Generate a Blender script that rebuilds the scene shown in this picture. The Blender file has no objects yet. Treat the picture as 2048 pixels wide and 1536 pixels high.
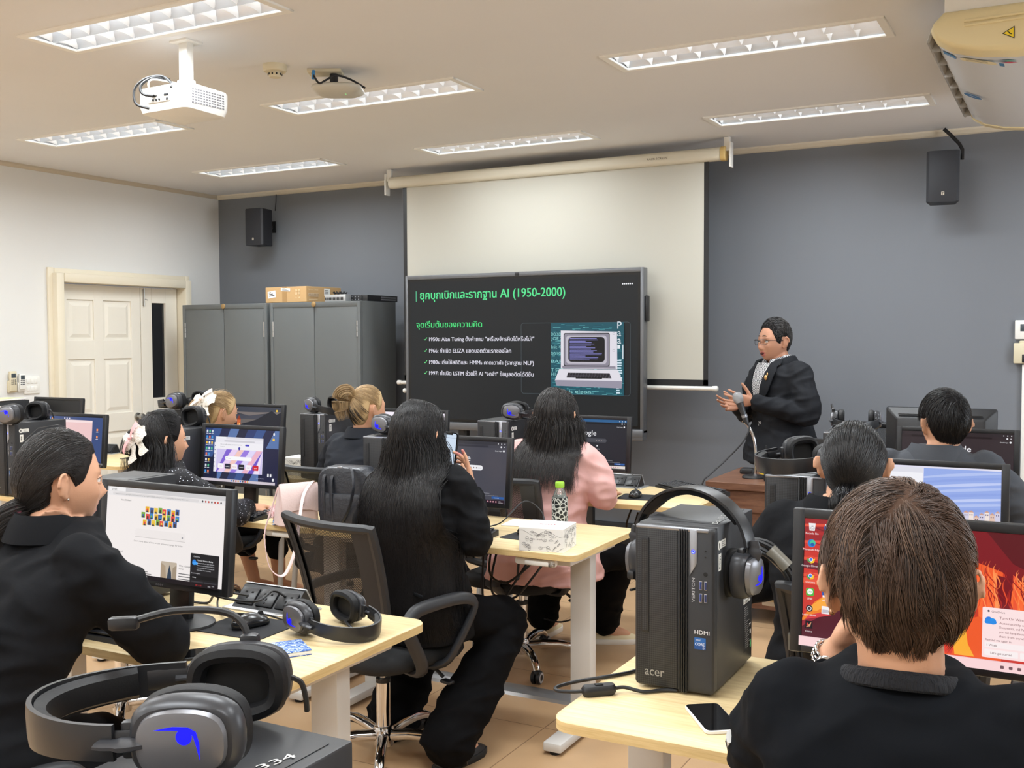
import bpy, bmesh, math, random
from mathutils import Vector, Matrix, noise, Quaternion
SC = bpy.context.scene
COL = SC.collection
PI = math.pi
V = Vector
random.seed(7)

# ------------------------------------------------------------------ camera, world, exposure
cam_data = bpy.data.cameras.new('camera')
cam_data.sensor_fit = 'HORIZONTAL'
cam_data.sensor_width = 36.0
cam_data.lens = 2089.0 / 2048.0 * 36.0
cam_data.clip_start = 0.05
cam = bpy.data.objects.new('camera', cam_data)
COL.objects.link(cam)
_yaw, _pitch, _roll = math.radians(28.2846), math.radians(2.5267), math.radians(-0.221)
cam.matrix_world = (Matrix.Translation((0, 0, 1.525)) @ Matrix.Rotation(_yaw, 4, 'Z')
                    @ Matrix.Rotation(PI / 2 - _pitch, 4, 'X') @ Matrix.Rotation(_roll, 4, 'Z'))
SC.camera = cam
world = bpy.data.worlds.new('world')
SC.world = world
world.use_nodes = True
world.node_tree.nodes['Background'].inputs[0].default_value = (0.8, 0.85, 1.0, 1)
world.node_tree.nodes['Background'].inputs[1].default_value = 0.3
SC.view_settings.view_transform = 'Standard'
SC.view_settings.look = 'None'
SC.view_settings.gamma = 1.0
SC.view_settings.use_curve_mapping = False
SC.view_settings.exposure = 0.0
SC.cycles.max_bounces = 8
SC.cycles.diffuse_bounces = 5
SC.cycles.glossy_bounces = 4
SC.cycles.transparent_max_bounces = 16
SC.cycles.sample_clamp_indirect = 4.0
PANEL_W = 22.0      # watts of each ceiling panel's lamp
# daylight outside the window in the right wall
_dl = bpy.data.lights.new('daylight', 'AREA')
_dl.shape = 'RECTANGLE'
_dl.size, _dl.size_y = 4.2, 1.5
_dl.energy = 260.0
_dl.color = (0.86, 0.93, 1.0)
_do = bpy.data.objects.new('daylight', _dl)
COL.objects.link(_do)
_do.location = (2.75, 4.5, 1.75)
_do.rotation_euler = (0, PI / 2, 0)

# ------------------------------------------------------------------ materials
def lin(c):
    """sRGB 0-255 to linear"""
    o = []
    for x in c[:3]:
        x = x / 255.0
        o.append(x / 12.92 if x <= 0.04045 else ((x + 0.055) / 1.055) ** 2.4)
    return tuple(o)

_mc = {}
def mat(name, c, rough=0.5, metal=0.0, spec=0.5, bump=0.0, bscale=200.0, var=0.0, vscale=3.0, coat=0.0, stretch=None, alpha=None, trans=0.0):
    if name in _mc:
        return _mc[name]
    m = bpy.data.materials.new(name)
    m.use_nodes = True
    nt = m.node_tree
    b = nt.nodes['Principled BSDF']
    col = lin(c) + (1,)
    b.inputs['Base Color'].default_value = col
    b.inputs['Roughness'].default_value = rough
    b.inputs['Metallic'].default_value = metal
    b.inputs['Specular IOR Level'].default_value = spec
    b.inputs['Coat Weight'].default_value = coat
    b.inputs['Transmission Weight'].default_value = trans
    if alpha is not None:
        b.inputs['Alpha'].default_value = alpha
    if bump or var:
        tc = nt.nodes.new('ShaderNodeTexCoord')
        mp = nt.nodes.new('ShaderNodeMapping')
        nt.links.new(tc.outputs['Object'], mp.inputs[0])
        if stretch:
            mp.inputs['Scale'].default_value = stretch
        if bump:
            n = nt.nodes.new('ShaderNodeTexNoise')
            n.inputs['Scale'].default_value = bscale
            n.inputs['Detail'].default_value = 4
            nt.links.new(mp.outputs[0], n.inputs['Vector'])
            bp = nt.nodes.new('ShaderNodeBump')
            bp.inputs['Strength'].default_value = bump
            bp.inputs['Distance'].default_value = 0.01
            nt.links.new(n.outputs['Fac'], bp.inputs['Height'])
            nt.links.new(bp.outputs[0], b.inputs['Normal'])
        if var:
            n2 = nt.nodes.new('ShaderNodeTexNoise')
            n2.inputs['Scale'].default_value = vscale
            n2.inputs['Detail'].default_value = 5
            nt.links.new(mp.outputs[0], n2.inputs['Vector'])
            mx = nt.nodes.new('ShaderNodeMix')
            mx.data_type = 'RGBA'
            mx.inputs[6].default_value = tuple(x * (1 - var) for x in col[:3]) + (1,)
            mx.inputs[7].default_value = tuple(min(1, x * (1 + var)) for x in col[:3]) + (1,)
            nt.links.new(n2.outputs['Fac'], mx.inputs[0])
            nt.links.new(mx.outputs[2], b.inputs['Base Color'])
    _mc[name] = m
    return m

def emis(c, k=1.0):
    """a lit pixel of a display or a small lamp"""
    key = 'lit_%d_%d_%d_%.2f' % (c[0], c[1], c[2], k)
    if key in _mc:
        return _mc[key]
    m = bpy.data.materials.new(key)
    m.use_nodes = True
    b = m.node_tree.nodes['Principled BSDF']
    b.inputs['Base Color'].default_value = (0.004, 0.004, 0.004, 1)
    b.inputs['Roughness'].default_value = 0.35
    b.inputs['Specular IOR Level'].default_value = 0.25
    b.inputs['Emission Color'].default_value = lin(c) + (1,)
    b.inputs['Emission Strength'].default_value = k
    m.cycles.emission_sampling = 'NONE'
    _mc[key] = m
    return m

def wood_mat(name, c1, c2, rough=0.45, scale=(1.2, 22, 22)):
    m = mat(name, c1, rough)
    nt = m.node_tree
    b = nt.nodes['Principled BSDF']
    tc = nt.nodes.new('ShaderNodeTexCoord')
    mp = nt.nodes.new('ShaderNodeMapping')
    mp.inputs['Scale'].default_value = scale
    n = nt.nodes.new('ShaderNodeTexNoise')
    n.inputs['Scale'].default_value = 3.2
    n.inputs['Detail'].default_value = 7
    n.inputs['Roughness'].default_value = 0.68
    n.inputs['Distortion'].default_value = 0.4
    r = nt.nodes.new('ShaderNodeValToRGB')
    r.color_ramp.elements[0].position = 0.36
    r.color_ramp.elements[0].color = lin(c2) + (1,)
    r.color_ramp.elements[1].position = 0.6
    r.color_ramp.elements[1].color = lin(c1) + (1,)
    nt.links.new(tc.outputs['Object'], mp.inputs[0])
    nt.links.new(mp.outputs[0], n.inputs['Vector'])
    nt.links.new(n.outputs['Fac'], r.inputs[0])
    nt.links.new(r.outputs[0], b.inputs['Base Color'])
    return m

# ------------------------------------------------------------------ mesh helpers
def frame(d, up=V((0, 0, 1))):
    d = V(d).normalized()
    if abs(d.dot(up)) > 0.99:
        up = V((0, 1, 0))
    x = up.cross(d).normalized()
    return x, d.cross(x).normalized(), d

class MB:
    """collects shapes; build() links them as one mesh object"""
    def __init__(s, m=None):
        s.v, s.f, s.mi, s.mats, s.cur, s.sm = [], [], [], [], None, []
        s.T = Matrix.Identity(4)
        if m:
            s.use(m)
    def use(s, m):
        if m not in s.mats:
            s.mats.append(m)
        s.cur = s.mats.index(m)
        return s
    def add(s, vs, fs):
        o = len(s.v)
        s.v += [s.T @ V(p) for p in vs]
        s.f += [tuple(i + o for i in f) for f in fs]
        s.mi += [s.cur or 0] * len(fs)
        return s
    def box(s, c, d, bevel=0.0, seg=2, rot=None):
        bm = bmesh.new()
        bmesh.ops.create_cube(bm, size=1.0)
        bmesh.ops.scale(bm, vec=V(d), verts=bm.verts)
        if bevel:
            bmesh.ops.bevel(bm, geom=bm.edges[:], offset=min(bevel, min(d) * 0.49), segments=seg, profile=0.5, affect='EDGES')
        M = Matrix.Translation(V(c)) @ (rot.to_4x4() if rot else Matrix.Identity(4))
        bm.verts.index_update()
        vs = [M @ v.co for v in bm.verts]
        fs = [[v.index for v in f.verts] for f in bm.faces]
        bm.free()
        return s.add(vs, fs)
    def rings(s, rs, cap=True, closed=False):
        """rs: list of rings (equal length lists of points)"""
        n = len(rs[0])
        vs = [p for r in rs for p in r]
        fs = []
        k = len(rs)
        for i in range(k if closed else k - 1):
            a, b = i * n, ((i + 1) % k) * n
            for j in range(n):
                j2 = (j + 1) % n
                fs.append((a + j, a + j2, b + j2, b + j))
        if cap and not closed:
            fs.append(tuple(reversed(range(n))))
            fs.append(tuple(range((k - 1) * n, k * n)))
        return s.add(vs, fs)
    def cyl(s, p0, p1, r0, r1=None, n=16, cap=True):
        r1 = r0 if r1 is None else r1
        p0, p1 = V(p0), V(p1)
        x, y, z = frame(p1 - p0)
        cs = [(math.cos(2 * PI * i / n), math.sin(2 * PI * i / n)) for i in range(n)]
        return s.rings([[p0 + (x * a + y * b) * r0 for a, b in cs], [p1 + (x * a + y * b) * r1 for a, b in cs]], cap)
    def tube(s, pts, r, n=8, cap=True, flat=None, closed=False):
        """r: number or list; flat: (fx, fy) scales of the section"""
        pts = [V(p) for p in pts]
        k = len(pts)
        rr = r if isinstance(r, (list, tuple)) else [r] * k
        d0 = pts[1] - pts[0]
        x, y, z = frame(d0)
        out = []
        for i, p in enumerate(pts):
            if closed:
                d = pts[(i + 1) % k] - pts[i - 1]
            else:
                d = pts[min(i + 1, k - 1)] - pts[max(i - 1, 0)]
            if d.length < 1e-9:
                d = z
            d = d.normalized()
            x = (x - d * x.dot(d))
            if x.length < 1e-6:
                x = frame(d)[0]
            x.normalize()
            y = d.cross(x)
            z = d
            fx, fy = flat or (1, 1)
            out.append([p + x * (math.cos(2 * PI * j / n) * rr[i] * fx) + y * (math.sin(2 * PI * j / n) * rr[i] * fy) for j in range(n)])
        return s.rings(out, cap, closed)
    def lathe(s, prof, c=(0, 0, 0), n=24, axis=(0, 0, 1), cap=True, sx=1, sy=1):
        x, y, z = frame(axis)
        c = V(c)
        return s.rings([[c + z * h + x * (math.cos(2 * PI * j / n) * r * sx) + y * (math.sin(2 * PI * j / n) * r * sy) for j in range(n)] for r, h in prof], cap)
    def ball(s, c, r, n=16, m=10, rot=None):
        r = V(r) if hasattr(r, '__len__') else V((r, r, r))
        c = V(c)
        rs = []
        for i in range(m + 1):
            t = PI * (i + 0.02) / (m + 0.04)
            ring = []
            for j in range(n):
                a = 2 * PI * j / n
                p = V((math.sin(t) * math.cos(a) * r.x, math.sin(t) * math.sin(a) * r.y, -math.cos(t) * r.z))
                ring.append(c + (rot @ p if rot else p))
            rs.append(ring)
        return s.rings(rs)
    def prism(s, out, levels, M=None):
        """out: outline [(x, y)]; levels: [(z, inset)] - a moulded slab of that outline"""
        n = len(out)
        M = M or Matrix.Identity(4)
        rs = []
        cx = sum(p[0] for p in out) / n
        cy = sum(p[1] for p in out) / n
        w = max(max(abs(p[0] - cx) for p in out), 1e-6)
        h = max(max(abs(p[1] - cy) for p in out), 1e-6)
        for z, ins in levels:
            rs.append([M @ V((cx + (p[0] - cx) * (1 - ins / w), cy + (p[1] - cy) * (1 - ins / h), z)) for p in out])
        return s.rings(rs)
    def build(s, name, parent=None, smooth=True, angle=40, label=None, mats=None):
        me = bpy.data.meshes.new(name)
        me.from_pydata([tuple(p) for p in s.v], [], s.f)
        for m in (mats or s.mats):
            me.materials.append(m)
        me.polygons.foreach_set('material_index', s.mi)
        if smooth:
            me.polygons.foreach_set('use_smooth', [True] * len(s.f))
        bm = bmesh.new()
        bm.from_mesh(me)
        bmesh.ops.recalc_face_normals(bm, faces=bm.faces)
        bm.to_mesh(me)
        bm.free()
        if smooth and angle < 180:
            me.set_sharp_from_angle(angle=math.radians(angle))
        o = bpy.data.objects.new(name, me)
        COL.objects.link(o)
        if parent:
            o.parent = parent
        if label:
            o['label'] = label
        return o

def smooth_path(pts, q=6):
    out = []
    P = [V(p) for p in pts]
    for i in range(len(P) - 1):
        p0, p1, p2, p3 = (P[max(0, min(len(P) - 1, k))] for k in (i - 1, i, i + 1, i + 2))
        for j in range(q):
            u = j / q
            out.append(0.5 * ((2 * p1) + (p2 - p0) * u + (2 * p0 - 5 * p1 + 4 * p2 - p3) * u * u + (3 * p1 - p0 - 3 * p2 + p3) * u ** 3))
    out.append(P[-1])
    return out

def rrect(w, h, r, n=5, cx=0, cy=0):
    pts = []
    for k, (sx, sy) in enumerate(((1, 1), (-1, 1), (-1, -1), (1, -1))):
        for i in range(n + 1):
            a = PI / 2 * (k + i / n)
            pts.append((cx + sx * (w / 2 - r) + r * math.cos(a), cy + sy * (h / 2 - r) + r * math.sin(a)))
    return pts

def tag(o, label=None, cat=None, group=None, kind=None):
    if label: o['label'] = label
    if cat: o['category'] = cat
    if group: o['group'] = group
    if kind: o['kind'] = kind
    return o

def thing(name, label, cat, loc=(0, 0, 0), rot=(0, 0, 0), group=None, scale=1):
    o = bpy.data.objects.new(name, None)
    COL.objects.link(o)
    o.location = loc
    o.rotation_euler = rot
    o.scale = (scale, scale, scale)
    o.empty_display_size = 0.05
    return tag(o, label, cat, group)

def struct(name, mb, **k):
    return tag(mb.build(name, **k), kind='structure')

def copy_tree(o, parent=None):
    c = o.copy()
    COL.objects.link(c)
    c.parent = parent
    for ch in list(o.children):
        copy_tree(ch, c)
    return c

_bench = bpy.data.scenes.new('bench')       # an empty side scene in which shapes are worked out; removed at the end
def worked_mesh(ob):
    """the mesh of an object after its modifiers, or of lettering"""
    _bench.collection.objects.link(ob)
    with bpy.context.temp_override(scene=_bench, view_layer=_bench.view_layers[0]):
        dg = bpy.context.evaluated_depsgraph_get()
        me = bpy.data.meshes.new_from_object(ob.evaluated_get(dg))
    bpy.data.objects.remove(ob)
    return me

_tc = {}
def text_geo(body):
    if body not in _tc:
        cu = bpy.data.curves.new('lettering', 'FONT')
        cu.body = body
        cu.resolution_u = 3
        ob = bpy.data.objects.new('lettering', cu)
        me = worked_mesh(ob)
        vs = [v.co.copy() for v in me.vertices]
        fs = [tuple(p.vertices) for p in me.polygons]
        bpy.data.curves.remove(cu)
        bpy.data.meshes.remove(me)
        _tc[body] = (vs, fs)
    return _tc[body]

class Canvas:
    """a flat picture of w x h metres: what a display shows, or what is printed on a face. Layers stand 0.15 mm apart"""
    def __init__(s, w, h, lit=1.0, step=0.00015):
        s.w, s.h, s.k, s.L, s.step = w, h, lit, 0, step
        s.mb = MB()
    def m(s, c):
        return c if isinstance(c, bpy.types.Material) else (emis(c, s.k) if s.k else mat('print_%d_%d_%d' % tuple(c), c, 0.6))
    def poly(s, pts, c, L=None):
        if L is None:
            s.L += 1
            L = s.L
        s.mb.use(s.m(c))
        z = L * s.step
        s.mb.add([(p[0], p[1], z) for p in pts], [tuple(range(len(pts)))])
        return s
    def rect(s, x, y, w, h, c, r=0, L=None):
        if r:
            return s.poly(rrect(w, h, min(r, w / 2 - 1e-5, h / 2 - 1e-5), 4, x + w / 2, y + h / 2), c, L)
        return s.poly([(x, y), (x + w, y), (x + w, y + h), (x, y + h)], c, L)
    def circ(s, x, y, r, c, n=16, ry=None, L=None):
        return s.poly([(x + r * math.cos(2 * PI * i / n), y + (ry or r) * math.sin(2 * PI * i / n)) for i in range(n)], c, L)
    def line(s, pts, w, c, L=None):
        if L is None:
            s.L += 1
            L = s.L
        s.mb.use(s.m(c))
        z = L * s.step
        for a, b in zip(pts, pts[1:]):
            a, b = V((a[0], a[1], z)), V((b[0], b[1], z))
            d = (b - a)
            if d.length < 1e-7:
                continue
            d.normalize()
            nn = V((-d.y, d.x, 0)) * w / 2
            s.mb.add([a - nn, b - nn, b + nn, a + nn], [(0, 1, 2, 3)])
        return s
    def text(s, t, x, y, size, c, align='l', width=None, L=None, sq=1.0, rot=0):
        if L is None:
            s.L += 1
            L = s.L
        s.mb.use(s.m(c))
        vs, fs = text_geo(t)
        x0 = min(v.x for v in vs)
        x1 = max(v.x for v in vs)
        k = size
        kx = (width / (x1 - x0)) if width else k * sq
        off = {'l': -x0, 'c': -(x0 + x1) / 2, 'r': -x1}[align]
        ca, sa = math.cos(rot), math.sin(rot)
        pts = [((v.x + off) * kx, v.y * k) for v in vs]
        s.mb.add([(x + a * ca - b * sa, y + a * sa + b * ca, L * s.step) for a, b in pts], fs)
        return s
    def put(s, M, name, parent=None, label=None):
        """M maps the picture's x, y, z to the place it lies"""
        for i, p in enumerate(s.mb.v):
            s.mb.v[i] = M @ p
        me_o = s.mb.build(name, parent, smooth=False, label=label)
        return me_o

def plane_M(o, x, y):
    """matrix with origin o, picture x axis x and y axis y"""
    x, y = V(x).normalized(), V(y).normalized()
    z = x.cross(y)
    return Matrix(((x.x, y.x, z.x, o[0]), (x.y, y.y, z.y, o[1]), (x.z, y.z, z.z, o[2]), (0, 0, 0, 1)))

# ------------------------------------------------------------------ room shell
XL, YF, ZC, XR, YB = -6.807, 7.086, 2.807, 2.4, -2.6
PANELS = [(cx, cy) for cy in (3.095, 4.588, 6.097, 1.6, 0.1, -1.4) for cx in (-5.36, -3.328, -1.312)] + [(0.75, 0.1), (0.75, 1.6), (0.75, 6.097)]
PLX, PLY = 0.6, 0.135

m_floor = mat('floor_vinyl', (214, 176, 134), 0.3, spec=0.4)
def _floor_nodes(m):
    nt = m.node_tree
    b = nt.nodes['Principled BSDF']
    tc = nt.nodes.new('ShaderNodeTexCoord')
    br = nt.nodes.new('ShaderNodeTexBrick')
    br.offset = 0.0
    br.inputs['Scale'].default_value = 1.0
    br.inputs['Mortar Size'].default_value = 0.0022
    br.inputs['Brick Width'].default_value = 0.6
    br.inputs['Row Height'].default_value = 0.6
    br.inputs['Color1'].default_value = lin((210, 175, 135)) + (1,)
    br.inputs['Color2'].default_value = lin((204, 168, 128)) + (1,)
    br.inputs['Mortar'].default_value = lin((140, 108, 78)) + (1,)
    nt.links.new(tc.outputs['Object'], br.inputs['Vector'])
    n = nt.nodes.new('ShaderNodeTexNoise')
    n.inputs['Scale'].default_value = 5.0
    n.inputs['Detail'].default_value = 8
    nt.links.new(tc.outputs['Object'], n.inputs['Vector'])
    mx = nt.nodes.new('ShaderNodeMix')
    mx.data_type = 'RGBA'
    mx.blend_type = 'MULTIPLY'
    mx.inputs[0].default_value = 0.22
    nt.links.new(br.outputs['Color'], mx.inputs[6])
    nt.links.new(n.outputs['Fac'], mx.inputs[7])
    nt.links.new(mx.outputs[2], b.inputs['Base Color'])
_floor_nodes(m_floor)
m_ceil = mat('ceiling_paint', (226, 227, 229), 0.9, spec=0.1, var=0.03, vscale=1.2)
m_white = mat('white_wall_paint', (224, 224, 222), 0.85, spec=0.15, var=0.03, vscale=1.5)
m_grey = mat('slate_wall_paint', (118, 122, 129), 0.6, spec=0.3, var=0.07, vscale=1.3, stretch=(1, 1, 0.25))
m_trim = mat('cream_trim', (226, 218, 200), 0.6)
m_skirt = mat('black_skirting', (30, 31, 34), 0.5)

struct('floor', MB(m_floor).box(((XL + XR) / 2, (YF + YB) / 2, -0.05), (XR - XL + 0.4, YF - YB + 0.4, 0.1)), smooth=False)

def _ceiling():
    xs = sorted({XL - 0.1, XR + 0.1} | {p[0] + s * PLX for p in PANELS for s in (-1, 1)})
    ys = sorted({YB - 0.1, YF + 0.1} | {p[1] + s * PLY for p in PANELS for s in (-1, 1)})
    mb = MB(m_ceil)
    for x0, x1 in zip(xs, xs[1:]):
        for y0, y1 in zip(ys, ys[1:]):
            cx, cy = (x0 + x1) / 2, (y0 + y1) / 2
            if any(abs(cx - p[0]) < PLX and abs(cy - p[1]) < PLY for p in PANELS):
                continue
            mb.box((cx, cy, ZC + 0.01), (x1 - x0, y1 - y0, 0.02))
    struct('ceiling', mb, smooth=False)
_ceiling()
struct('wall_front', MB(m_grey).box(((XL + XR) / 2, YF + 0.06, ZC / 2), (XR - XL, 0.12, ZC)), smooth=False)
# right wall with the window that lets the daylight in, just outside the view
WY0, WY1, WZ0, WZ1 = 2.4, 6.7, 0.95, 2.3
wr = MB(m_white)
wr.box((XR + 0.06, (YB + WY0) / 2, ZC / 2), (0.12, WY0 - YB, ZC))
wr.box((XR + 0.06, (YF + WY1) / 2, ZC / 2), (0.12, YF - WY1, ZC))
wr.box((XR + 0.06, (WY0 + WY1) / 2, WZ0 / 2), (0.12, WY1 - WY0, WZ0))
wr.box((XR + 0.06, (WY0 + WY1) / 2, (ZC + WZ1) / 2), (0.12, WY1 - WY0, ZC - WZ1))
struct('wall_right', wr, smooth=False)
wf = MB(m_trim)
for z in (WZ0 + 0.025, WZ1 - 0.025):
    wf.box((XR + 0.06, (WY0 + WY1) / 2, z), (0.08, WY1 - WY0, 0.05), 0.004)
for k in range(5):
    wf.box((XR + 0.06, WY0 + 0.025 + (WY1 - WY0 - 0.05) * k / 4, (WZ0 + WZ1) / 2), (0.07, 0.05, WZ1 - WZ0), 0.004)
win = struct('window_1', wf)
m_pane = bpy.data.materials.new('window_glass')
m_pane.use_nodes = True
_nt = m_pane.node_tree
_tr = _nt.nodes.new('ShaderNodeBsdfTransparent')
_gl = _nt.nodes.new('ShaderNodeBsdfGlossy')
_gl.inputs['Roughness'].default_value = 0.02
_mx = _nt.nodes.new('ShaderNodeMixShader')
_mx.inputs[0].default_value = 0.06
_nt.links.new(_tr.outputs[0], _mx.inputs[1])
_nt.links.new(_gl.outputs[0], _mx.inputs[2])
_nt.links.new(_mx.outputs[0], _nt.nodes['Material Output'].inputs[0])
MB(m_pane).box((XR + 0.06, (WY0 + WY1) / 2, (WZ0 + WZ1) / 2), (0.005, WY1 - WY0 - 0.02, WZ1 - WZ0 - 0.02)).build('glass_pane', win, smooth=False)
struct('wall_back', MB(m_white).box(((XL + XR) / 2, YB - 0.06, ZC / 2), (XR - XL, 0.12, ZC)), smooth=False)
DY0, DY1, DZ = 5.305, 6.668, 2.03
wl = MB(m_white)
wl.box((XL - 0.06, (YB + DY0) / 2, ZC / 2), (0.12, DY0 - YB, ZC))
wl.box((XL - 0.06, (YF + DY1) / 2, ZC / 2), (0.12, YF - DY1, ZC))
wl.box((XL - 0.06, (DY0 + DY1) / 2, (ZC + DZ) / 2), (0.12, DY1 - DY0, ZC - DZ))
struct('wall_left', wl, smooth=False)
struct('baseboard_front', MB(m_skirt).box(((XL + XR) / 2, YF - 0.012, 0.085), (XR - XL, 0.024, 0.17), 0.004))
struct('baseboard_left', MB(m_skirt).box((XL + 0.008, (YB + DY0) / 2 - 0.04, 0.05), (0.016, DY0 - YB - 0.1, 0.1), 0.003))
struct('trim_1', MB(m_trim).prism([(0, 0), (0.045, 0), (0.045, -0.012), (0.02, -0.03), (0, -0.035)], [(XL, 0), (XR, 0)],
       Matrix(((0, 0, 1, 0), (-1, 0, 0, YF), (0, 1, 0, ZC), (0, 0, 0, 1)))), smooth=False)
struct('trim_2', MB(mat('left_cornice', (196, 186, 168), 0.7)).prism([(0, 0), (0.03, 0), (0.03, -0.012), (0.012, -0.028), (0, -0.03)], [(YB, 0), (YF, 0)],
       Matrix(((1, 0, 0, XL), (0, 0, 1, 0), (0, 1, 0, ZC), (0, 0, 0, 1)))), smooth=False)

# door in the left wall (a wide leaf of raised panels and a narrow leaf with a slit of glass)
m_door = mat('cream_door_paint', (236, 231, 219), 0.45, var=0.03, vscale=6)
m_doorf = mat('cream_door_frame', (228, 219, 198), 0.5)
m_steel = mat('brushed_steel', (190, 188, 184), 0.28, 1.0)
m_chrome = mat('chrome', (222, 222, 224), 0.08, 1.0)
def build_door():
    fr = MB(m_doorf)
    for y in (DY0 + 0.035, DY1 - 0.035):
        fr.box((XL - 0.001, y, DZ / 2), (0.158, 0.066, DZ - 0.002), 0.006)
    fr.box((XL + 0.0, (DY0 + DY1) / 2, DZ - 0.035), (0.162, DY1 - DY0 - 0.14, 0.068), 0.006)
    for y, w in ((DY0 - 0.005, 0.05), (DY1 + 0.005, 0.05)):
        fr.box((XL + 0.012, y, DZ / 2 + 0.02), (0.024, w, DZ + 0.04), 0.005)
    fr.box((XL + 0.0115, (DY0 + DY1) / 2, DZ + 0.012), (0.022, DY1 - DY0 - 0.05, 0.05), 0.004)
    d = tag(fr.build('door_1'), kind='structure')
    y0, ys, y1, zt = DY0 + 0.075, 6.196, DY1 - 0.075, DZ - 0.075
    leaf = MB(m_door)
    xf = XL - 0.045
    leaf.box((xf - 0.012, (y0 + ys) / 2, zt / 2), (0.03, ys - y0 - 0.004, zt))
    # stiles, rails and raised panels
    cols = [(y0, y0 + 0.1), (y0 + 0.345, y0 + 0.44), (ys - 0.1, ys)]
    for a, b in cols:
        leaf.box((xf + 0.008, (a + b) / 2, zt / 2), (0.014, b - a - 0.004, zt), 0.003)
    rails = [(0, 0.2), (0.78, 0.93), (1.37, 1.52), (zt - 0.12, zt)]
    for a, b in rails:
        leaf.box((xf + 0.0075, (y0 + ys) / 2, (a + b) / 2), (0.013, ys - y0 - 0.006, b - a), 0.003)
    for a, b in ((cols[0][1], cols[1][0]), (cols[1][1], cols[2][0])):
        for c, e in ((rails[0][1], rails[1][0]), (rails[1][1], rails[2][0]), (rails[2][1], rails[3][0])):
            M = Matrix(((0, 0, 1, xf + 0.0), (1, 0, 0, (a + b) / 2), (0, 1, 0, (c + e) / 2), (0, 0, 0, 1)))
            w, h = b - a - 0.03, e - c - 0.03
            leaf.prism([(-w / 2, -h / 2), (w / 2, -h / 2), (w / 2, h / 2), (-w / 2, h / 2)], [(0, 0), (0.001, 0), (0.01, 0.03), (0.011, 0.035)], M)
    leaf.build('door_leaf', d, smooth=False, label='wide cream door leaf with raised panels')
    nl = MB(m_door)
    gy0, gy1, gz0, gz1 = ys + 0.12, ys + 0.27, 1.03, 1.83
    nl.box((xf, (ys + gy0) / 2, zt / 2), (0.036, gy0 - ys - 0.004, zt), 0.002)
    nl.box((xf, (y1 + gy1) / 2, zt / 2), (0.036, y1 - gy1, zt), 0.002)
    nl.box((xf, (gy0 + gy1) / 2, gz0 / 2), (0.036, gy1 - gy0, gz0), 0.002)
    nl.box((xf, (gy0 + gy1) / 2, (gz1 + zt) / 2), (0.036, gy1 - gy0, zt - gz1), 0.002)
    nl.build('door_leaf', d, smooth=False, label='narrow cream door leaf with a slit window')
    MB(mat('door_glass_dark', (38, 39, 42), 0.08, spec=0.6)).box((xf - 0.008, (gy0 + gy1) / 2, (gz0 + gz1) / 2), (0.008, gy1 - gy0, gz1 - gz0)).build('glass_pane', d, smooth=False)
    for yy in (ys - 0.055, ys + 0.06):
        k = MB(m_steel).lathe([(0.033, 0), (0.033, 0.008), (0.014, 0.012), (0.012, 0.03), (0.026, 0.04), (0.031, 0.052), (0.026, 0.066), (0.008, 0.072)], (xf + 0.018, yy, 0.885), 20, (1, 0, 0))
        k.build('door_knob', d)
    bo = MB(m_steel).box((xf + 0.022, ys + 0.03, 1.87), (0.008, 0.018, 0.14), 0.002)
    bo.cyl((xf + 0.03, ys + 0.03, 1.8), (xf + 0.03, ys + 0.03, 1.95), 0.005, n=8).cyl((xf + 0.03, ys + 0.03, 1.86), (xf + 0.055, ys + 0.045, 1.85), 0.004, n=8)
    bo.build('door_bolt', d)
build_door()

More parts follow.
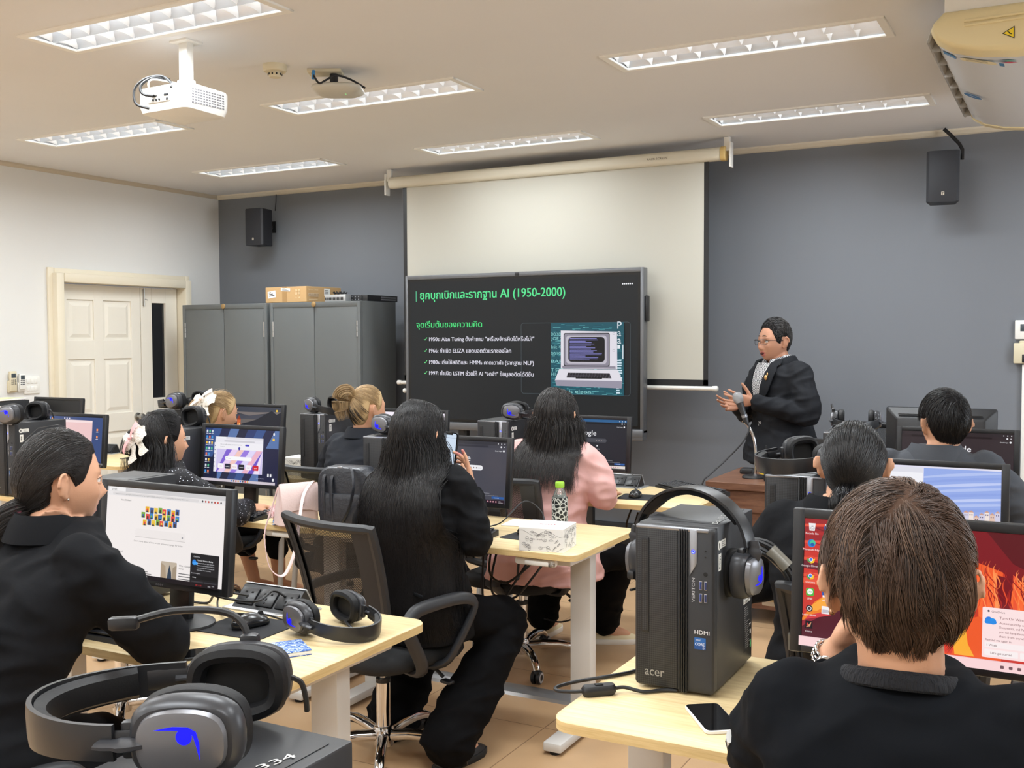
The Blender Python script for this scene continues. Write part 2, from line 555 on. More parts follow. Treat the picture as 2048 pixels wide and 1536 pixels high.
# ------------------------------------------------------------------ ceiling lights
m_housing = mat('lamp_housing_white', (236, 236, 232), 0.5)
m_louvre = mat('louvre_mirror', (206, 212, 220), 0.3, 0.7)
m_blade = mat('louvre_blade_white', (246, 248, 250), 0.35)
m_tube = emis((248, 252, 255), 14.0)
m_tube.cycles.emission_sampling = 'AUTO'
def ceiling_light():
    t = thing('ceiling_light', '', 'light', group='recessed ceiling lights')
    h = MB(m_housing)
    W, D, H = PLX, PLY, 0.1
    for sx in (-1, 1):
        h.box((sx * (W + 0.003), 0, -0.003), (0.034, 2 * D + 0.04, 0.012), 0.003)
        h.box((sx * (W + 0.004), 0, H / 2), (0.006, 2 * D, H))
    for sy in (-1, 1):
        h.box((0, sy * (D + 0.003), -0.003), (2 * W + 0.04, 0.03, 0.012), 0.003)
        h.box((0, sy * (D + 0.004), H / 2), (2 * W, 0.006, H))
    h.box((0, 0, H + 0.003), (2 * W, 2 * D, 0.006))
    h.build('housing', t, smooth=False)
    for sy in (-1, 1):
        MB(m_tube).cyl((-W + 0.03, sy * 0.065, 0.062), (W - 0.03, sy * 0.065, 0.062), 0.013, n=12).build('fluorescent_tube', t)
    lv = MB(m_louvre)
    # curved side reflectors, a wedge along the middle and eleven cross blades
    for sy in (-1, 1):
        prof = [(sy * (D - 0.002), 0.0), (sy * (D - 0.012), 0.02), (sy * (D - 0.03), 0.042), (sy * (D - 0.034), 0.043), (sy * (D - 0.001), 0.044)]
        lv.prism(prof, [(-W + 0.004, 0), (W - 0.004, 0)], Matrix(((0, 0, 1, 0), (1, 0, 0, 0), (0, 1, 0, 0), (0, 0, 0, 1))))
    lv.prism([(0, 0.0), (0.007, 0.02), (0.02, 0.044), (-0.02, 0.044), (-0.007, 0.02)], [(-W + 0.004, 0), (W - 0.004, 0)], Matrix(((0, 0, 1, 0), (1, 0, 0, 0), (0, 1, 0, 0), (0, 0, 0, 1))))
    lv.use(m_blade)
    n = 10
    for i in range(n + 1):
        x = -W + 0.012 + (2 * W - 0.024) * i / n
        for sy in (-1, 1):
            y0, y1 = sy * 0.004, sy * (D - 0.006)
            rs = []
            for k in range(5):
                u = k / 4
                y = y0 + (y1 - y0) * u
                dip = 0.012 * math.sin(PI * u)
                rs.append([V((x, y, 0.002 + dip)), V((x + 0.02, y, 0.044)), V((x - 0.02, y, 0.044))])
            lv.rings(rs)
    lv.build('louvre', t, angle=30)
    return t

PANEL_LABEL = {
    (-3.328, 3.095): 'large bright recessed ceiling light directly above the white projector, nearest of all the lights',
    (-3.328, 4.588): 'recessed ceiling light partly behind the round white access point',
    (-3.328, 6.097): 'recessed ceiling light in the middle column, closest to the roll-down screen',
    (-5.36, 4.588): 'recessed ceiling light beyond the projector in the column along the white wall',
    (-5.36, 6.097): 'recessed ceiling light nearest the corner of the white and slate walls',
    (-1.312, 4.588): 'recessed ceiling light with dim clear louvres, nearer of the two beside the air conditioner',
    (-1.312, 6.097): 'recessed ceiling light with mirrored louvres beside the far end of the air conditioner',
}
_proto = None
for _p in PANELS:
    if _proto is None:
        _proto = _t = ceiling_light()
    else:
        _t = copy_tree(_proto)
    _t.location = (_p[0], _p[1], ZC)
    _t['label'] = PANEL_LABEL.get(_p, 'recessed ceiling light behind or beside the photographer, outside the view')
    ld = bpy.data.lights.new('panel_lamp', 'AREA')
    ld.shape = 'RECTANGLE'
    ld.size, ld.size_y = 1.1, 0.22
    ld.energy = PANEL_W * (0.55 if _p == (-3.328, 6.097) else 1.0)     # dimmed on purpose to soften the hot spot on the projection screen
    ld.spread = math.radians(170)
    ld.color = (0.92, 0.97, 1.0)
    lo = bpy.data.objects.new('panel_lamp', ld)
    COL.objects.link(lo)
    lo.location = (_p[0], _p[1], ZC - 0.012)

# ------------------------------------------------------------------ desks
m_oak = wood_mat('light_oak_laminate', (226, 204, 158), (208, 182, 134), 0.42)
m_oake = wood_mat('light_oak_edge', (226, 200, 146), (206, 176, 120), 0.5, (2, 2, 40))
m_leg = mat('light_grey_powder_coat', (206, 204, 200), 0.4)
m_wplast = mat('white_plastic', (234, 233, 228), 0.35)
m_blk = mat('black_plastic', (27, 28, 31), 0.42)
m_blk2 = mat('satin_black_plastic', (34, 35, 38), 0.35)
m_gun = mat('gunmetal_plastic', (78, 79, 84), 0.3, 0.3)
m_rub = mat('black_rubber', (18, 18, 19), 0.7)
m_cable = mat('black_cable', (22, 22, 24), 0.5)
DH = 0.75

def make_desk(kind='crank'):
    t = thing('computer_desk', '', 'desk', group='rows of light oak computer desks')
    n = 8
    out = rrect(1.19, 0.6, 0.045, n)
    mb = MB(m_oak)
    mb.prism(out, [(DH - 0.003, 0), (DH, 0.002)])
    mb.use(m_oake).prism(out, [(DH - 0.025, 0.002), (DH - 0.024, 0), (DH - 0.003, 0)])
    mb.build('desktop', t, angle=60)
    if kind == 'crank':
        for sx in (-1, 1):
            lg = MB(m_leg).box((sx * 0.49, 0, 0.38), (0.085, 0.055, 0.68), 0.004)
            lg.box((sx * 0.49, 0, 0.705), (0.09, 0.42, 0.035), 0.004)
            l = lg.build('leg', t)
            ft = MB(m_leg).box((sx * 0.49, 0, 0.03), (0.075, 0.56, 0.035), 0.008)
            ft.use(m_rub)
            for sy in (-1, 1):
                ft.cyl((sx * 0.49, sy * 0.25, 0), (sx * 0.49, sy * 0.25, 0.014), 0.02, n=12)
            ft.build('foot', l)
        MB(m_leg).box((0, 0.0, 0.69), (0.98, 0.06, 0.04), 0.003).build('crossbar', t)
        ck = MB(m_wplast).box((0.42, -0.262, 0.706), (0.17, 0.03, 0.03), 0.012)
        ck.box((0.435, -0.283, 0.706), (0.1, 0.016, 0.02), 0.008).use(m_steel).box((0.495, -0.285, 0.703), (0.02, 0.016, 0.012), 0.002)
        ck.build('crank_handle', t)
    else:
        for sx in (-1, 1):
            lg = MB(m_leg)
            for sy in (-1, 1):
                lg.tube([(sx * 0.53, sy * 0.2, 0.72), (sx * 0.555, sy * 0.27, 0.0)], 0.016, 10)
            lg.box((sx * 0.53, 0, 0.712), (0.05, 0.46, 0.025), 0.003)
            lg.build('leg', t)
        MB(m_leg).box((0, 0.05, 0.7), (1.06, 0.04, 0.05), 0.003).build('crossbar', t)
    return t
DESKS = [
    (-2.143, 2.09, 'crank', 'light oak desk holding the acer monitor with the white web page'),
    (-0.335, 2.18, 'crank', 'light oak desk holding the big black tower and the red canyon monitor'),
    (-2.143, 3.645, 'crank', 'light oak desk with the white cake box and green-capped bottle on it'),
    (-3.34, 3.645, 'crank', 'light oak desk with the pale pink handbag on it'),
    (-4.54, 3.645, 'crank', 'light oak desk whose monitor shows a pink window on blue, before the white door'),
    (-0.31, 3.42, 'crank', 'light oak desk with the flowered navy pouch on it'),
    (-0.33, 0.62, 'crank', 'light oak desk under the nearest black tower'),
    (-2.1, 4.81, 'thin', 'light oak desk on thin splayed legs where the person in pink sits'),
    (-3.3, 4.81, 'thin', 'light oak desk where the person with the blond ponytail sits'),
    (-4.5, 4.81, 'thin', 'light oak desk with the castle-picture monitor, by the grey cabinets'),
    (-5.72, 4.75, 'thin', 'light oak desk with the switched-off monitor, close to the white door'),
    (-0.31, 4.83, 'thin', 'light oak desk where the man in the grey jacket sits'),
]
_dk = {}
for x, y, k, lab in DESKS:
    d = copy_tree(_dk[k]) if k in _dk else _dk.setdefault(k, make_desk(k))
    d.location = (x, y, 0)
    d['label'] = lab

# ------------------------------------------------------------------ office chairs
def mesh_mat():
    m = mat('black_chair_mesh', (24, 25, 27), 0.6)
    nt = m.node_tree
    b = nt.nodes['Principled BSDF']
    tc = nt.nodes.new('ShaderNodeTexCoord')
    mp = nt.nodes.new('ShaderNodeMapping')
    mp.inputs['Rotation'].default_value = (0, PI / 4, 0)
    mp.inputs['Scale'].default_value = (1, 1, 1)
    nt.links.new(tc.outputs['Object'], mp.inputs[0])
    sx = nt.nodes.new('ShaderNodeSeparateXYZ')
    nt.links.new(mp.outputs[0], sx.inputs[0])
    prev = None
    for ax in ('X', 'Z'):
        mu = nt.nodes.new('ShaderNodeMath'); mu.operation = 'MULTIPLY'; mu.inputs[1].default_value = 2 * PI / 0.0046
        nt.links.new(sx.outputs[ax], mu.inputs[0])
        si = nt.nodes.new('ShaderNodeMath'); si.operation = 'SINE'
        nt.links.new(mu.outputs[0], si.inputs[0])
        gt = nt.nodes.new('ShaderNodeMath'); gt.operation = 'GREATER_THAN'; gt.inputs[1].default_value = 0.12
        nt.links.new(si.outputs[0], gt.inputs[0])
        if prev:
            mm = nt.nodes.new('ShaderNodeMath'); mm.operation = 'MULTIPLY'
            nt.links.new(gt.outputs[0], mm.inputs[0]); nt.links.new(prev.outputs[0], mm.inputs[1])
            prev = mm
        else:
            prev = gt
    inv = nt.nodes.new('ShaderNodeMath'); inv.operation = 'SUBTRACT'; inv.inputs[0].default_value = 1.0
    nt.links.new(prev.outputs[0], inv.inputs[1])
    nt.links.new(inv.outputs[0], b.inputs['Alpha'])
    return m
m_mesh = mesh_mat()
m_seat = mat('black_seat_fabric', (22, 23, 25), 0.85, bump=0.4, bscale=900)
m_frame = mat('chair_frame_black', (38, 39, 42), 0.45)

def make_chair():
    """faces +y; base at the origin"""
    t = thing('office_chair', '', 'chair', group='black mesh office chairs')
    # cushion
    st = MB(m_seat)
    st.prism(rrect(0.47, 0.46, 0.12, 8, 0, 0.02), [(0.38, 0.06), (0.385, 0.012), (0.405, 0), (0.432, 0.004), (0.445, 0.03), (0.45, 0.1)])
    st.build('seat', t, angle=70)
    MB(m_blk).box((0, 0.0, 0.365), (0.2, 0.2, 0.03), 0.01).build('seat_mechanism', t)
    lv = MB(m_blk).tube([(0.06, 0.06, 0.36), (0.17, 0.1, 0.345), (0.2, 0.11, 0.32)], 0.007, 8)
    lv.box((0.215, 0.115, 0.305), (0.05, 0.03, 0.014), 0.006).build('height_lever', t)
    # backrest: frame round a curved mesh
    def bp(u, v):
        """u -1..1 across, v 0..1 up"""
        w = 0.205 + 0.035 * v
        x = u * w
        y = -0.2 - 0.05 * v - 0.05 * v * v + 0.055 * (u * u)
        return V((x, y, 0.5 + 0.4 * v))
    fr = MB(m_frame)
    path = []
    for u in [i / 10 for i in range(-10, 11)]:
        path.append((u, 1.0))
    side = [(1.0, 1 - k / 10) for k in range(1, 11)]
    low = [(u / 10, 0.0) for u in range(9, -11, -1)]
    side2 = [(-1.0, k / 10) for k in range(1, 10)]
    loop = path + side + low + side2
    fr.tube([bp(*p) for p in loop], 0.017, 8, closed=True, flat=(1.0, 1.0))
    for u0, u1 in ((-1.02, -0.72), (0.72, 1.02)):
        g = [[bp(u0 + (u1 - u0) * i / 4, j / 10) + V((0, 0.004, 0)) for i in range(5)] for j in range(11)]
        vs = [p for r in g for p in r]
        fr.add(vs, [(j * 5 + i, j * 5 + i + 1, j * 5 + i + 6, j * 5 + i + 5) for j in range(10) for i in range(4)])
        fr.add([p - V((0, 0.014, 0)) for p in vs], [(j * 5 + i, j * 5 + i + 5, j * 5 + i + 6, j * 5 + i + 1) for j in range(10) for i in range(4)])
    # stem to the seat
    fr.tube([(0, -0.2, 0.51), (0, -0.24, 0.42), (0, -0.16, 0.37), (0, 0, 0.362)], [0.03, 0.032, 0.03, 0.03], 10, flat=(1.3, 0.5))
    fr.build('backrest_frame', t)
    ms = MB(m_mesh)
    N, K = 14, 14
    vs = [bp(-0.98 + 1.96 * i / N, 0.01 + 0.98 * j / K) for j in range(K + 1) for i in range(N + 1)]
    ms.add(vs, [(j * (N + 1) + i, j * (N + 1) + i + 1, (j + 1) * (N + 1) + i + 1, (j + 1) * (N + 1) + i) for j in range(K) for i in range(N)])
    ms.build('backrest_mesh', t)
    # armrests: one bent loop a side
    for s in (-1, 1):
        ar = MB(m_frame)
        pts = [(s * 0.13, -0.02, 0.37), (s * 0.235, -0.04, 0.375), (s * 0.276, -0.06, 0.42), (s * 0.288, -0.13, 0.55), (s * 0.288, -0.11, 0.6),
               (s * 0.288, -0.05, 0.617), (s * 0.288, 0.1, 0.62), (s * 0.288, 0.17, 0.6), (s * 0.287, 0.175, 0.56), (s * 0.28, 0.11, 0.46), (s * 0.25, 0.07, 0.39), (s * 0.15, 0.04, 0.37)]
        sm = []
        for i in range(len(pts) - 1):
            p0, p1, p2, p3 = (V(pts[max(0, min(len(pts) - 1, k))]) for k in (i - 1, i, i + 1, i + 2))
            for q in range(4):
                u = q / 4
                sm.append(0.5 * ((2 * p1) + (p2 - p0) * u + (2 * p0 - 5 * p1 + 4 * p2 - p3) * u * u + (3 * p1 - p0 - 3 * p2 + p3) * u ** 3))
        sm.append(V(pts[-1]))
        ar.tube(sm, 0.017, 10, flat=(1.35, 0.85))
        ar.build('armrest', t)
    gl = MB(m_chrome).cyl((0, 0, 0.1), (0, 0, 0.29), 0.026, n=20)
    gl.use(m_blk).cyl((0, 0, 0.285), (0, 0, 0.3), 0.027, n=20).use(m_chrome).cyl((0, 0, 0.29), (0, 0, 0.37), 0.0145, n=16)
    gl.build('gas_lift', t)
    bs = MB(m_chrome).lathe([(0.036, 0.055), (0.038, 0.07), (0.038, 0.115), (0.034, 0.125), (0.027, 0.128)], n=24)
    for k in range(5):
        a = 2 * PI * k / 5 + 0.5
        dx, dy = math.cos(a), math.sin(a)
        prof = [(0.03, 0.093, 0.021), (0.1, 0.1, 0.02), (0.18, 0.1, 0.019), (0.24, 0.09, 0.018), (0.275, 0.072, 0.017), (0.288, 0.055, 0.017)]
        bs.tube([(dx * r, dy * r, z) for r, z, q in prof], [q for r, z, q in prof], 12)
    bs.build('star_base', t)
    for k in range(5):
        a = 2 * PI * k / 5 + 0.5
        c = V((math.cos(a) * 0.288, math.sin(a) * 0.288, 0.029))
        ax = V((-math.sin(a), math.cos(a), 0)) if k % 2 else V((math.cos(a * 2.3), math.sin(a * 2.3), 0)).normalized()
        cs = MB(m_blk)
        for sgn in (-1, 1):
            cs.lathe([(0.012, 0.003), (0.027, 0.004), (0.029, 0.008), (0.029, 0.018), (0.025, 0.022)], c, 20, ax * sgn)
            cs.use(mat('caster_ring', (178, 178, 180), 0.5)).lathe([(0.023, 0.0221), (0.0235, 0.0226), (0.018, 0.023)], c, 20, ax * sgn).use(m_blk).lathe([(0.018, 0.0228), (0.004, 0.0235)], c, 20, ax * sgn)
        cs.cyl(c + V((0, 0, 0.0)), c + V((0, 0, 0.045)), 0.008, n=10)
        cs.box(c + V((0, 0, 0.018)), (0.034, 0.034, 0.03), 0.012)
        cs.build('caster', t)
    return t
CHAIRS = [
    (-2.18, 3.06, -0.26, 'black mesh chair with chrome base under the person raising a phone'),
    (-2.25, 4.27, -0.1, 'black mesh chair with chrome base under the person in pink'),
    (-2.17, 1.36, -0.15, 'black mesh chair under the person with the pink hair tie, nearest on the left'),
    (-0.2, 1.42, 0.0, 'black mesh chair under the brown-haired person in the black sweatshirt'),
    (-3.3, 2.86, 0.0, 'black mesh chair under the person with the lace bow and sparkling top'),
    (-3.2, 4.2, 0.0, 'black mesh chair under the person with the blond ponytail and headset'),
    (-4.22, 4.28, 0.0, 'black mesh chair under the blond person with the white bow'),
    (-0.4, 2.86, 0.0, 'black mesh chair under the person with the black beaded hair tie'),
    (-0.46, 4.3, 0.0, 'black mesh chair under the man in the grey jacket'),
    (-1.1, 6.3, 2.9, 'empty grey-black mesh chair behind the standing man'),
]
_ch = None
for x, y, r, lab in CHAIRS:
    _ch = _ch or make_chair()
    c = _ch if lab == CHAIRS[0][3] else copy_tree(_ch)
    c.location = (x, y, 0)
    c.rotation_euler = (0, 0, r)
    c['label'] = lab
    if lab.startswith('empty'):
        c.scale = (1.1, 1.1, 1.1)

# ------------------------------------------------------------------ computer towers
m_case = mat('tower_black_steel', (40, 41, 44), 0.42, spec=0.5)
m_grill = mat('tower_front_grille', (30, 31, 33), 0.5)
def _grill_nodes(m):
    nt = m.node_tree
    b = nt.nodes['Principled BSDF']
    tc = nt.nodes.new('ShaderNodeTexCoord')
    mp = nt.nodes.new('ShaderNodeMapping')
    mp.inputs['Rotation'].default_value = (0, PI / 4, 0)
    nt.links.new(tc.outputs['Object'], mp.inputs[0])
    ck = nt.nodes.new('ShaderNodeTexChecker')
    ck.inputs['Scale'].default_value = 300
    ck.inputs['Color1'].default_value = lin((50, 51, 54)) + (1,)
    ck.inputs['Color2'].default_value = lin((22, 23, 25)) + (1,)
    nt.links.new(mp.outputs[0], ck.inputs[0])
    nt.links.new(ck.outputs[0], b.inputs['Base Color'])
_grill_nodes(m_grill)
m_sil = mat('silver_plastic', (158, 160, 166), 0.3, 0.6)
m_silw = mat('bevelled_silver_edge', (150, 153, 160), 0.28, 0.7)
TW, TH, TD = 0.18, 0.368, 0.3
def make_tower():
    t = thing('computer_tower', '', 'computer', group='black computer towers')
    # origin: bottom centre of the front face, body towards +y
    MB(m_case).box((0, TD / 2 + 0.012, TH / 2 + 0.004), (TW, TD - 0.024, TH - 0.012), 0.003).build('case', t)
    f = MB(m_case)
    f.prism(rrect(TW, TH - 0.01, 0.01, 5, 0, TH / 2 + 0.002), [(-0.024, 0), (-0.004, 0), (0.0, 0.004)], Matrix(((1, 0, 0, 0), (0, 0, -1, 0), (0, 1, 0, 0), (0, 0, 0, 1))))
    fr = f.build('front_panel', t)
    MB(m_silw).box((-0.005, 0.008, TH - 0.0075), (TW - 0.014, 0.02, 0.008), 0.003).build('top_edge_strip', t)
    g = MB(m_grill).box((-0.0375, -0.0005, TH / 2), (0.093, 0.003, TH - 0.022), 0.001).build('grille', fr)
    db = MB(m_blk).box((-0.0655, -0.0025, 0.232), (0.018, 0.003, 0.21), 0.0008)
    db.use(m_grill).box((-0.0655, -0.0042, 0.232), (0.013, 0.001, 0.2)).use(m_blk).box((-0.0655, -0.005, 0.25), (0.003, 0.001, 0.02)).build('disc_drive', fr)
    r = MB(m_blk)
    for k in range(4):
        r.box((0.0145 + k * 0.0052, -0.002, TH / 2), (0.0032, 0.006, TH - 0.012), 0.001)
    r.build('ridges', fr)
    s = MB(m_sil)
    s.prism([(0.036, 0.262), (0.044, 0.275), (0.053, 0.29), (0.053, TH - 0.006), (0.036, TH - 0.006)], [(0, 0), (0.0022, 0), (0.003, 0.001)], Matrix(((1, 0, 0, 0), (0, 0, -1, 0), (0, 1, 0, 0), (0, 0, 0, 1))))
    sp = s.build('power_strip', fr)
    cv = Canvas(0.1, 0.1, 2.2)
    cv.circ(0.0445, 0.315, 0.0045, (20, 40, 230), 20).circ(0.0445, 0.315, 0.003, (200, 215, 255), 16).circ(0.0445, 0.315, 0.0022, (20, 40, 240), 16)
    cv.put(plane_M((0, -0.0032, 0), (1, 0, 0), (0, 0, 1)), 'power_button', sp)
    pp = MB(m_blk)
    for z in (0.318, 0.305):
        pp.cyl((0.071, -0.0005, z), (0.071, -0.0015, z), 0.0018, n=10)
    pp.use(m_rub).cyl((0.071, 0.0, 0.268), (0.071, -0.002, 0.268), 0.0042, n=14)
    pp.build('audio_jack', fr)
    for x in (0.061, 0.072):
        for z in (0.243, 0.216):
            u = MB(m_steel).box((x, -0.0006, z), (0.0066, 0.002, 0.019), 0.0006)
            u.use(mat('usb_blue', (36, 70, 150), 0.4)).box((x, -0.0012, z), (0.0046, 0.0018, 0.0165)).use(m_rub).box((x + 0.0008, -0.0014, z), (0.0018, 0.0018, 0.0155))
            u.build('usb_port', fr)
    FM = plane_M((0, -0.0009, 0), (1, 0, 0), (0, 0, 1))
    c = Canvas(TW, TH, 0)
    c.text('acer', -0.0655, 0.032, 0.028, (150, 147, 138), 'l', 0.045)
    c.put(Matrix.Translation((0, -0.0014, 0)) @ FM, 'maker_lettering', t)
    c = Canvas(TW, TH, 0)
    c.text('VERITON', 0.0475, 0.205, 0.0095, (185, 186, 190), 'l', 0.053, rot=PI / 2)
    c.put(FM, 'model_lettering', t)
    c = Canvas(TW, TH, 0)
    c.text('HDMI', 0.0475, 0.137, 0.0125, (236, 236, 238), 'l', 0.033)
    c.put(FM, 'port_logo', t)
    c = Canvas(TW, TH, 0)
    c.rect(0.047, 0.104, 0.0255, 0.0255, (34, 96, 168)).rect(0.047, 0.104, 0.0255, 0.008, (22, 74, 140))
    c.text('intel', 0.0505, 0.1225, 0.006, (235, 240, 250)).text('CORE', 0.049, 0.1125, 0.0085, (245, 248, 255), 'l', 0.021).text('i5', 0.066, 0.1058, 0.006, (235, 240, 250))
    c.put(FM, 'processor_sticker', t, 'blue processor sticker')
    SM = plane_M((TW / 2 + 0.0002, 0, 0), (0, 1, 0), (0, 0, 1))
    c = Canvas(TD, TH, 0)   # right side: x runs to the back
    c.circ(0.036, 0.326, 0.0105, (226, 226, 222), 20).rect(0.036, 0.3175, 0.045, 0.017, (226, 226, 222), 0.002)
    c.circ(0.036, 0.328, 0.0032, (60, 60, 62), 12).rect(0.0335, 0.3195, 0.005, 0.008, (60, 60, 62), 0.001)
    for k, w in enumerate((0.024, 0.018, 0.026)):
        c.rect(0.05, 0.3295 - k * 0.0042, w, 0.0013, (110, 110, 112))
    c.put(SM, 'sticker', t, 'white round-ended sticker')
    c = Canvas(TD, TH, 0)
    c.rect(0.03, 0.27, 0.019, 0.037, (228, 228, 224))
    for k in range(9):
        c.rect(0.0345, 0.2745 + k * 0.0032, 0.008, 0.0012 + 0.001 * (k % 3 == 0), (50, 50, 52))
    c.put(SM, 'sticker', t, 'small upright white sticker')
    c = Canvas(TD, TH, 0)
    c.rect(0.226, 0.152, 0.056, 0.036, (226, 226, 222))
    for k in range(16):
        c.rect(0.232 + k * 0.0028, 0.163, 0.0009 + 0.0009 * ((k * 7) % 3 == 0), 0.019, (38, 38, 40))
    c.rect(0.232, 0.1555, 0.03, 0.0018, (90, 90, 92)).rect(0.232, 0.159, 0.042, 0.0018, (90, 90, 92))
    c.put(SM, 'sticker', t, 'white bar code sticker')
    c = Canvas(TD, TH, 0)
    c.rect(0.229, 0.038, 0.054, 0.108, (24, 25, 27))
    rnd = random.Random(3)
    for k in range(20):
        c.rect(0.2325, 0.142 - k * 0.0049, 0.014 + 0.03 * rnd.random(), 0.0012, (150, 150, 152))
    c.rect(0.262, 0.098, 0.014, 0.0022, (225, 225, 225)).rect(0.268, 0.075, 0.01, 0.01, (190, 190, 190)).rect(0.27, 0.042, 0.01, 0.018, (70, 160, 100))
    c.put(SM, 'sticker', t, 'dark printed rating sticker')
    tp = MB(m_case).box((0, 0.17, TH - 0.0015), (TW - 0.03, 0.22, 0.0012), 0.0004)
    tp.build('top_panel', t)
    return t
TOWERS = [
    (-0.757, 2.145, DH, 0.0, 'large black tower with a headset straddling it, foremost on the right desk'),
    (-2.49, 2.0, DH, 0.0, 'black tower standing between the person with the pink hair tie and the white web page'),
    (-2.54, 3.56, DH, 0.0, 'black tower behind the head of the person raising a phone'),
    (-3.63, 3.4, DH, 0.0, 'black tower beside the purple browser monitor with a headset on top'),
    (-4.66, 3.34, DH, 0.0, 'black tower with two white stickers at the far left, headset on its top'),
    (-0.72, 3.1, DH, 0.0, 'black tower before the dark wood podium with a headset lying on it'),
    (-0.73, 0.545, DH, 0.0, 'black tower with white writing on top, closest to the camera'),
    (-2.53, 4.5, DH, 0.0, 'black tower behind the long-haired person in pink'),
    (-3.66, 4.5, DH, 0.0, 'black tower beside the person with the blond ponytail'),
    (-4.66, 4.5, DH, 0.0, 'black tower before the blond person with the white bow'),
    (-6.38, 4.42, DH, 0.0, 'black tower with papers on top, left of the switched-off monitor'),
    (-0.86, 4.6, DH, 0.0, 'black tower behind the person with the beaded hair tie, headset stood on it'),
]
_tw = None
TOWER = []
for x, y, z, r, lab in TOWERS:
    _n = copy_tree(_tw) if _tw else make_tower()
    _tw = _tw or _n
    _n.location = (x, y, z)
    _n.rotation_euler = (0, 0, r)
    _n['label'] = lab
    TOWER.append(_n)
# white writing along the top of two of them
for k, txt, dx in ((6, 'Dc1-0334', 0.05), (0, 'Dc1-0312', 0.055)):
    c = Canvas(0.1, 0.1, 0)
    c.text(txt, 0, 0, 0.017, (206, 206, 204), 'l', 0.115)
    c.put(plane_M((TW / 2 - 0.012, 0.06, TH + 0.0001), (-0.12, 1, 0), (-1, -0.12, 0)) if k == 0 else plane_M((TW / 2 - 0.045, 0.125, TH + 0.0001), (0.22, 1, 0), (-1, 0.22, 0)), 'top_writing', TOWER[k])

# ------------------------------------------------------------------ monitors
MW, MH = 0.482, 0.276
SW, SH = 0.436, 0.2385
m_bez = mat('monitor_bezel', (30, 31, 34), 0.4)
def make_monitor(name='monitor', lift=0.0):
    """origin on the desk under the neck; the screen faces -y"""
    t = thing(name, '', 'monitor', group='desktop monitors')
    M = Matrix.Translation((0, -0.035, 0.112 + lift)) @ Matrix.Rotation(math.radians(-5), 4, 'X')
    b = MB(m_bez)
    b.T = M
    R = Matrix(((1, 0, 0, 0), (0, 0, -1, 0), (0, 1, 0, MH / 2), (0, 0, 0, 1)))
    # bezel ring
    for x in (-1, 1):
        b.box((x * (MW / 2 - 0.0115), 0.0, MH / 2), (0.023, 0.022, MH), 0.003)
    b.box((0, 0.0, MH - 0.0095), (MW - 0.04, 0.0215, 0.019), 0.003)
    b.box((0, 0.0, 0.0095), (MW - 0.04, 0.0215, 0.0185), 0.003)
    b.build('bezel', t)
    k = MB(m_bez)
    k.T = M
    k.prism(rrect(MW - 0.004, MH - 0.004, 0.008, 3), [(-0.006, 0), (-0.014, 0.001), (-0.026, 0.03), (-0.042, 0.07), (-0.05, 0.085)], R)
    k.build('back_shell', t)
    st = MB(m_blk)
    st.box((0, 0.035, 0.1 + lift / 2), (0.075, 0.022, 0.19 + lift), 0.006, rot=Matrix.Rotation(math.radians(-4), 3, 'X'))
    st.build('stand_neck', t)
    MB(m_blk).lathe([(0.105, 0.0), (0.108, 0.003), (0.106, 0.008), (0.09, 0.013), (0.03, 0.016)], (0, 0.02, 0), 36, sx=1.0, sy=0.8).build('stand_base', t)
    return t, M
SCREEN_Y = -0.0085
def screen_on(t, M, c):
    c.put(M @ plane_M((-SW / 2, SCREEN_Y, (MH - SH) / 2), (1, 0, 0), (0, 0, 1)), 'screen', t)

def pix(c, x, y):
    return x / 160 * SW, y / 90 * SH
class Px(Canvas):
    """160 x 90 grid over the screen"""
    def __init__(s, bg, k=1.0):
        super().__init__(SW, SH, k)
        s.R(0, 0, 160, 90, bg)
    def R(s, x, y, w, h, c, r=0, L=None):
        return s.rect(x / 160 * SW, y / 90 * SH, w / 160 * SW, h / 90 * SH, c, r / 160 * SW, L)
    def P(s, pts, c, L=None):
        for ax, lim, sg in ((0, 0, 1), (0, 160, -1), (1, 0, 1), (1, 90, -1)):     # keep inside the screen
            o = []
            for a, b in zip(pts, pts[1:] + pts[:1]):
                ia, ib = (a[ax] - lim) * sg >= 0, (b[ax] - lim) * sg >= 0
                if ia:
                    o.append(a)
                if ia != ib:
                    u = (lim - a[ax]) / (b[ax] - a[ax])
                    o.append((a[0] + (b[0] - a[0]) * u, a[1] + (b[1] - a[1]) * u))
            pts = o
            if len(pts) < 3:
                return s
        return s.poly([(x / 160 * SW, y / 90 * SH) for x, y in pts], c, L)
    def O(s, x, y, r, c, L=None):
        return s.circ(x / 160 * SW, y / 90 * SH, r / 160 * SW, c, 14, L=L)
    def X(s, t, x, y, size, c, align='l', width=None, L=None):
        return s.text(t, x / 160 * SW, y / 90 * SH, size / 90 * SH, c, align, width / 160 * SW if width else None, L)

def bars(c, x, y, n, w, h, gap, col, rnd, lo=0.5):
    """lines of small print"""
    c.L += 1
    for i in range(n):
        c.R(x, y - i * gap, w * (lo + (1 - lo) * rnd.random()), h, col, L=c.L)

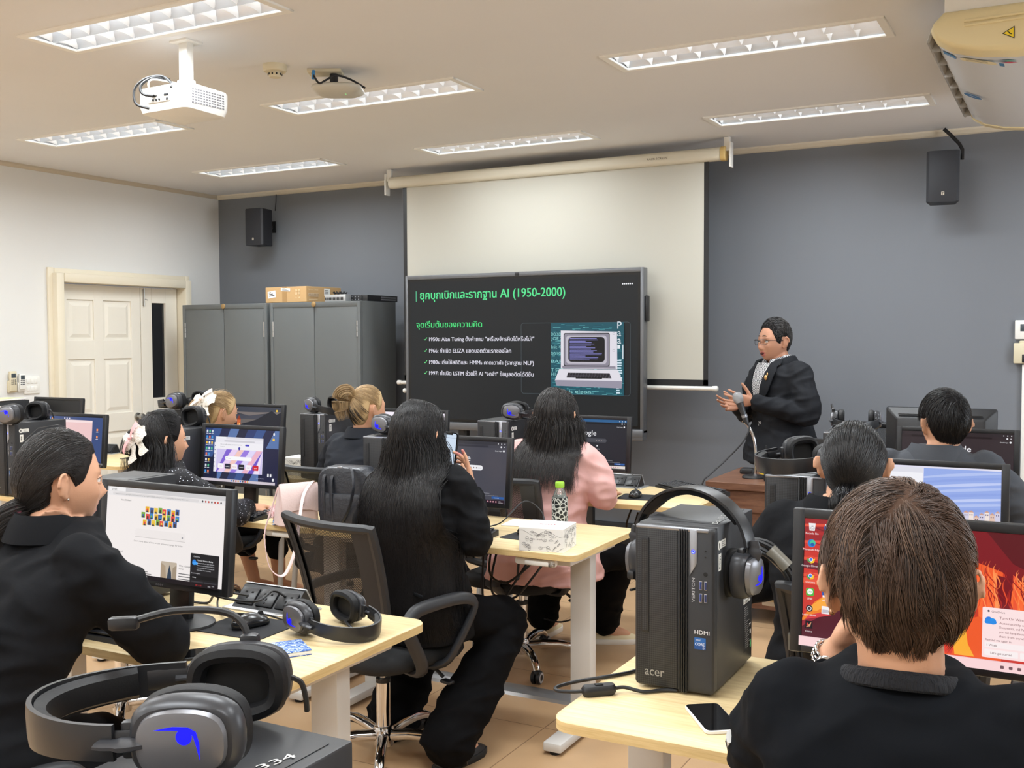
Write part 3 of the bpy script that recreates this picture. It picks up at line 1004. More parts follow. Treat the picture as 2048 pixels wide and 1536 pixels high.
def scr_webpage():
    rnd = random.Random(1)
    c = Px((240, 234, 232))
    c.R(0, 85.5, 160, 4.5, (205, 203, 205)).R(2, 85.8, 24, 4.2, (240, 238, 238)).R(0, 81, 160, 4.4, (232, 228, 228)).R(8, 81.7, 118, 3, (220, 216, 216), 1.4)
    c.X('google', 7, 86.9, 2.6, (90, 88, 90)).X('https://www.google.com/search?q=google+celebrating+our+history&form=edge&hl=en', 12, 82.5, 1.7, (150, 148, 150), 'l', 100)
    for k in range(7):
        c.O(131 + k * 4, 83.2, 1.0, ((70, 70, 74), (180, 70, 60), (200, 80, 70))[k % 3])
    c.X('Home | Dashboard', 21, 76.5, 2.4, (60, 60, 60), 'l', 14)
    pal = [(232, 178, 44), (60, 130, 196), (226, 74, 66), (124, 172, 66), (238, 200, 70), (58, 96, 160)]
    for row, (y, n, x0) in enumerate(((66.5, 8, 56), (60.5, 9, 51.5), (54.5, 8, 55))):
        for i in range(n):
            x = x0 + i * 5.9 + rnd.uniform(-.4, .4)
            yy = y + rnd.uniform(-.8, .8)
            col = pal[(i * 5 + row * 3) % 6]
            c.R(x, yy, 5.2, 5.8, col, 0.3)
            hc = pal[(i * 5 + row * 3 + 2) % 6]
            c.O(x + 2.6, yy + 2.6, 1.25, (70, 50, 44) if i % 2 else hc, c.L + 1)
            c.P([(x + 1, yy), (x + 4.2, yy), (x + 3.6, yy + 2), (x + 1.6, yy + 2)], (46, 52, 70), c.L + 1)
            c.L += 1
    c.R(46, 42, 68, 8, (236, 230, 228), 3).R(46, 41.4, 68, 0.6, (206, 200, 198)).O(110, 45.5, 1, (150, 150, 154)).X('Learn more about it here on our anniversary page for today', 45, 36.6, 2.3, (118, 114, 114), 'l', 66)
    c.X('AI Copilot search', 16, 24.2, 2.6, (40, 40, 42), 'l', 14)
    c.O(18.5, 16.4, 1.6, (120, 120, 124)).X('Google', 22, 16.6, 2.2, (70, 70, 72)).X('https://www.google.com', 22, 14, 1.8, (110, 110, 112), 'l', 16)
    c.X('Google', 17, 10.4, 3, (120, 98, 96))
    bars(c, 17, 7.2, 3, 62, 0.8, 2.1, (130, 128, 128), rnd, 0.7)
    c.R(84, 0.5, 21, 20, (192, 178, 160), 1).P([(92, 1), (99, 1), (98, 10), (95.5, 18), (93.5, 10)], (52, 66, 84)).P([(84, 1), (92, 1), (90, 16), (84, 19)], (172, 152, 128)).P([(105, 1), (99, 1), (100, 15), (105, 18)], (160, 144, 124))
    c.X('What is Google and how it', 108, 17.5, 2.4, (40, 40, 44), 'l', 26).X('works?', 108, 14.6, 2.4, (40, 40, 44))
    bars(c, 108, 10, 4, 24, 0.9, 2.6, (110, 110, 112), rnd)
    c.R(123, 0.8, 36.5, 31.5, (34, 33, 36), 0.8).O(128, 23.6, 2.6, (42, 130, 220)).R(125.6, 21.4, 7, 2.6, (70, 160, 240), 1.2)
    c.X('OneDrive', 127, 28.6, 2, (210, 210, 214)).X('Turn On Windows Backup', 132, 25.2, 2.1, (245, 245, 248), 'l', 20)
    for k, tx in enumerate(('Automatically save your Desktop,', 'Documents, and Pictures to OneDrive', 'so you can keep them protected and', 'access them from anywhere.')):
        c.X(tx, 132, 22.8 - k * 2.2, 1.6, (206, 206, 210), 'l', 22 - 4 * (k == 3))
    c.X('Remind me again in:', 125.4, 12.8, 1.5, (206, 206, 210)).R(125, 7.6, 33, 3.6, (20, 20, 22)).X('1 Week', 127, 8.6, 1.6, (230, 230, 232)).R(125, 1.8, 16, 4, (58, 57, 62), 0.4).R(142, 1.8, 16, 4, (58, 57, 62), 0.4)
    c.X("Let's get started", 133, 3, 1.7, (240, 240, 242), 'c').X('No thanks', 150, 3, 1.7, (240, 240, 242), 'c')
    c.R(0, 0, 160, 0.7, (24, 20, 24)).R(38, -0.0, 122, 4.4, (26, 20, 26))
    for k, col in enumerate(((90, 150, 230), (220, 190, 90), (60, 150, 200), (230, 180, 60), (60, 130, 200), (240, 240, 240))):
        c.R(40 + k * 5, 1, 2.6, 2.6, col, 0.6)
    c.X('SET -1.13%', 132, 1.4, 1.8, (220, 60, 60)).X('ENG', 148, 1.4, 1.7, (225, 225, 228)).X('10:34', 153, 2.3, 1.5, (225, 225, 228))
    return c

def scr_google(bg=(72, 72, 82), bar=(236, 236, 240), task=(44, 28, 40), top=None, dark=False):
    c = Px(bg)
    tc = top or (52, 52, 60)
    c.R(0, 85, 160, 5, tc).R(4, 85, 26, 4.2, bg, 0.8).R(0, 80.6, 160, 4.4, tuple(max(0, v - 6) for v in bg)).R(14, 81.4, 116, 2.8, tuple(max(0, v - 22) for v in bg), 1.3)
    for k in range(3):
        c.O(146 + k * 5.4, 87.3, 0.8, (220, 220, 226))
    c.O(151, 82.8, 1.3, (225, 225, 230)).O(156, 82.8, 0.7, (225, 225, 230))
    c.X('Gmail', 141, 76, 2.4, (230, 230, 235)).X('Images', 147.5, 76, 2.4, (230, 230, 235), 'l', 5).O(155.5, 77, 1.5, (235, 235, 240))
    c.X('Google', 80, 60, 13.5, (238, 238, 242), 'c', 42)
    c.R(38, 47, 84, 7.4, bar, 3.6).O(43.5, 50.7, 1.2, (130, 130, 136))
    for k in range(3):
        c.R(101 + k * 5, 49.6, 2, 2, (130, 120, 120), 0.5)
    c.X('AI Mode', 114, 49.8, 2, (110, 110, 116), 'l', 6)
    for k, tx in enumerate(('Web Store', 'YouTube', 'Gmail', 'Add shortcut')):
        c.O(56 + k * 16, 40.5, 2.6, tuple(min(255, v + 18) for v in bg)).R(54.8 + k * 16, 39.4, 2.4, 2.4, (232, 232, 236), 0.5).X(tx, 56 + k * 16, 34, 2.2, (226, 226, 232), 'c')
    c.X('Activate Windows', 116, 13.5, 2.6, (160, 160, 168)).X('Go to Settings to activate Windows.', 116, 10.6, 2.0, (150, 150, 158), 'l', 34).R(139, 6.8, 20, 3.2, (48, 92, 160), 0.6).X('Customize', 143, 7.6, 1.9, (220, 230, 245))
    c.R(0, 0, 160, 5, task)
    for k, col in enumerate(((240, 240, 244), (60, 140, 220), (240, 190, 60), (220, 80, 60), (230, 230, 235), (90, 170, 90))):
        c.R(58 + k * 6, 1.1, 2.8, 2.8, col, 0.6)
    for k in range(5):
        c.R(128 + k * 4.4, 1.5, 2.2, 2, (206, 150, 160), 0.4)
    c.X('10:34', 151, 2.6, 1.8, (230, 220, 224)).X('15/3/2025', 151, 0.8, 1.5, (230, 220, 224), 'l', 7)
    return c

def scr_browser_purple():
    rnd = random.Random(4)
    c = Px((40, 46, 82))
    for k in range(9):
        a = 8 * k
        c.P([(-2 + a * 2.4, 90), (30 + a * 2.4, 90), (6 + a * 2, 0), (-30 + a * 2, 0)], ((44, 60, 110), (58, 84, 140), (36, 40, 74), (88, 116, 168), (30, 34, 62))[k % 5] )
    c.R(0, 0, 30, 40, (28, 32, 60)).R(120, 0, 40, 60, (34, 36, 66))
    icons = [(214, 220, 230), (70, 150, 220), (236, 190, 70), (90, 190, 140), (220, 120, 90), (240, 240, 244)]
    for cx in range(3):
        for cy in range(8):
            if cx == 2 and cy > 3:
                continue
            c.R(3 + cx * 6.6, 82 - cy * 9.8, 3.6, 4.6, icons[(cx * 3 + cy) % 6], 0.8).R(2.4 + cx * 6.6, 80 - cy * 9.8, 4.8, 0.8, (226, 228, 236))
    c.R(150, 82, 3.4, 4.4, (230, 232, 238), 1.2).R(149, 73, 4.6, 4, (240, 198, 66), 0.6)
    for k in range(3):
        c.R(141 + k * 5.4, 13 if k < 2 else 6, 3.4, 5, (238, 238, 242), 0.4)
    c.R(26, 16, 104, 60, (238, 236, 242))
    c.R(26, 72, 104, 4, (222, 220, 228)).R(30, 72.6, 20, 3.4, (240, 240, 244), 0.6).R(26, 66.8, 104, 4.6, (232, 230, 238)).R(46, 67.6, 66, 2.8, (206, 204, 212), 1)
    c.X('Set up a profile to keep your bookmarks here', 38, 62.4, 2.6, (90, 88, 100), 'l', 46).R(92, 61.6, 9, 3, (70, 64, 190), 1.2).X('Set up now', 38, 58.6, 2.2, (120, 118, 128))
    c.R(30, 16, 100, 39, (206, 196, 236))
    for k, col in enumerate(((126, 96, 206), (232, 206, 240), (240, 196, 190), (150, 120, 220), (222, 214, 246), (236, 180, 200), (112, 84, 196), (238, 224, 244))):
        x0 = 30 + k * 13
        c.P([(max(30, x0 - 8), 16), (min(130, x0 + 3), 16), (min(130, x0 + 34), 55), (min(130, x0 + 22), 55)], col)
    c.O(80, 57.5, 2.2, (60, 56, 160)).R(78.6, 54.4, 2.8, 1.8, (60, 56, 160), 0.4)
    c.R(50, 37, 58, 6.4, (246, 246, 250), 3).X('Search', 57, 39, 2.4, (150, 148, 160)).O(54, 40.2, 1, (110, 110, 120))
    for k, (col, tc) in enumerate((((244, 240, 246), (190, 60, 60)), ((36, 34, 60), (240, 240, 244)), ((244, 240, 246), (200, 110, 60)), ((30, 30, 44), (240, 240, 244)), ((244, 240, 246), (90, 90, 100)), ((206, 36, 52), (250, 240, 240)))):
        c.R(35 + k * 15.2, 22, 12.6, 8.6, col, 1.6).X(('shop', 'booking', 'express', 'youtube', 'social', 'agoda')[k], 41.3 + k * 15.2, 25.2, 2.6, tc, 'c')
    c.R(26, 16, 3.6, 50, (232, 230, 240))
    for k in range(6):
        c.O(27.8, 60 - k * 7, 0.9, (90, 90, 150))
    c.R(0, 0, 160, 4.4, (206, 196, 206))
    for k in range(8):
        c.R(66 + k * 5, 1, 2.6, 2.6, ((80, 130, 210), (60, 60, 70), (206, 70, 70), (230, 170, 60))[k % 4], 0.6)
    c.X('Activate Windows', 120, 9, 2.4, (170, 174, 196))
    return c

def scr_castle():
    c = Px((58, 58, 66))
    for y, col in ((70, (70, 72, 84)), (60, (104, 98, 96)), (50, (146, 118, 100)), (44, (176, 130, 96))):
        c.R(0, 30, 160, y - 30 + 20, col) if False else c.R(0, y - 14, 160, 16, col)
    c.R(0, 74, 160, 16, (62, 66, 78)).P([(20, 78), (70, 70), (120, 76), (160, 72), (160, 80), (90, 78)], (120, 112, 110))
    c.P([(0, 52), (22, 58), (44, 50), (70, 56), (92, 62), (116, 74), (134, 82), (148, 74), (160, 80), (160, 20), (0, 20)], (34, 36, 46))
    c.P([(0, 40), (30, 44), (60, 40), (100, 46), (160, 42), (160, 10), (0, 10)], (24, 26, 36))
    c.R(0, 0, 160, 26, (30, 36, 56))
    c.R(36, 26, 10, 34, (206, 104, 58)).P([(35, 60), (47, 60), (41, 70)], (150, 60, 40)).R(38, 48, 2, 4, (255, 210, 120)).R(42, 48, 2, 4, (255, 210, 120))
    c.P([(36, 22), (70, 22), (72, 42), (60, 46), (40, 44)], (236, 110, 44)).R(44, 26, 22, 14, (250, 140, 60))
    for k in range(6):
        c.O(20 + k * 3, 20 + (k % 3) * 6, 2.6, (206, 74, 40)).O(76 + k * 3.2, 22 + (k % 2) * 6, 2.8, (214, 80, 44))
    for k in range(10):
        c.R(100 + k * 5, 22 + (k * 3) % 4, 3, 0.8, (236, 206, 150))
    for k in range(5):
        c.R(6, 78 - k * 11, 4, 5, ((230, 200, 90), (220, 100, 70), (90, 160, 220), (240, 240, 244), (90, 200, 120))[k], 1).R(14, 78 - k * 11, 4, 5, ((240, 240, 244), (80, 170, 220), (230, 120, 80), (70, 180, 110), (230, 200, 90))[k], 1)
    c.R(148, 80, 4, 4.6, (240, 198, 66), 0.6)
    return c

def scr_pink():
    c = Px((62, 80, 128))
    c.R(28, 18, 104, 66, (238, 200, 200)).R(28, 79, 104, 5, (246, 222, 222))
    for k in range(3):
        c.R(52 + k * 7, 85.5, 3, 2.2, (230, 226, 236), 0.4)
    for k in range(4):
        c.R(3, 82 - k * 11, 3.6, 5, (232, 232, 238), 1).R(10, 82 - k * 11, 3.6, 5, ((120, 150, 220), (230, 130, 90))[k % 2], 1).R(17, 82 - k * 11, 3.6, 5, (236, 150, 90), 1)
    for k in range(2):
        c.R(145, 64 - k * 14, 4.4, 4.6, (238, 150, 90), 0.6).R(144, 61.6 - k * 14, 6.4, 1, (220, 222, 232))
    c.R(60, 40, 20, 14, (220, 120, 140), 1).R(90, 40, 20, 14, (250, 236, 236), 1).R(60, 24, 50, 10, (246, 226, 226), 1)
    c.R(0, 0, 160, 4.4, (38, 46, 78))
    return c

def scr_canyon():
    c = Px((206, 58, 50))
    # banded red rock, orange folds, dark shadowed hill, violet sky gap
    c.P([(0, 90), (160, 90), (160, 66), (0, 74)], (160, 40, 44)).P([(90, 90), (160, 90), (160, 40), (120, 58), (104, 74)], (126, 22, 32)).P([(118, 90), (160, 90), (160, 58), (134, 70)], (92, 16, 26)).P([(150, 90), (160, 90), (160, 82)], (196, 40, 48))
    for k in range(7):
        y = 86 - k * 6
        c.P([(0, y), (26, y + 1.5), (60, y - 2), (60, y - 3.4), (26, y - 0.4), (0, y - 2)], ((226, 80, 60), (176, 46, 48))[k % 2])
    c.P([(0, 60), (20, 57), (52, 56), (52, 50), (24, 52), (0, 54)], (110, 34, 48)).P([(0, 47), (24, 50), (60, 44), (60, 40), (0, 43)], (232, 88, 60))
    c.P([(0, 18), (8, 30), (20, 40), (30, 43), (44, 42), (62, 50), (62, 30), (0, 8)], (238, 130, 44)).P([(2, 24), (14, 34), (26, 38), (22, 32), (10, 24)], (250, 170, 66))
    c.P([(0, 16), (14, 22), (30, 37), (44, 34), (72, 22), (72, 4), (0, 4)], (150, 40, 56)).P([(0, 12), (32, 33), (50, 22), (72, 14), (72, 4), (0, 4)], (84, 26, 40)).P([(40, 29), (66, 26), (72, 18), (56, 22)], (216, 70, 80)).P([(2, 17), (20, 22), (31, 33), (20, 26), (4, 20)], (214, 64, 70))
    c.P([(84, 86), (100, 84), (110, 70), (128, 64), (128, 4), (84, 4)], (240, 92, 44))
    c.P([(92, 84), (100, 80), (108, 66), (118, 60), (136, 58), (150, 62), (160, 58), (160, 28), (142, 30), (130, 26), (112, 34), (106, 46), (98, 62)], (250, 106, 52))
    for k in range(9):
        x = 104 + k * 6
        c.P([(x, 66 - k * 0.6), (x + 2.2, 65 - k * 0.7), (x + 5 - (k % 3), 34 - k), (x + 2.6 - (k % 3), 33 - k)], ((255, 150, 86), (206, 60, 40), (236, 84, 48))[k % 3])
    c.P([(124, 62), (134, 60), (132, 30), (127, 28)], (120, 20, 30)).P([(140, 60), (146, 61), (146, 34), (141, 32)], (136, 26, 34))
    c.P([(94, 52), (106, 51), (107, 38), (104, 28), (96, 26), (92, 34)], (176, 170, 220)).P([(92, 58), (104, 56), (106, 51), (94, 52)], (250, 170, 60))
    c.P([(84, 30), (92, 32), (101, 30), (103, 20), (98, 6), (84, 6)], (226, 60, 44)).P([(90, 30), (98, 34), (103, 28), (100, 20), (94, 24)], (248, 90, 60)).P([(98, 22), (106, 27), (108, 14), (112, 6), (100, 6)], (252, 176, 56))
    c.P([(72, 22), (84, 26), (92, 10), (84, 4), (72, 4)], (236, 74, 50))
    rs = random.Random(6)
    for k in range(70):     # long streaks in the rock
        x = 96 + 62 * rs.random()
        y = 72 - (x - 96) * 0.25 + rs.uniform(-10, 6)
        ln, wv = rs.uniform(12, 30), rs.uniform(-3, 6)
        L0 = [(x + wv * (u / 6) ** 2 - 2 * math.sin(u), y - ln * u / 6) for u in range(7)]
        col = ((255, 140, 78), (226, 76, 44), (176, 40, 34), (248, 118, 60), (140, 26, 30))[k % 5]
        c.P(L0 + [(a + 0.9 * math.sin(PI * i / 6), b) for i, (a, b) in reversed(list(enumerate(L0)))], col)
    for k in range(26):     # layers of the left slope
        y = 84 - 40 * rs.random()
        x0, w = 62 * rs.random(), rs.uniform(14, 34)
        pts = [(x0 + w * u / 5, y + 1.2 * math.sin(u * 0.9 + k)) for u in range(6)]
        c.P(pts + [(a, b - 0.5 - 0.4 * math.sin(PI * i / 5)) for i, (a, b) in reversed(list(enumerate(pts)))], ((236, 96, 70), (150, 36, 46), (220, 70, 56), (120, 28, 42))[k % 4])
    # icons down the left
    names = ['Recycle Bin', 'Microsoft Edge', 'Google Chrome', 'Chrome', 'LINE', 'Learn about', 'Game']
    for k in range(7):
        x, y = 4.2, 82 - k * 11.6
        if k == 0:
            c.P([(x, y + 5.4), (x + 4.8, y + 5.4), (x + 4.2, y), (x + 0.6, y)], (240, 236, 238)).X('♻', x + 1, y + 1.2, 3, (110, 110, 120))
        elif k == 1:
            c.O(x + 2.4, y + 2.6, 2.8, (44, 130, 200)).O(x + 3.2, y + 3.2, 1.8, (70, 196, 150)).O(x + 3, y + 1.8, 1.2, (30, 90, 170))
        elif k in (2, 3):
            c.O(x + 2.4, y + 2.6, 2.8, (222, 70, 54)).P([(x + 2.4, y + 2.6), (x + 5.2, y + 3.4), (x + 4.4, y + 0.4), (x + 2.2, y - 0.2)], (244, 196, 50)).P([(x + 2.4, y + 2.6), (x - 0.3, y + 3.2), (x - 0.1, y + 1.4), (x + 2.2, y - 0.2)], (70, 160, 84)).O(x + 2.4, y + 2.6, 1.4, (245, 245, 248)).O(x + 2.4, y + 2.6, 1.05, (64, 126, 226))
        elif k == 4:
            c.R(x - 0.2, y, 5.4, 5.4, (74, 186, 70), 1.2).circ((x + 2.5) / 160 * SW, (y + 2.9) / 90 * SH, 2 / 160 * SW, (244, 248, 244)).X('LINE', x + 2.5, y + 2.3, 1.5, (60, 160, 60), 'c')
        elif k == 5:
            c.O(x + 2.4, y + 2.6, 2.4, (52, 40, 46)).O(x + 2.4, y + 2.6, 1.6, (226, 220, 224)).O(x + 2.4, y + 2.6, 1.1, (70, 54, 60))
        else:
            c.R(x, y, 5, 5.4, (30, 20, 30)).P([(x + 0.6, y + 0.8), (x + 4.2, y + 4.8), (x + 3.4, y + 1.4)], (220, 160, 120)).P([(x + 1, y + 4.4), (x + 2.6, y + 2.4), (x + 1, y + 2)], (220, 60, 60))
        c.X(names[k], x + 2.5, y - 2.6, 2, (245, 236, 236), 'c')
        x = 15.4
        if k == 2:
            c.P([(x, y + 4.6), (x + 2.2, y + 5.6), (x + 4.4, y + 4.6), (x + 3.8, y + 1), (x + 2.2, y - 0.4), (x + 0.6, y + 1)], (230, 70, 60)).P([(x + 1, y + 3.8), (x + 3.4, y + 3.8), (x + 2.2, y + 1)], (245, 240, 240)).X('Brave', x + 2.3, y - 2.6, 2, (245, 236, 236), 'c')
        elif k == 3:
            c.O(x + 2.2, y + 2.8, 2, (240, 196, 80)).O(x + 3, y + 2, 1.5, (110, 130, 226)).R(x + 0.4, y + 3, 2, 2, (244, 240, 240)).X('Copilot', x + 2.3, y - 2.6, 2, (245, 236, 236), 'c')
        elif k < 5:
            c.P([(x, y), (x + 4.4, y), (x + 4.4, y + 4), (x + 3, y + 5.4), (x, y + 5.4)], (245, 242, 244)).R(x - 0.6, y + 1.4, 2.2, 2.4, (60, 90, 170)).X(('report', 'project plan', '', '', 'edited')[k], x + 2.3, y - 2.6, 2, (245, 236, 236), 'c') if k != 2 else None
        elif k == 5:
            c.R(x - 0.4, y, 5.2, 5.4, (244, 240, 242)).R(x + 0.2, y + 0.6, 4, 2.4, (196, 190, 200))
    c.R(0, 0, 160, 6.2, (250, 214, 216)).R(0, 6.2, 160, 0.5, (240, 200, 204))
    for k, col in enumerate(((40, 40, 46), (90, 140, 220), (70, 190, 70), (40, 120, 70))):
        c.R(70 + k * 7, 1.4, 3.2, 3.2, col, 0.7)
    for k in range(5):
        c.R(128 + k * 5, 2, 2.2, 2, (120, 90, 96), 0.5)
    c.R(117, 8.4, 43, 33, (252, 226, 226), 0.8)
    c.O(120.6, 39, 0.7, (90, 80, 90)).X('OneDrive', 122.4, 38.2, 2, (110, 90, 96)).O(120.8, 33, 2.2, (50, 130, 226)).O(123.2, 32.4, 2, (40, 150, 236)).R(118.4, 30.6, 7, 2.6, (46, 140, 230), 1.2)
    c.X('Turn On Windows Backup', 127, 34.4, 2.3, (120, 60, 66), 'l', 26)
    for k, tx in enumerate(('Automatically save your Desktop,', 'Documents, and Pictures to OneDrive so', 'you can keep them protected and access', 'them from anywhere.')):
        c.X(tx, 127, 31.2 - k * 2.9, 2.1, (130, 84, 88), 'l', 31 - 13 * (k == 3))
    c.X('Remind me again in:', 119, 19.6, 2, (120, 84, 90)).R(118.6, 15.2, 40, 3.6, (250, 238, 238), 0.4).X('1 Week', 120, 16.2, 2, (110, 76, 80))
    c.R(118.6, 10, 19.6, 4, (250, 240, 240), 0.5).R(139.4, 10, 19.6, 4, (250, 240, 240), 0.5).X("Let's get started", 128.4, 11.2, 2, (110, 76, 80), 'c').X('No thanks', 149, 11.2, 2, (110, 76, 80), 'c')
    return c

def scr_bridge():
    c = Px((226, 224, 240))
    c.R(4, 4, 74, 84, (240, 240, 246)).R(4, 82, 74, 6, (222, 222, 232)).R(12, 68, 20, 7, (60, 92, 200), 3).X('Ask a question', 22, 70.2, 2.4, (240, 244, 255), 'c')
    for k in range(6):
        c.R(8, 60 - k * 8, 40 + 12 * (k % 3), 1.2, (170, 170, 184))
    c.O(64, 52, 1.4, (80, 80, 90)).O(70, 52, 1.2, (120, 120, 130))
    c.R(79, 4, 81, 84, (150, 172, 232))
    for k in range(8):
        y = 82 - k * 6
        c.P([(79, y - 4), (104, y), (132, y + 3), (160, y + 5), (160, y + 2.6), (130, y - 0.6), (100, y - 3.4), (79, y - 6)], ((178, 194, 240), (142, 164, 228), (192, 204, 244))[k % 3])
    c.R(79, 4, 81, 28, (238, 214, 190))
    rnd = random.Random(9)
    for k in range(15):
        x = 79 + k * 5.4
        h = 34 + rnd.random() * 9
        c.R(x, 28, 5, h - 28, ((240, 226, 220), (226, 196, 180), (210, 206, 226))[k % 3]).P([(x - 0.4, h), (x + 5.4, h), (x + 2.5, h + 2.4)], (206, 160, 140))
        for q in range(2):
            c.R(x + 1 + q * 2, h - 3.4, 0.9, 1.6, (90, 80, 120))
    for x, w, h in ((98, 6, 18), (116, 14, 14), (146, 12, 18)):
        c.P([(x, 4), (x + w, 4), (x + w, h - 2)] + [(x + w / 2 + w / 2 * math.cos(a * PI / 6), h - 2 + w * 0.5 * math.sin(a * PI / 6)) for a in range(1, 6)] + [(x, h - 2)], (168, 100, 70))
    for x in (94, 112, 134, 142):
        c.R(x, 4, 0.8, 24, (206, 176, 150))
    c.R(0, 0, 160, 4, (200, 196, 210))
    return c

def scr_mail():
    c = Px((236, 226, 238))
    c.R(0, 82, 160, 8, (244, 236, 246)).R(100, 84, 40, 3, (200, 196, 210), 1)
    c.R(90, 0, 66, 66, (90, 120, 186)).R(90, 0, 66, 34, (140, 150, 200)).R(90, 0, 66, 16, (190, 176, 206)).X('Images', 120, 56, 4, (240, 240, 250))
    return c

m_off = mat('switched_off_screen', (28, 29, 31), 0.3, spec=0.4)
MONITORS = [
    (-2.138, 2.03, 0.0, scr_webpage, 'acer monitor showing a white web page with coloured picture tiles'),
    (-2.15, 3.57, 0.0, lambda: scr_google(), 'monitor showing a grey search page, before the person raising a phone'),
    (-3.29, 3.57, 0.0, scr_browser_purple, 'monitor with a purple browser window over a night-blue desktop picture'),
    (-4.63, 3.76, 0.0, scr_pink, 'monitor with a pink window on a blue desktop, near the white door'),
    (-0.235, 2.06, 0.0, scr_canyon, 'monitor with a red and orange canyon picture, nearest on the right'),
    (-0.405, 3.5, 0.0, scr_bridge, 'monitor with a stone bridge and cloudy blue sky picture'),
    (-2.14, 4.78, 0.0, lambda: scr_google((34, 36, 44), (70, 72, 80), (222, 214, 206), (40, 92, 140)), 'monitor showing a nearly black search page, beside the person in pink'),
    (-4.32, 4.78, 0.0, scr_castle, 'monitor with a glowing orange castle picture against grey cabinets'),
    (-3.19, 4.78, 0.0, scr_mail, 'monitor with a pale page, mostly behind the black long hair'),
    (-6.0, 4.74, 0.0, None, 'switched-off black monitor before the white door'),
    (-0.43, 4.78, 0.0, lambda: scr_google((52, 42, 46), (236, 232, 234), (40, 30, 34), (44, 36, 40)), 'monitor with a dark brown search page, beyond the man in the grey jacket'),
]
for x, y, r, fn, lab in MONITORS:
    t, M = make_monitor('monitor', 0.055 if fn is scr_canyon else 0.0)
    t.location = (x, y, DH)
    t.rotation_euler = (0, 0, r)
    t['label'] = lab
    if fn:
        screen_on(t, M, fn())
    else:
        b = MB(m_off)
        b.T = M
        b.box((0, SCREEN_Y + 0.002, MH / 2), (SW + 0.004, 0.003, SH + 0.004)).build('screen', t, smooth=False)
    if fn is scr_webpage or fn is scr_canyon:
        c = Canvas(0.1, 0.1, 0)
        c.text('acer', 0, 0, 0.011, (120, 120, 124), 'c', 0.03)
        c.put(M @ plane_M((0, -0.0112, 0.006), (1, 0, 0), (0, 0, 1)), 'bezel_lettering', t)

# ------------------------------------------------------------------ steel cupboards and what stands on them
m_cab = mat('grey_enamel_steel', (98, 102, 103), 0.38, spec=0.45, var=0.04, vscale=4)
CY = 6.4
def cupboard(x0, x1, label):
    t = thing('steel_cupboard', label, 'cupboard', ((x0 + x1) / 2, CY, 0), group='grey steel cupboards')
    w, h, d = x1 - x0, 1.81, 0.46
    b = MB(m_cab)
    b.box((0, d / 2 + 0.012, h / 2), (w, d - 0.02, h), 0.003)
    b.box((0, 0.0065, h - 0.021), (w - 0.05, 0.03, 0.04), 0.003)
    for s in (-1, 1):
        b.box((s * (w / 2 - 0.0145), 0.006, h / 2), (0.028, 0.031, h - 0.003), 0.003)
    b.build('carcass', t)
    for s in (-1, 1):
        dw = w / 2 - 0.03
        do = MB(m_cab).box((s * (dw / 2 + 0.0015), 0.004, h / 2 - 0.01), (dw - 0.001, 0.02, h - 0.06), 0.004)
        dd = do.build('door', t)
        for z in (1.6, 0.95, 0.25):
            hg = MB(m_steel)
            for k in range(3):
                hg.cyl((s * (w / 2 - 0.029), -0.008, z - 0.06 + k * 0.041), (s * (w / 2 - 0.029), -0.008, z - 0.022 + k * 0.041), 0.006, n=10)
            hg.build('hinge', dd)
        hd = MB(m_chrome).cyl((s * 0.055, -0.006, 0.885), (s * 0.055, -0.03, 0.885), 0.013, n=16)
        hd.box((s * 0.055, -0.012, 0.885), (0.028, 0.012, 0.06), 0.006)
        hd.tube([(s * 0.055 - 0.005, -0.032, 0.885), (s * 0.055 - 0.03, -0.036, 0.875), (s * 0.055 - 0.036, -0.036, 0.83), (s * 0.055 - 0.026, -0.036, 0.785)], [0.009, 0.009, 0.008, 0.006], 10)
        hd.build('handle', dd)
    MB(mat('old_brass', (170, 140, 96), 0.45, 0.6)).lathe([(0.022, 0), (0.02, 0.006), (0.008, 0.01)], (0.0, -0.01, h - 0.02), 16, (0, -1, 0)).build('top_catch', t)
cupboard(-6.56, -5.648, 'grey steel cupboard right beside the white door')
cupboard(-5.612, -4.735, 'grey steel cupboard with the cardboard box on top, next to the big screen')

m_card = mat('brown_cardboard', (196, 160, 112), 0.8, bump=0.05, bscale=80)
t = thing('cardboard_box', 'flat brown cardboard box with white stickers, lying on the grey cupboard', 'box', (-5.47, 6.63, 1.812), (0, 0, math.radians(-4)))
MB(m_card).box((0, 0, 0.061), (0.44, 0.4, 0.122), 0.002).build('carton', t, smooth=False)
MB(mat('packing_tape', (170, 134, 88), 0.3)).box((-0.012, 0, 0.0615), (0.05, 0.4025, 0.1245), 0.001).build('tape', t, smooth=False)
FM = plane_M((0, -0.2016, 0), (1, 0, 0), (0, 0, 1))
for k, (x, y, w, h, r) in enumerate(((-0.15, 0.065, 0.085, 0.055, 0.12), (0.0, 0.1, 0.1, 0.024, -0.06))):
    c = Canvas(0.4, 0.1, 0)
    ca, sa = math.cos(r), math.sin(r)
    q = lambda a, b: (x + a * ca - b * sa, y + a * sa + b * ca)
    c.poly([q(-w / 2, -h / 2), q(w / 2, -h / 2), q(w / 2, h / 2), q(-w / 2, h / 2)], (236, 236, 232))
    for j in range(3):
        a, b = -w * 0.36, h * (0.24 - 0.24 * j)
        c.poly([q(a, b), q(a + w * (0.3 + 0.2 * j), b), q(a + w * (0.3 + 0.2 * j), b + h * 0.12), q(a, b + h * 0.12)], (60, 60, 64))
    c.put(FM, 'shipping_label', t, 'white shipping label')
c = Canvas(0.4, 0.1, 0)
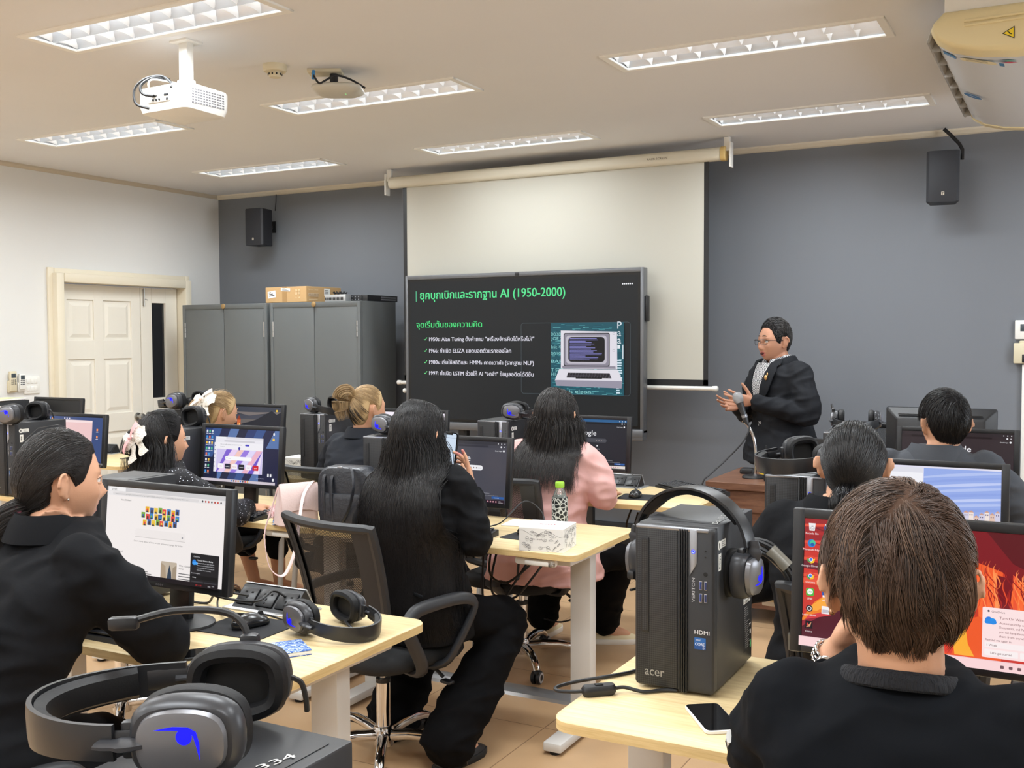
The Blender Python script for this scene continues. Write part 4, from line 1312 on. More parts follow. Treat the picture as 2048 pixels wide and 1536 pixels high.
for i in range(2):
    for j in range(2):
        c.rect(0.105 + i * 0.033, 0.06 + j * 0.022, 0.018, 0.016, (226, 206, 170)).rect(0.109 + i * 0.033, 0.063 + j * 0.022, 0.01, 0.01, (196, 160, 112))
    c.poly([(0.108 + i * 0.033, 0.03), (0.12 + i * 0.033, 0.03), (0.114 + i * 0.033, 0.044)], (226, 206, 170))
c.put(FM, 'handling_print', t)
c = Canvas(0.4, 0.1, 0)
c.text('Network Switch', 0.02, 0.093, 0.017, (226, 206, 170))
for j in range(2):
    c.rect(0.02, 0.042 + j * 0.014, 0.115, 0.012, (232, 218, 192))
    for i in range(12):
        c.rect(0.023 + i * 0.0094, 0.0435 + j * 0.014, 0.006, 0.0085, (150, 112, 70))
c.rect(0.02, 0.018, 0.1, 0.004, (226, 206, 170))
c.put(plane_M((0.2216, -0.2, 0), (0, 1, 0), (0, 0, 1)), 'product_print', t)
c = Canvas(0.4, 0.1, 0)
c.rect(0.2, 0.05, 0.07, 0.06, (236, 236, 232))
for j in range(4):
    c.rect(0.206, 0.055 + j * 0.013, 0.04, 0.004, (90, 90, 94))
c.put(plane_M((0.2216, -0.2, 0), (0, 1, 0), (0, 0, 1)), 'shipping_label', t, 'white shipping label')

t = thing('patch_panel', 'silver patch panel with a row of ports, on the cupboard', 'network panel', (-4.99, 6.455, 1.81))
MB(mat('silver_sheet', (196, 198, 200), 0.35, 0.6)).box((0, 0, 0.026), (0.2, 0.07, 0.052), 0.002).build('casing', t)
pt = MB(m_blk)
for i in range(14):
    pt.box((-0.09 + i * 0.0125, -0.0355, 0.02), (0.008, 0.002, 0.022))
pt.build('ports', t, smooth=False)
t = thing('network_switch', 'flat black rack switch lying along the right side of the cupboard top', 'network switch', (-4.84, 6.71, 1.812))
MB(m_blk2).box((0, 0, 0.023), (0.18, 0.4, 0.046), 0.002).build('casing', t)
pt = MB(m_sil)
for i in range(16):
    for j in range(2):
        pt.box((0.0905, -0.02 + i * 0.0125, 0.014 + j * 0.017), (0.002, 0.009, 0.012))
pt.build('ports', t, smooth=False)
e = MB(m_blk2).box((-0.02, -0.205, 0.024), (0.12, 0.004, 0.044), 0.001).use(m_sil)
for x in (-0.05, -0.02, 0.01):
    for z in (0.012, 0.034):
        e.cyl((x, -0.208, z), (x, -0.2065, z), 0.005, n=10)
e.build('bracket', t)
t = thing('cable_coil', 'small tangle of black leads on top of the patch panel', 'cable', (-4.98, 6.46, 1.862))
b = MB(m_cable)
rnd = random.Random(2)
b.tube([(-0.06 + 0.12 * k / 30, 0.018 * math.sin(k * 0.9), 0.006 + 0.008 * (1 + math.sin(k * 1.7))) for k in range(31)], 0.005, 6)
b.build('leads', t)

# ------------------------------------------------------------------ interactive display
TX0, TX1, TZ0, TZ1, TYF = -4.361, -2.487, 0.89, 1.985, 6.45
tvw, tvh = TX1 - TX0, TZ1 - TZ0
t = thing('interactive_display', 'huge grey-framed display showing a dark slide with green Thai headings', 'display', ((TX0 + TX1) / 2, TYF, 0))
m_tvf = mat('display_grey_frame', (112, 114, 118), 0.35, 0.5)
zc = (TZ0 + TZ1) / 2
f = MB(m_tvf)
for s in (-1, 1):
    f.box((s * (tvw / 2 - 0.012), 0.03, zc), (0.024, 0.075, tvh), 0.006)
f.box((0, 0.03, TZ1 - 0.016), (tvw - 0.04, 0.075, 0.032), 0.006)
f.box((0, 0.025, TZ0 + 0.0), (tvw, 0.09, 0.055), 0.008)
f.box((tvw / 2 - 0.09, 0.025, TZ0 - 0.028), (0.18, 0.08, 0.04), 0.01)
f.build('frame', t)
MB(m_blk).box((0, 0.05, zc), (tvw - 0.02, 0.04, tvh - 0.02)).build('back_panel', t, smooth=False)
MB(m_blk).box((0, -0.004, TZ1 - 0.016), (0.034, 0.012, 0.022), 0.003).build('camera_bump', t)
MB(m_blk).box((tvw / 2 + 0.012, 0.03, TZ1 - 0.27), (0.024, 0.04, 0.17), 0.008).build('side_handle', t)
kn = MB(m_wplast).lathe([(0.012, 0), (0.012, 0.02), (0.018, 0.026), (0.017, 0.042), (0.008, 0.046)], (-tvw / 2, 0.03, 1.135), 16, (-1, 0, 0))
kn.build('hook', t, label='white hook on the side')
c = Canvas(0.1, 0.1, 1.6)
c.circ(tvw / 2 - 0.09, TZ0 - 0.026, 0.011, (60, 90, 220)).circ(tvw / 2 - 0.09, TZ0 - 0.026, 0.007, (150, 160, 180))
c.put(plane_M((0, -0.0165, 0), (1, 0, 0), (0, 0, 1)), 'power_button', t)
# the slide
sw, sh = tvw - 0.05, tvh - 0.065
BK = mat('display_black_border', (8, 8, 9), 0.3)
MB(m_blk).box((0, 0.008, zc), (sw + 0.01, 0.02, sh + 0.012)).build('inner_border', t, smooth=False)
class Slide(Canvas):
    def p(s, u, v): return (u * sw, (1 - v) * sh)
c = Slide(sw, sh, 1.0, 0.0003)
GR, WH = (92, 232, 150), (226, 224, 236)
c.rect(0.0, 0.0, sw, sh, BK).rect(0.016, 0.016, sw - 0.032, sh - 0.032, (31, 34, 37))
c.rect(0.037 * sw, (1 - 0.155) * sh, 0.004, 0.075 * sh, (110, 240, 180))
# the heading's white-green lettering, the smaller heading and four ticked lines
x0, x1 = 0.0578 * sw, 0.702 * sw
c.text('ยุคบุกเบิกและรากฐาน', x0, (1 - 0.139) * sh, 0.082, GR, 'l', 0.545 * (x1 - x0))
c.text('AI (1950-2000)', x0 + 0.57 * (x1 - x0), (1 - 0.139) * sh, 0.088, GR, 'l', 0.43 * (x1 - x0))
for d in (0.0012, -0.0012):
    c.text('ยุคบุกเบิกและรากฐาน', x0 + d, (1 - 0.139) * sh + abs(d), 0.082, GR, 'l', 0.545 * (x1 - x0))
    c.text('AI (1950-2000)', x0 + d + 0.57 * (x1 - x0), (1 - 0.139) * sh, 0.088, GR, 'l', 0.43 * (x1 - x0))
for d in (0.001, -0.001):
    c.text('จุดเริ่มต้นของความคิด', 0.0398 * sw + d, (1 - 0.338) * sh, 0.058, (78, 226, 130), 'l', 0.304 * sw)
LINES = [('1950s: Alan Turing ตั้งคำถาม "เครื่องจักรคิดได้หรือไม่?"', 0.572), ('1966: กำเนิด ELIZA แชตบอตตัวแรกของโลก', 0.473),
         ('1980s: เริ่มใช้สถิติและ HMMs คาดเดาคำ (รากฐาน NLP)', 0.571), ('1997: กำเนิด LSTM ช่วยให้ AI "จดจำ" ข้อมูลอดีตได้ดีขึ้น', 0.57)]
for (tx, ue), v in zip(LINES, (0.421, 0.5026, 0.584, 0.661)):
    y = (1 - v - 0.014) * sh
    for d in (0.0007, -0.0007):
        c.text(tx, 0.1 * sw + d, y, 0.04, WH, 'l', (ue - 0.1) * sw)
    c.line([(0.076 * sw, y + 0.014), (0.081 * sw, y + 0.007), (0.09 * sw, y + 0.026)], 0.0045, (120, 240, 150))
for k in range(6):
    c.circ((0.934 + k * 0.0075) * sw, (1 - 0.072) * sh, 0.005, (240, 240, 245), 10)
bx0, bx1, by0, by1 = 0.518 * sw, 0.964 * sw, (1 - 0.79) * sh, (1 - 0.316) * sh
pts = rrect(bx1 - bx0, by1 - by0, 0.02, 5, (bx0 + bx1) / 2, (by0 + by1) / 2)
c.line(pts + pts[:1], 0.0022, (84, 96, 104))
px0, px1 = 0.644 * sw, 0.939 * sw
c.rect(px0, by0, px1 - px0, by1 - by0, (28, 84, 98))
rnd = random.Random(5)
W, H = px1 - px0, by1 - by0
c.L += 1
for k in range(260):
    w = W * (0.02 + 0.1 * rnd.random())
    c.rect(px0 + (W - w) * rnd.random(), by0 + 0.004 + (H - 0.012) * rnd.random(), w, 0.0024, ((70, 150, 160), (40, 110, 126), (120, 196, 200), (20, 60, 76), (96, 176, 182))[k % 5], L=c.L)
for k, (tx, y) in enumerate((('DO YOU', 0.82), ('JOE 7:', 0.76), ('Init 48', 0.64), ('DO YOU', 0.55), ('BAR', 0.44), ('T SEC', 0.32), ('H1 TH', 0.26), ('Ah:', 0.04))):
    c.text(tx, px0 + 0.004, by0 + y * H, 0.03, (140, 206, 206), 'l', 0.09)
c.text('Init eleon', px0 + 0.1, by0 + 0.01, 0.034, (150, 214, 214), 'l', 0.2)
for tx, y in (('P', 0.91), ('a', 0.81), ('a', 0.71)):
    c.text(tx, px1 - 0.045, by0 + y * H, 0.07, (226, 234, 240), 'l')
c.rect(px1 - 0.045, by0 + 0.64 * H, 0.02, 0.024, (226, 234, 240)).rect(px1 - 0.008, by0 + 0.5 * H, 0.006, 0.32 * H * 0.6, (226, 234, 240))
for k in range(14):
    c.rect(px1 - 0.05, by0 + (0.47 - k * 0.034) * H, 0.012 + 0.03 * rnd.random(), 0.009, (206, 226, 236))
# the old computer on the slide
bg, hi, sh_, dk = (188, 184, 196), (222, 219, 228), (140, 136, 150), (22, 21, 24)
X = lambda u: px0 + u * W
Yy = lambda v: by0 + v * H
c.poly([(X(0.15), Yy(0.36)), (X(0.92), Yy(0.36)), (X(0.915), Yy(0.87)), (X(0.15), Yy(0.89))], hi)
c.poly([(X(0.17), Yy(0.365)), (X(0.9), Yy(0.365)), (X(0.895), Yy(0.4)), (X(0.17), Yy(0.4))], sh_)
c.rect(X(0.19), Yy(0.395), 0.63 * W, 0.46 * H, (40, 39, 44), 0.012).rect(X(0.2), Yy(0.405), 0.61 * W, 0.44 * H, sh_, 0.012).rect(X(0.225), Yy(0.43), 0.555 * W, 0.39 * H, bg, 0.02).rect(X(0.255), Yy(0.455), 0.5 * W, 0.345 * H, dk, 0.025)
c.L += 1
for k in range(17):
    c.rect(X(0.275), Yy(0.775 - k * 0.0185), W * (0.2 + 0.25 * rnd.random()), 0.0034, (150, 150, 226), L=c.L)
for y in (0.83, 0.6):
    c.rect(X(0.86), Yy(y), 0.03 * W, 0.026 * H, sh_).rect(X(0.863), Yy(y + 0.003), 0.024 * W, 0.02 * H, hi)
c.poly([(X(0.13), Yy(0.355)), (X(0.93), Yy(0.355)), (X(0.99), Yy(0.2)), (X(0.07), Yy(0.2))], hi)
c.poly([(X(0.07), Yy(0.2)), (X(0.99), Yy(0.2)), (X(0.98), Yy(0.1)), (X(0.09), Yy(0.12))], (150, 146, 162))
c.poly([(X(0.25), Yy(0.305)), (X(0.82), Yy(0.305)), (X(0.845), Yy(0.235)), (X(0.235), Yy(0.235))], (70, 66, 76))
for r in range(4):
    for k in range(15):
        c.rect(X(0.25 + k * 0.0385 - 0.006 * r), Yy(0.292 - r * 0.018), 0.03 * W, 0.012 * H, dk, L=c.L + 1)
c.L += 1
c.rect(X(0.36), Yy(0.225), 0.36 * W, 0.014 * H, dk)
c.put(plane_M((-sw / 2, -0.0023, zc - sh / 2), (1, 0, 0), (0, 0, 1)), 'screen', t)
# stand behind and below
for s in (-1, 1):
    l = MB(m_blk2).box((s * 0.5, 0.1, 0.6), (0.07, 0.05, 1.1), 0.006)
    l.box((s * 0.5, 0.02, 0.07), (0.06, 0.62, 0.05), 0.01)
    for y in (-0.25, 0.29):
        l.cyl((s * 0.5 - 0.015, y, 0.025), (s * 0.5 + 0.015, y, 0.025), 0.026, n=14)
    l.build('stand_leg', t)
MB(m_blk2).box((0, 0.1, 0.35), (1.0, 0.04, 0.06), 0.005).build('stand_crossbar', t)

# ------------------------------------------------------------------ roll-down projection screen
m_fab = mat('screen_fabric', (192, 190, 180), 0.95, spec=0.05)
m_scase = mat('screen_case_ivory', (214, 208, 190), 0.45)
t = thing('projection_screen', 'white roll-down projection screen with black borders hanging behind the big display', 'projection screen', (-3.288, 6.6, 0))
MB(m_fab).box((0, 0, (2.69 + 1.245) / 2), (2.316, 0.002, 2.69 - 1.245)).build('screen_fabric', t, smooth=False)
b = MB(m_blk)
for s in (-1, 1):
    b.box((s * 1.173, -0.0005, 1.96), (0.032, 0.003, 1.5))
b.box((0, -0.0005, 1.226), (2.378, 0.003, 0.04))
b.build('black_border', t, smooth=False)
br = MB(m_wplast).cyl((-1.22, 0, 1.19), (1.22, 0, 1.19), 0.014, n=16)
for s in (-1, 1):
    br.lathe([(0.017, 0), (0.018, 0.03), (0.012, 0.036)], (s * 1.22, 0, 1.19), 16, (s, 0, 0))
br.build('bottom_bar', t)
k = MB(m_scase).prism(rrect(0.085, 0.085, 0.03, 6), [(-1.3, 0.004), (-1.296, 0), (1.27, 0), (1.274, 0.004)], Matrix(((0, 0, 1, 0), (1, 0, 0, 0.0), (0, 1, 0, 2.7), (0, 0, 0, 1))))
k.build('case', t)
MB(mat('aged_end_cap', (206, 176, 112), 0.5)).prism(rrect(0.09, 0.09, 0.03, 6), [(1.274, 0), (1.3, 0), (1.306, 0.006)], Matrix(((0, 0, 1, 0), (1, 0, 0, 0.0), (0, 1, 0, 2.7), (0, 0, 0, 1)))).build('end_cap', t, label='yellowed end cap')
for s in (-1, 1):
    h = MB(m_wplast).box((s * 1.31, 0.0, 2.76), (0.04, 0.03, 0.09), 0.004).box((s * 1.335, 0, 2.69), (0.012, 0.06, 0.16), 0.003)
    h.build('bracket', t)
c = Canvas(1, 1, 0)
c.text('RAZR SCREEN', 0.78, 2.693, 0.018, (96, 90, 80), 'l', 0.14)
c.put(plane_M((0, -0.0436, 0), (1, 0, 0), (0, 0, 1)), 'case_lettering', t)

# ------------------------------------------------------------------ loudspeakers
m_spk = mat('speaker_black', (34, 36, 42), 0.55, bump=0.1, bscale=700)
def speaker(x, y, z, rz, label):
    t = thing('wall_speaker', label, 'speaker', (x, y, z), (0, 0, rz), 'black wall speakers')
    w, h, d = 0.185, 0.31, 0.15
    prof = [(-w / 2, 0.0), (-w / 2 + 0.015, -0.012), (0, -0.02), (w / 2 - 0.015, -0.012), (w / 2, 0.0), (w / 2 - 0.02, d), (-w / 2 + 0.02, d)]
    MB(m_spk).prism(prof, [(-h / 2, 0.004), (-h / 2 + 0.006, 0), (h / 2 - 0.006, 0), (h / 2, 0.004)]).build('cabinet', t, angle=25)
    c = Canvas(1, 1, 0)
    c.rect(-0.008, -0.113, 0.017, 0.02, (186, 176, 160), 0.002).rect(-0.0015, -0.111, 0.003, 0.014, (60, 54, 50)).rect(-0.0055, -0.099, 0.011, 0.003, (60, 54, 50))
    c.put(plane_M((0, -0.0206, 0), (1, 0, 0), (0, 0, 1)), 'badge', t)
    bk = MB(m_blk).tube([(0, d - 0.01, 0), (0, d + 0.06, 0), (0, d + 0.1, 0.02)], 0.014, 10).box((0, d + 0.1, 0.02), (0.07, 0.012, 0.1), 0.003)
    bk.build('wall_bracket', t)
    return t
speaker(-0.715, 6.82, 2.487, math.radians(6), 'black wall speaker on a thick cable, beside the air conditioner')
speaker(-6.15, 6.82, 2.475, math.radians(4), 'black wall speaker near the corner, above the grey cupboards')
tag(MB(m_cable).tube([(-0.73, 6.98, 2.8), (-0.69, 6.99, 2.76), (-0.64, 6.97, 2.7), (-0.62, 6.95, 2.66), (-0.62, 6.95, 2.6)], 0.011, 10).build('speaker_cable'), 'thick black cable from the ceiling down to the speaker by the air conditioner', 'cable')
tag(MB(m_cable).tube([(-6.12, 7.07, 2.8), (-6.12, 7.065, 2.72), (-6.1, 7.03, 2.63)], 0.0035, 8).build('speaker_cable'), 'thin wire from the ceiling to the speaker above the cupboards', 'cable')

# ------------------------------------------------------------------ projector on its pole
m_proj = mat('projector_white', (238, 238, 234), 0.4)
t = thing('projector', 'white projector on a ceiling pole with leads plugged into its back', 'projector', (-3.42, 3.36, 2.488), (0, 0, math.radians(-3)), None, 1.05)
b = MB(m_proj)
b.prism(rrect(0.29, 0.235, 0.03, 6), [(0, 0.02), (0.004, 0.008), (0.03, 0.0), (0.095, 0.0), (0.103, 0.004), (0.106, 0.012)], Matrix.Rotation(math.radians(-2), 4, 'X'))
b.build('housing', t, angle=50)
pn = MB(mat('projector_port_panel', (206, 206, 202), 0.5)).box((-0.01, -0.1185, 0.058), (0.13, 0.003, 0.036), 0.001)
pn.build('port_panel', t)
pr_ = MB(m_blk)
for k in range(3):
    pr_.cyl((-0.04 + k * 0.018, -0.118, 0.05), (-0.04 + k * 0.018, -0.124, 0.05), 0.0045, n=10)
for x, z, w in ((0.035, 0.066, 0.026), (-0.03, 0.068, 0.02), (0.04, 0.048, 0.012)):
    pr_.box((x, -0.1195, z), (w, 0.006, 0.01), 0.002)
pr_.build('ports', t)
vt = MB(mat('vent_dark', (120, 120, 124), 0.6))
for i in range(12):
    for j in range(6):
        vt.box((0.1448, -0.08 + i * 0.0145, 0.03 + j * 0.0105), (0.002, 0.0105, 0.0058))
vt.build('side_vents', t, smooth=False)
v2 = MB(mat('vent_dark', (120, 120, 124), 0.6))
for i in range(6):
    for j in range(5):
        v2.cyl((0.075 + i * 0.006, -0.1168, 0.05 + j * 0.006), (0.075 + i * 0.006, -0.119, 0.05 + j * 0.006), 0.0014, n=6)
v2.build('back_vents', t, smooth=False)
MB(m_blk).lathe([(0.036, 0), (0.036, 0.02), (0.028, 0.022), (0.02, 0.016)], (-0.07, 0.11, 0.055), 20, (0, 1, 0)).build('lens', t)
po = MB(m_wplast).box((0.02, 0.0, 0.22), (0.05, 0.036, 0.18), 0.004).box((0.02, 0.0, 0.122), (0.06, 0.048, 0.05), 0.004).box((0.02, 0, 0.301), (0.1, 0.09, 0.01), 0.002)
po.use(m_steel)
for dx in (-0.008, 0.012):
    po.cyl((0.02 + dx, -0.017, 0.165), (0.02 + dx, -0.021, 0.165), 0.004, n=10)
po.build('ceiling_pole', t)
l1 = MB(m_cable).tube(smooth_path([(-0.065, -0.122, 0.02), (-0.11, -0.15, 0.04), (-0.115, -0.15, 0.1), (-0.07, -0.13, 0.14), (-0.02, -0.09, 0.15), (0.04, -0.09, 0.11), (0.06, -0.11, 0.098), (0.062, -0.118, 0.09)]), 0.0055, 8)
l1.build('lead', t)
l2 = MB(m_cable).tube(smooth_path([(-0.035, -0.124, 0.065), (-0.07, -0.15, 0.075), (-0.075, -0.15, 0.11), (-0.04, -0.12, 0.14), (-0.01, -0.06, 0.14)]), 0.006, 8)
l2.build('lead', t)
l3 = MB(m_wplast).tube(smooth_path([(-0.02, -0.124, 0.068), (-0.035, -0.145, 0.09), (-0.04, -0.13, 0.13), (0.0, -0.06, 0.13), (0.02, -0.02, 0.12)]), 0.0035, 8)
l3.build('lead', t, label='thin white lead')

# smoke detector, wireless access point
m_iv = mat('aged_ivory_plastic', (214, 204, 176), 0.5)
t = thing('smoke_detector', 'small round ivory smoke detector on the ceiling', 'smoke detector', (-3.322, 3.841, ZC))
MB(m_iv).lathe([(0.055, 0.0), (0.055, -0.026), (0.05, -0.032), (0.03, -0.034)]).build('base', t)
MB(m_iv).lathe([(0.03, -0.034), (0.031, -0.04), (0.03, -0.052), (0.026, -0.058), (0.01, -0.06)]).build('sensor_head', t)
sl = MB(m_rub)
for k in range(10):
    a = 2 * PI * k / 10
    sl.box((0.0305 * math.cos(a), 0.0305 * math.sin(a), -0.045), (0.006, 0.006, 0.009), 0, rot=Matrix.Rotation(a, 3, 'Z'))
sl.build('vent_slots', t, smooth=False)
t = thing('access_point', 'flat round-edged white wireless access point hanging below the ceiling on a board', 'access point', (-3.13, 4.07, 2.69), (0, 0, 0.5))
MB(mat('ap_grey_white', (196, 194, 184), 0.45)).prism(rrect(0.24, 0.24, 0.07, 8), [(0, 0.06), (0.006, 0.03), (0.016, 0.008), (0.026, 0), (0.034, 0.004), (0.04, 0.02)]).build('housing', t, angle=80)
c = Canvas(1, 1, 2)
c.circ(0.04, 0.03, 0.004, (120, 255, 140))
c.put(plane_M((0, 0, -0.0004), (1, 0, 0), (0, -1, 0)), 'status_light', t)
MB(m_iv).box((-0.06, 0.0, 0.109), (0.16, 0.1, 0.016), 0.002).build('mounting_board', t)
MB(m_blk).cyl((-0.02, 0, 0.036), (-0.02, 0, 0.105), 0.02, n=12).build('mount', t)
MB(m_cable).tube(smooth_path([(-0.12, -0.02, 0.1), (-0.1, -0.09, 0.07), (-0.07, -0.12, 0.03), (-0.04, -0.1, 0.05), (0.0, -0.06, 0.08), (0.06, 0.0, 0.075), (0.12, 0.06, 0.05)]), 0.005, 8).build('lead', t)
MB(mat('blue_tie', (70, 140, 200), 0.5)).tube([(-0.105, -0.07, 0.1), (-0.105, -0.085, 0.06)], 0.008, 8).build('cable_tie', t)

# ------------------------------------------------------------------ air conditioner under the ceiling
m_acw = mat('ac_cream_end', (226, 212, 168), 0.45)
m_acg = mat('ac_grey_panel', (202, 206, 212), 0.5)
t = thing('air_conditioner', 'ceiling-hung air conditioner with yellowed cream end cap and warning sticker', 'air conditioner', (-0.12, 4.98, 0))
prof = [(-0.32, 2.705), (-0.355, 2.67), (-0.365, 2.645), (-0.345, 2.61), (-0.29, 2.575), (-0.2, 2.55), (-0.08, 2.537), (0.06, 2.538), (0.22, 2.56), (0.34, 2.6), (0.38, 2.65), (0.38, 2.705)]
R = Matrix(((1, 0, 0, 0), (0, 0, 1, 0), (0, 1, 0, 0), (0, 0, 0, 1)))
MB(m_acg).prism(prof, [(-0.74, 0.004), (-0.73, 0.003), (0.73, 0.003), (0.74, 0.004)], R).build('body', t, angle=45)
for s in (-1, 1):
    e = MB(m_acw).prism(prof, [(s * 0.84, 0.03), (s * 0.835, 0.012), (s * 0.82, 0.0), (s * 0.74, -0.004)], R)
    ec = e.build('end_cap', t, angle=45, label='yellowed cream end cap')
    rb = MB(m_acw)
    pts = [(-0.25 + 0.5 * k / 10, s * 0.842, 2.66 + 0.004 * k / 10) for k in range(11)]
    rb.tube(pts, 0.006, 8).tube([(p[0], p[1], p[2] - 0.016) for p in pts], 0.005, 8)
    rb.build('moulded_rib', ec)
g = MB(m_acw)
for k in range(9):
    g.box((-0.02 + k * 0.036, 0, 2.532 + 0.0005 * k * k * 0.6), (0.012, 1.44, 0.008), 0.002)
g.build('intake_grille', t)
lv = MB(mat('ac_louvre_grey', (150, 148, 144), 0.4))
lv.box((-0.372, 0, 2.648), (0.012, 1.5, 0.06), 0.003, rot=Matrix.Rotation(0.35, 3, 'Y'))
for k in range(7):
    lv.box((-0.362, -0.66 + k * 0.22, 2.632), (0.03, 0.008, 0.05), 0.001)
lv.build('air_louvre', t)
for s in (-1, 1):
    bk = MB(m_wplast).box((-0.02, s * 0.8, 2.755), (0.6, 0.02, 0.105), 0.004)
    bk.box((-0.2, s * 0.815, 2.79), (0.08, 0.04, 0.03), 0.003)
    bk.use(m_steel).cyl((-0.2, s * 0.83, 2.75), (-0.2, s * 0.83, ZC), 0.006, n=8)
    bk.build('hanging_bracket', t)
c = Canvas(1, 1, 0)
c.poly([(0.185, 2.598), (0.225, 2.62), (0.225, 2.576)], (40, 38, 30)).poly([(0.19, 2.598), (0.222, 2.615), (0.222, 2.581)], (240, 210, 40)).line([(0.202, 2.603), (0.21, 2.598), (0.208, 2.596), (0.217, 2.592)], 0.003, (40, 38, 30))
c.put(plane_M((-0.31, -0.842, 0), (1, 0, 0), (0, 0, 1)), 'warning_sticker', t, 'yellow triangular warning sticker')
def under(x):   # height of the underside at x
    for (a, za), (b, zb) in zip(prof[3:], prof[4:]):
        if a <= x <= b:
            return za + (zb - za) * (x - a) / (b - a)
def belly(x, y, draw, name, label):
    c = Canvas(1, 1, 0)
    draw(c)
    dz = under(x + 0.03) - under(x - 0.03)
    c.put(plane_M((x, y, under(x) - 0.0012), (0.06, 0, dz), (0, -1, 0)), name, t, label)
belly(-0.315, -0.66, lambda c: c.rect(-0.025, -0.025, 0.05, 0.05, (60, 120, 170)).rect(-0.018, -0.01, 0.036, 0.004, (220, 226, 230)), 'sticker', 'small square blue sticker')
belly(-0.23, -0.66, lambda c: c.rect(-0.05, -0.025, 0.13, 0.05, (226, 216, 180), 0.02).rect(0.09, -0.025, 0.018, 0.05, (60, 120, 170)).rect(-0.03, 0.01, 0.08, 0.004, (110, 110, 100)).rect(-0.03, -0.006, 0.08, 0.004, (110, 110, 100)), 'sticker', 'cream energy sticker with a blue end')
belly(-0.11, -0.66, lambda c: c.poly([(-0.03, 0.012), (0, 0.026), (0.03, 0.012), (0, 0)], (110, 170, 150)).poly([(-0.03, -0.014), (0, 0), (0.03, -0.014), (0, -0.026)], (200, 80, 100)), 'sticker', 'green and red lozenge sticker')
belly(-0.29, 0.05, lambda c: c.circ(0, 0, 0.045, (230, 232, 234), 24).circ(0, 0, 0.04, (56, 112, 170), 24).rect(-0.015, -0.004, 0.03, 0.008, (220, 226, 236)), 'badge', 'round blue badge')

# ------------------------------------------------------------------ things on the walls
t = thing('switch_panel', 'white panel of six light switches on the white wall', 'switch', (XL, 5.125, 1.19))
MB(m_wplast).box((0.006, 0, 0), (0.012, 0.135, 0.13), 0.005).build('plate', t)
for i in range(3):
    for j in range(2):
        MB(m_wplast).box((0.014, -0.035 + i * 0.032, 0.03 - j * 0.056), (0.008, 0.022, 0.036), 0.003).build('rocker', t)
m_lcd = mat('remote_display', (70, 78, 84), 0.2)
for y, h, w, lab, aged in ((4.955, 0.145, 0.055, 'larger yellowed remote control in its holder on the white wall', True), (5.03, 0.115, 0.05, 'smaller white remote control beside the light switches', False)):
    t = thing('remote_control', lab, 'remote control', (XL, y, 1.215 if aged else 1.21), group='remotes on the wall')
    mm = m_iv if aged else m_wplast
    MB(mm).box((0.012, 0, -0.03), (0.024, w + 0.01, h * 0.6), 0.005).build('wall_holder', t)
    MB(mm).box((0.026, 0, 0.01), (0.02, w, h), 0.005).build('remote_body', t)
    MB(m_lcd).box((0.0365, 0, 0.05 if aged else 0.04), (0.002, w * 0.66, 0.032), 0.001).build('display', t)
    bt = MB(m_gun)
    for i in range(3):
        for j in range(3):
            bt.box((0.0365, -0.014 + i * 0.014, 0.018 - j * 0.014), (0.003, 0.009, 0.006), 0.001)
    bt.build('buttons', t)
t = thing('thermostat', 'white thermostat with a dark display on the slate wall', 'thermostat', (-0.255, YF, 1.563))
MB(m_wplast).box((0, -0.012, 0), (0.13, 0.024, 0.115), 0.004).build('housing', t)
MB(m_lcd).box((0.01, -0.0245, 0.012), (0.09, 0.002, 0.044), 0.001).build('display', t)
t = thing('wall_controller', 'ivory controller box with blue buttons below the thermostat', 'controller', (-0.25, YF, 1.42))
MB(m_iv).box((0, -0.02, 0), (0.15, 0.04, 0.125), 0.006).box((-0.02, -0.015, 0.067), (0.05, 0.03, 0.02), 0.008).build('housing', t)
bt = MB(m_blk).box((0.01, -0.041, -0.032), (0.075, 0.003, 0.05), 0.004)
bt.use(mat('button_blue', (60, 90, 170), 0.4))
for j in range(3):
    bt.box((-0.01, -0.0435, -0.016 - j * 0.015), (0.012, 0.003, 0.008), 0.002)
bt.build('button_panel', t)
tag(MB(m_wplast).box((-0.262, YF - 0.012, 0.76), (0.03, 0.024, 1.18), 0.004).build('cable_trunking'), 'white cable trunking running down the slate wall below the controller', 'cable trunking')

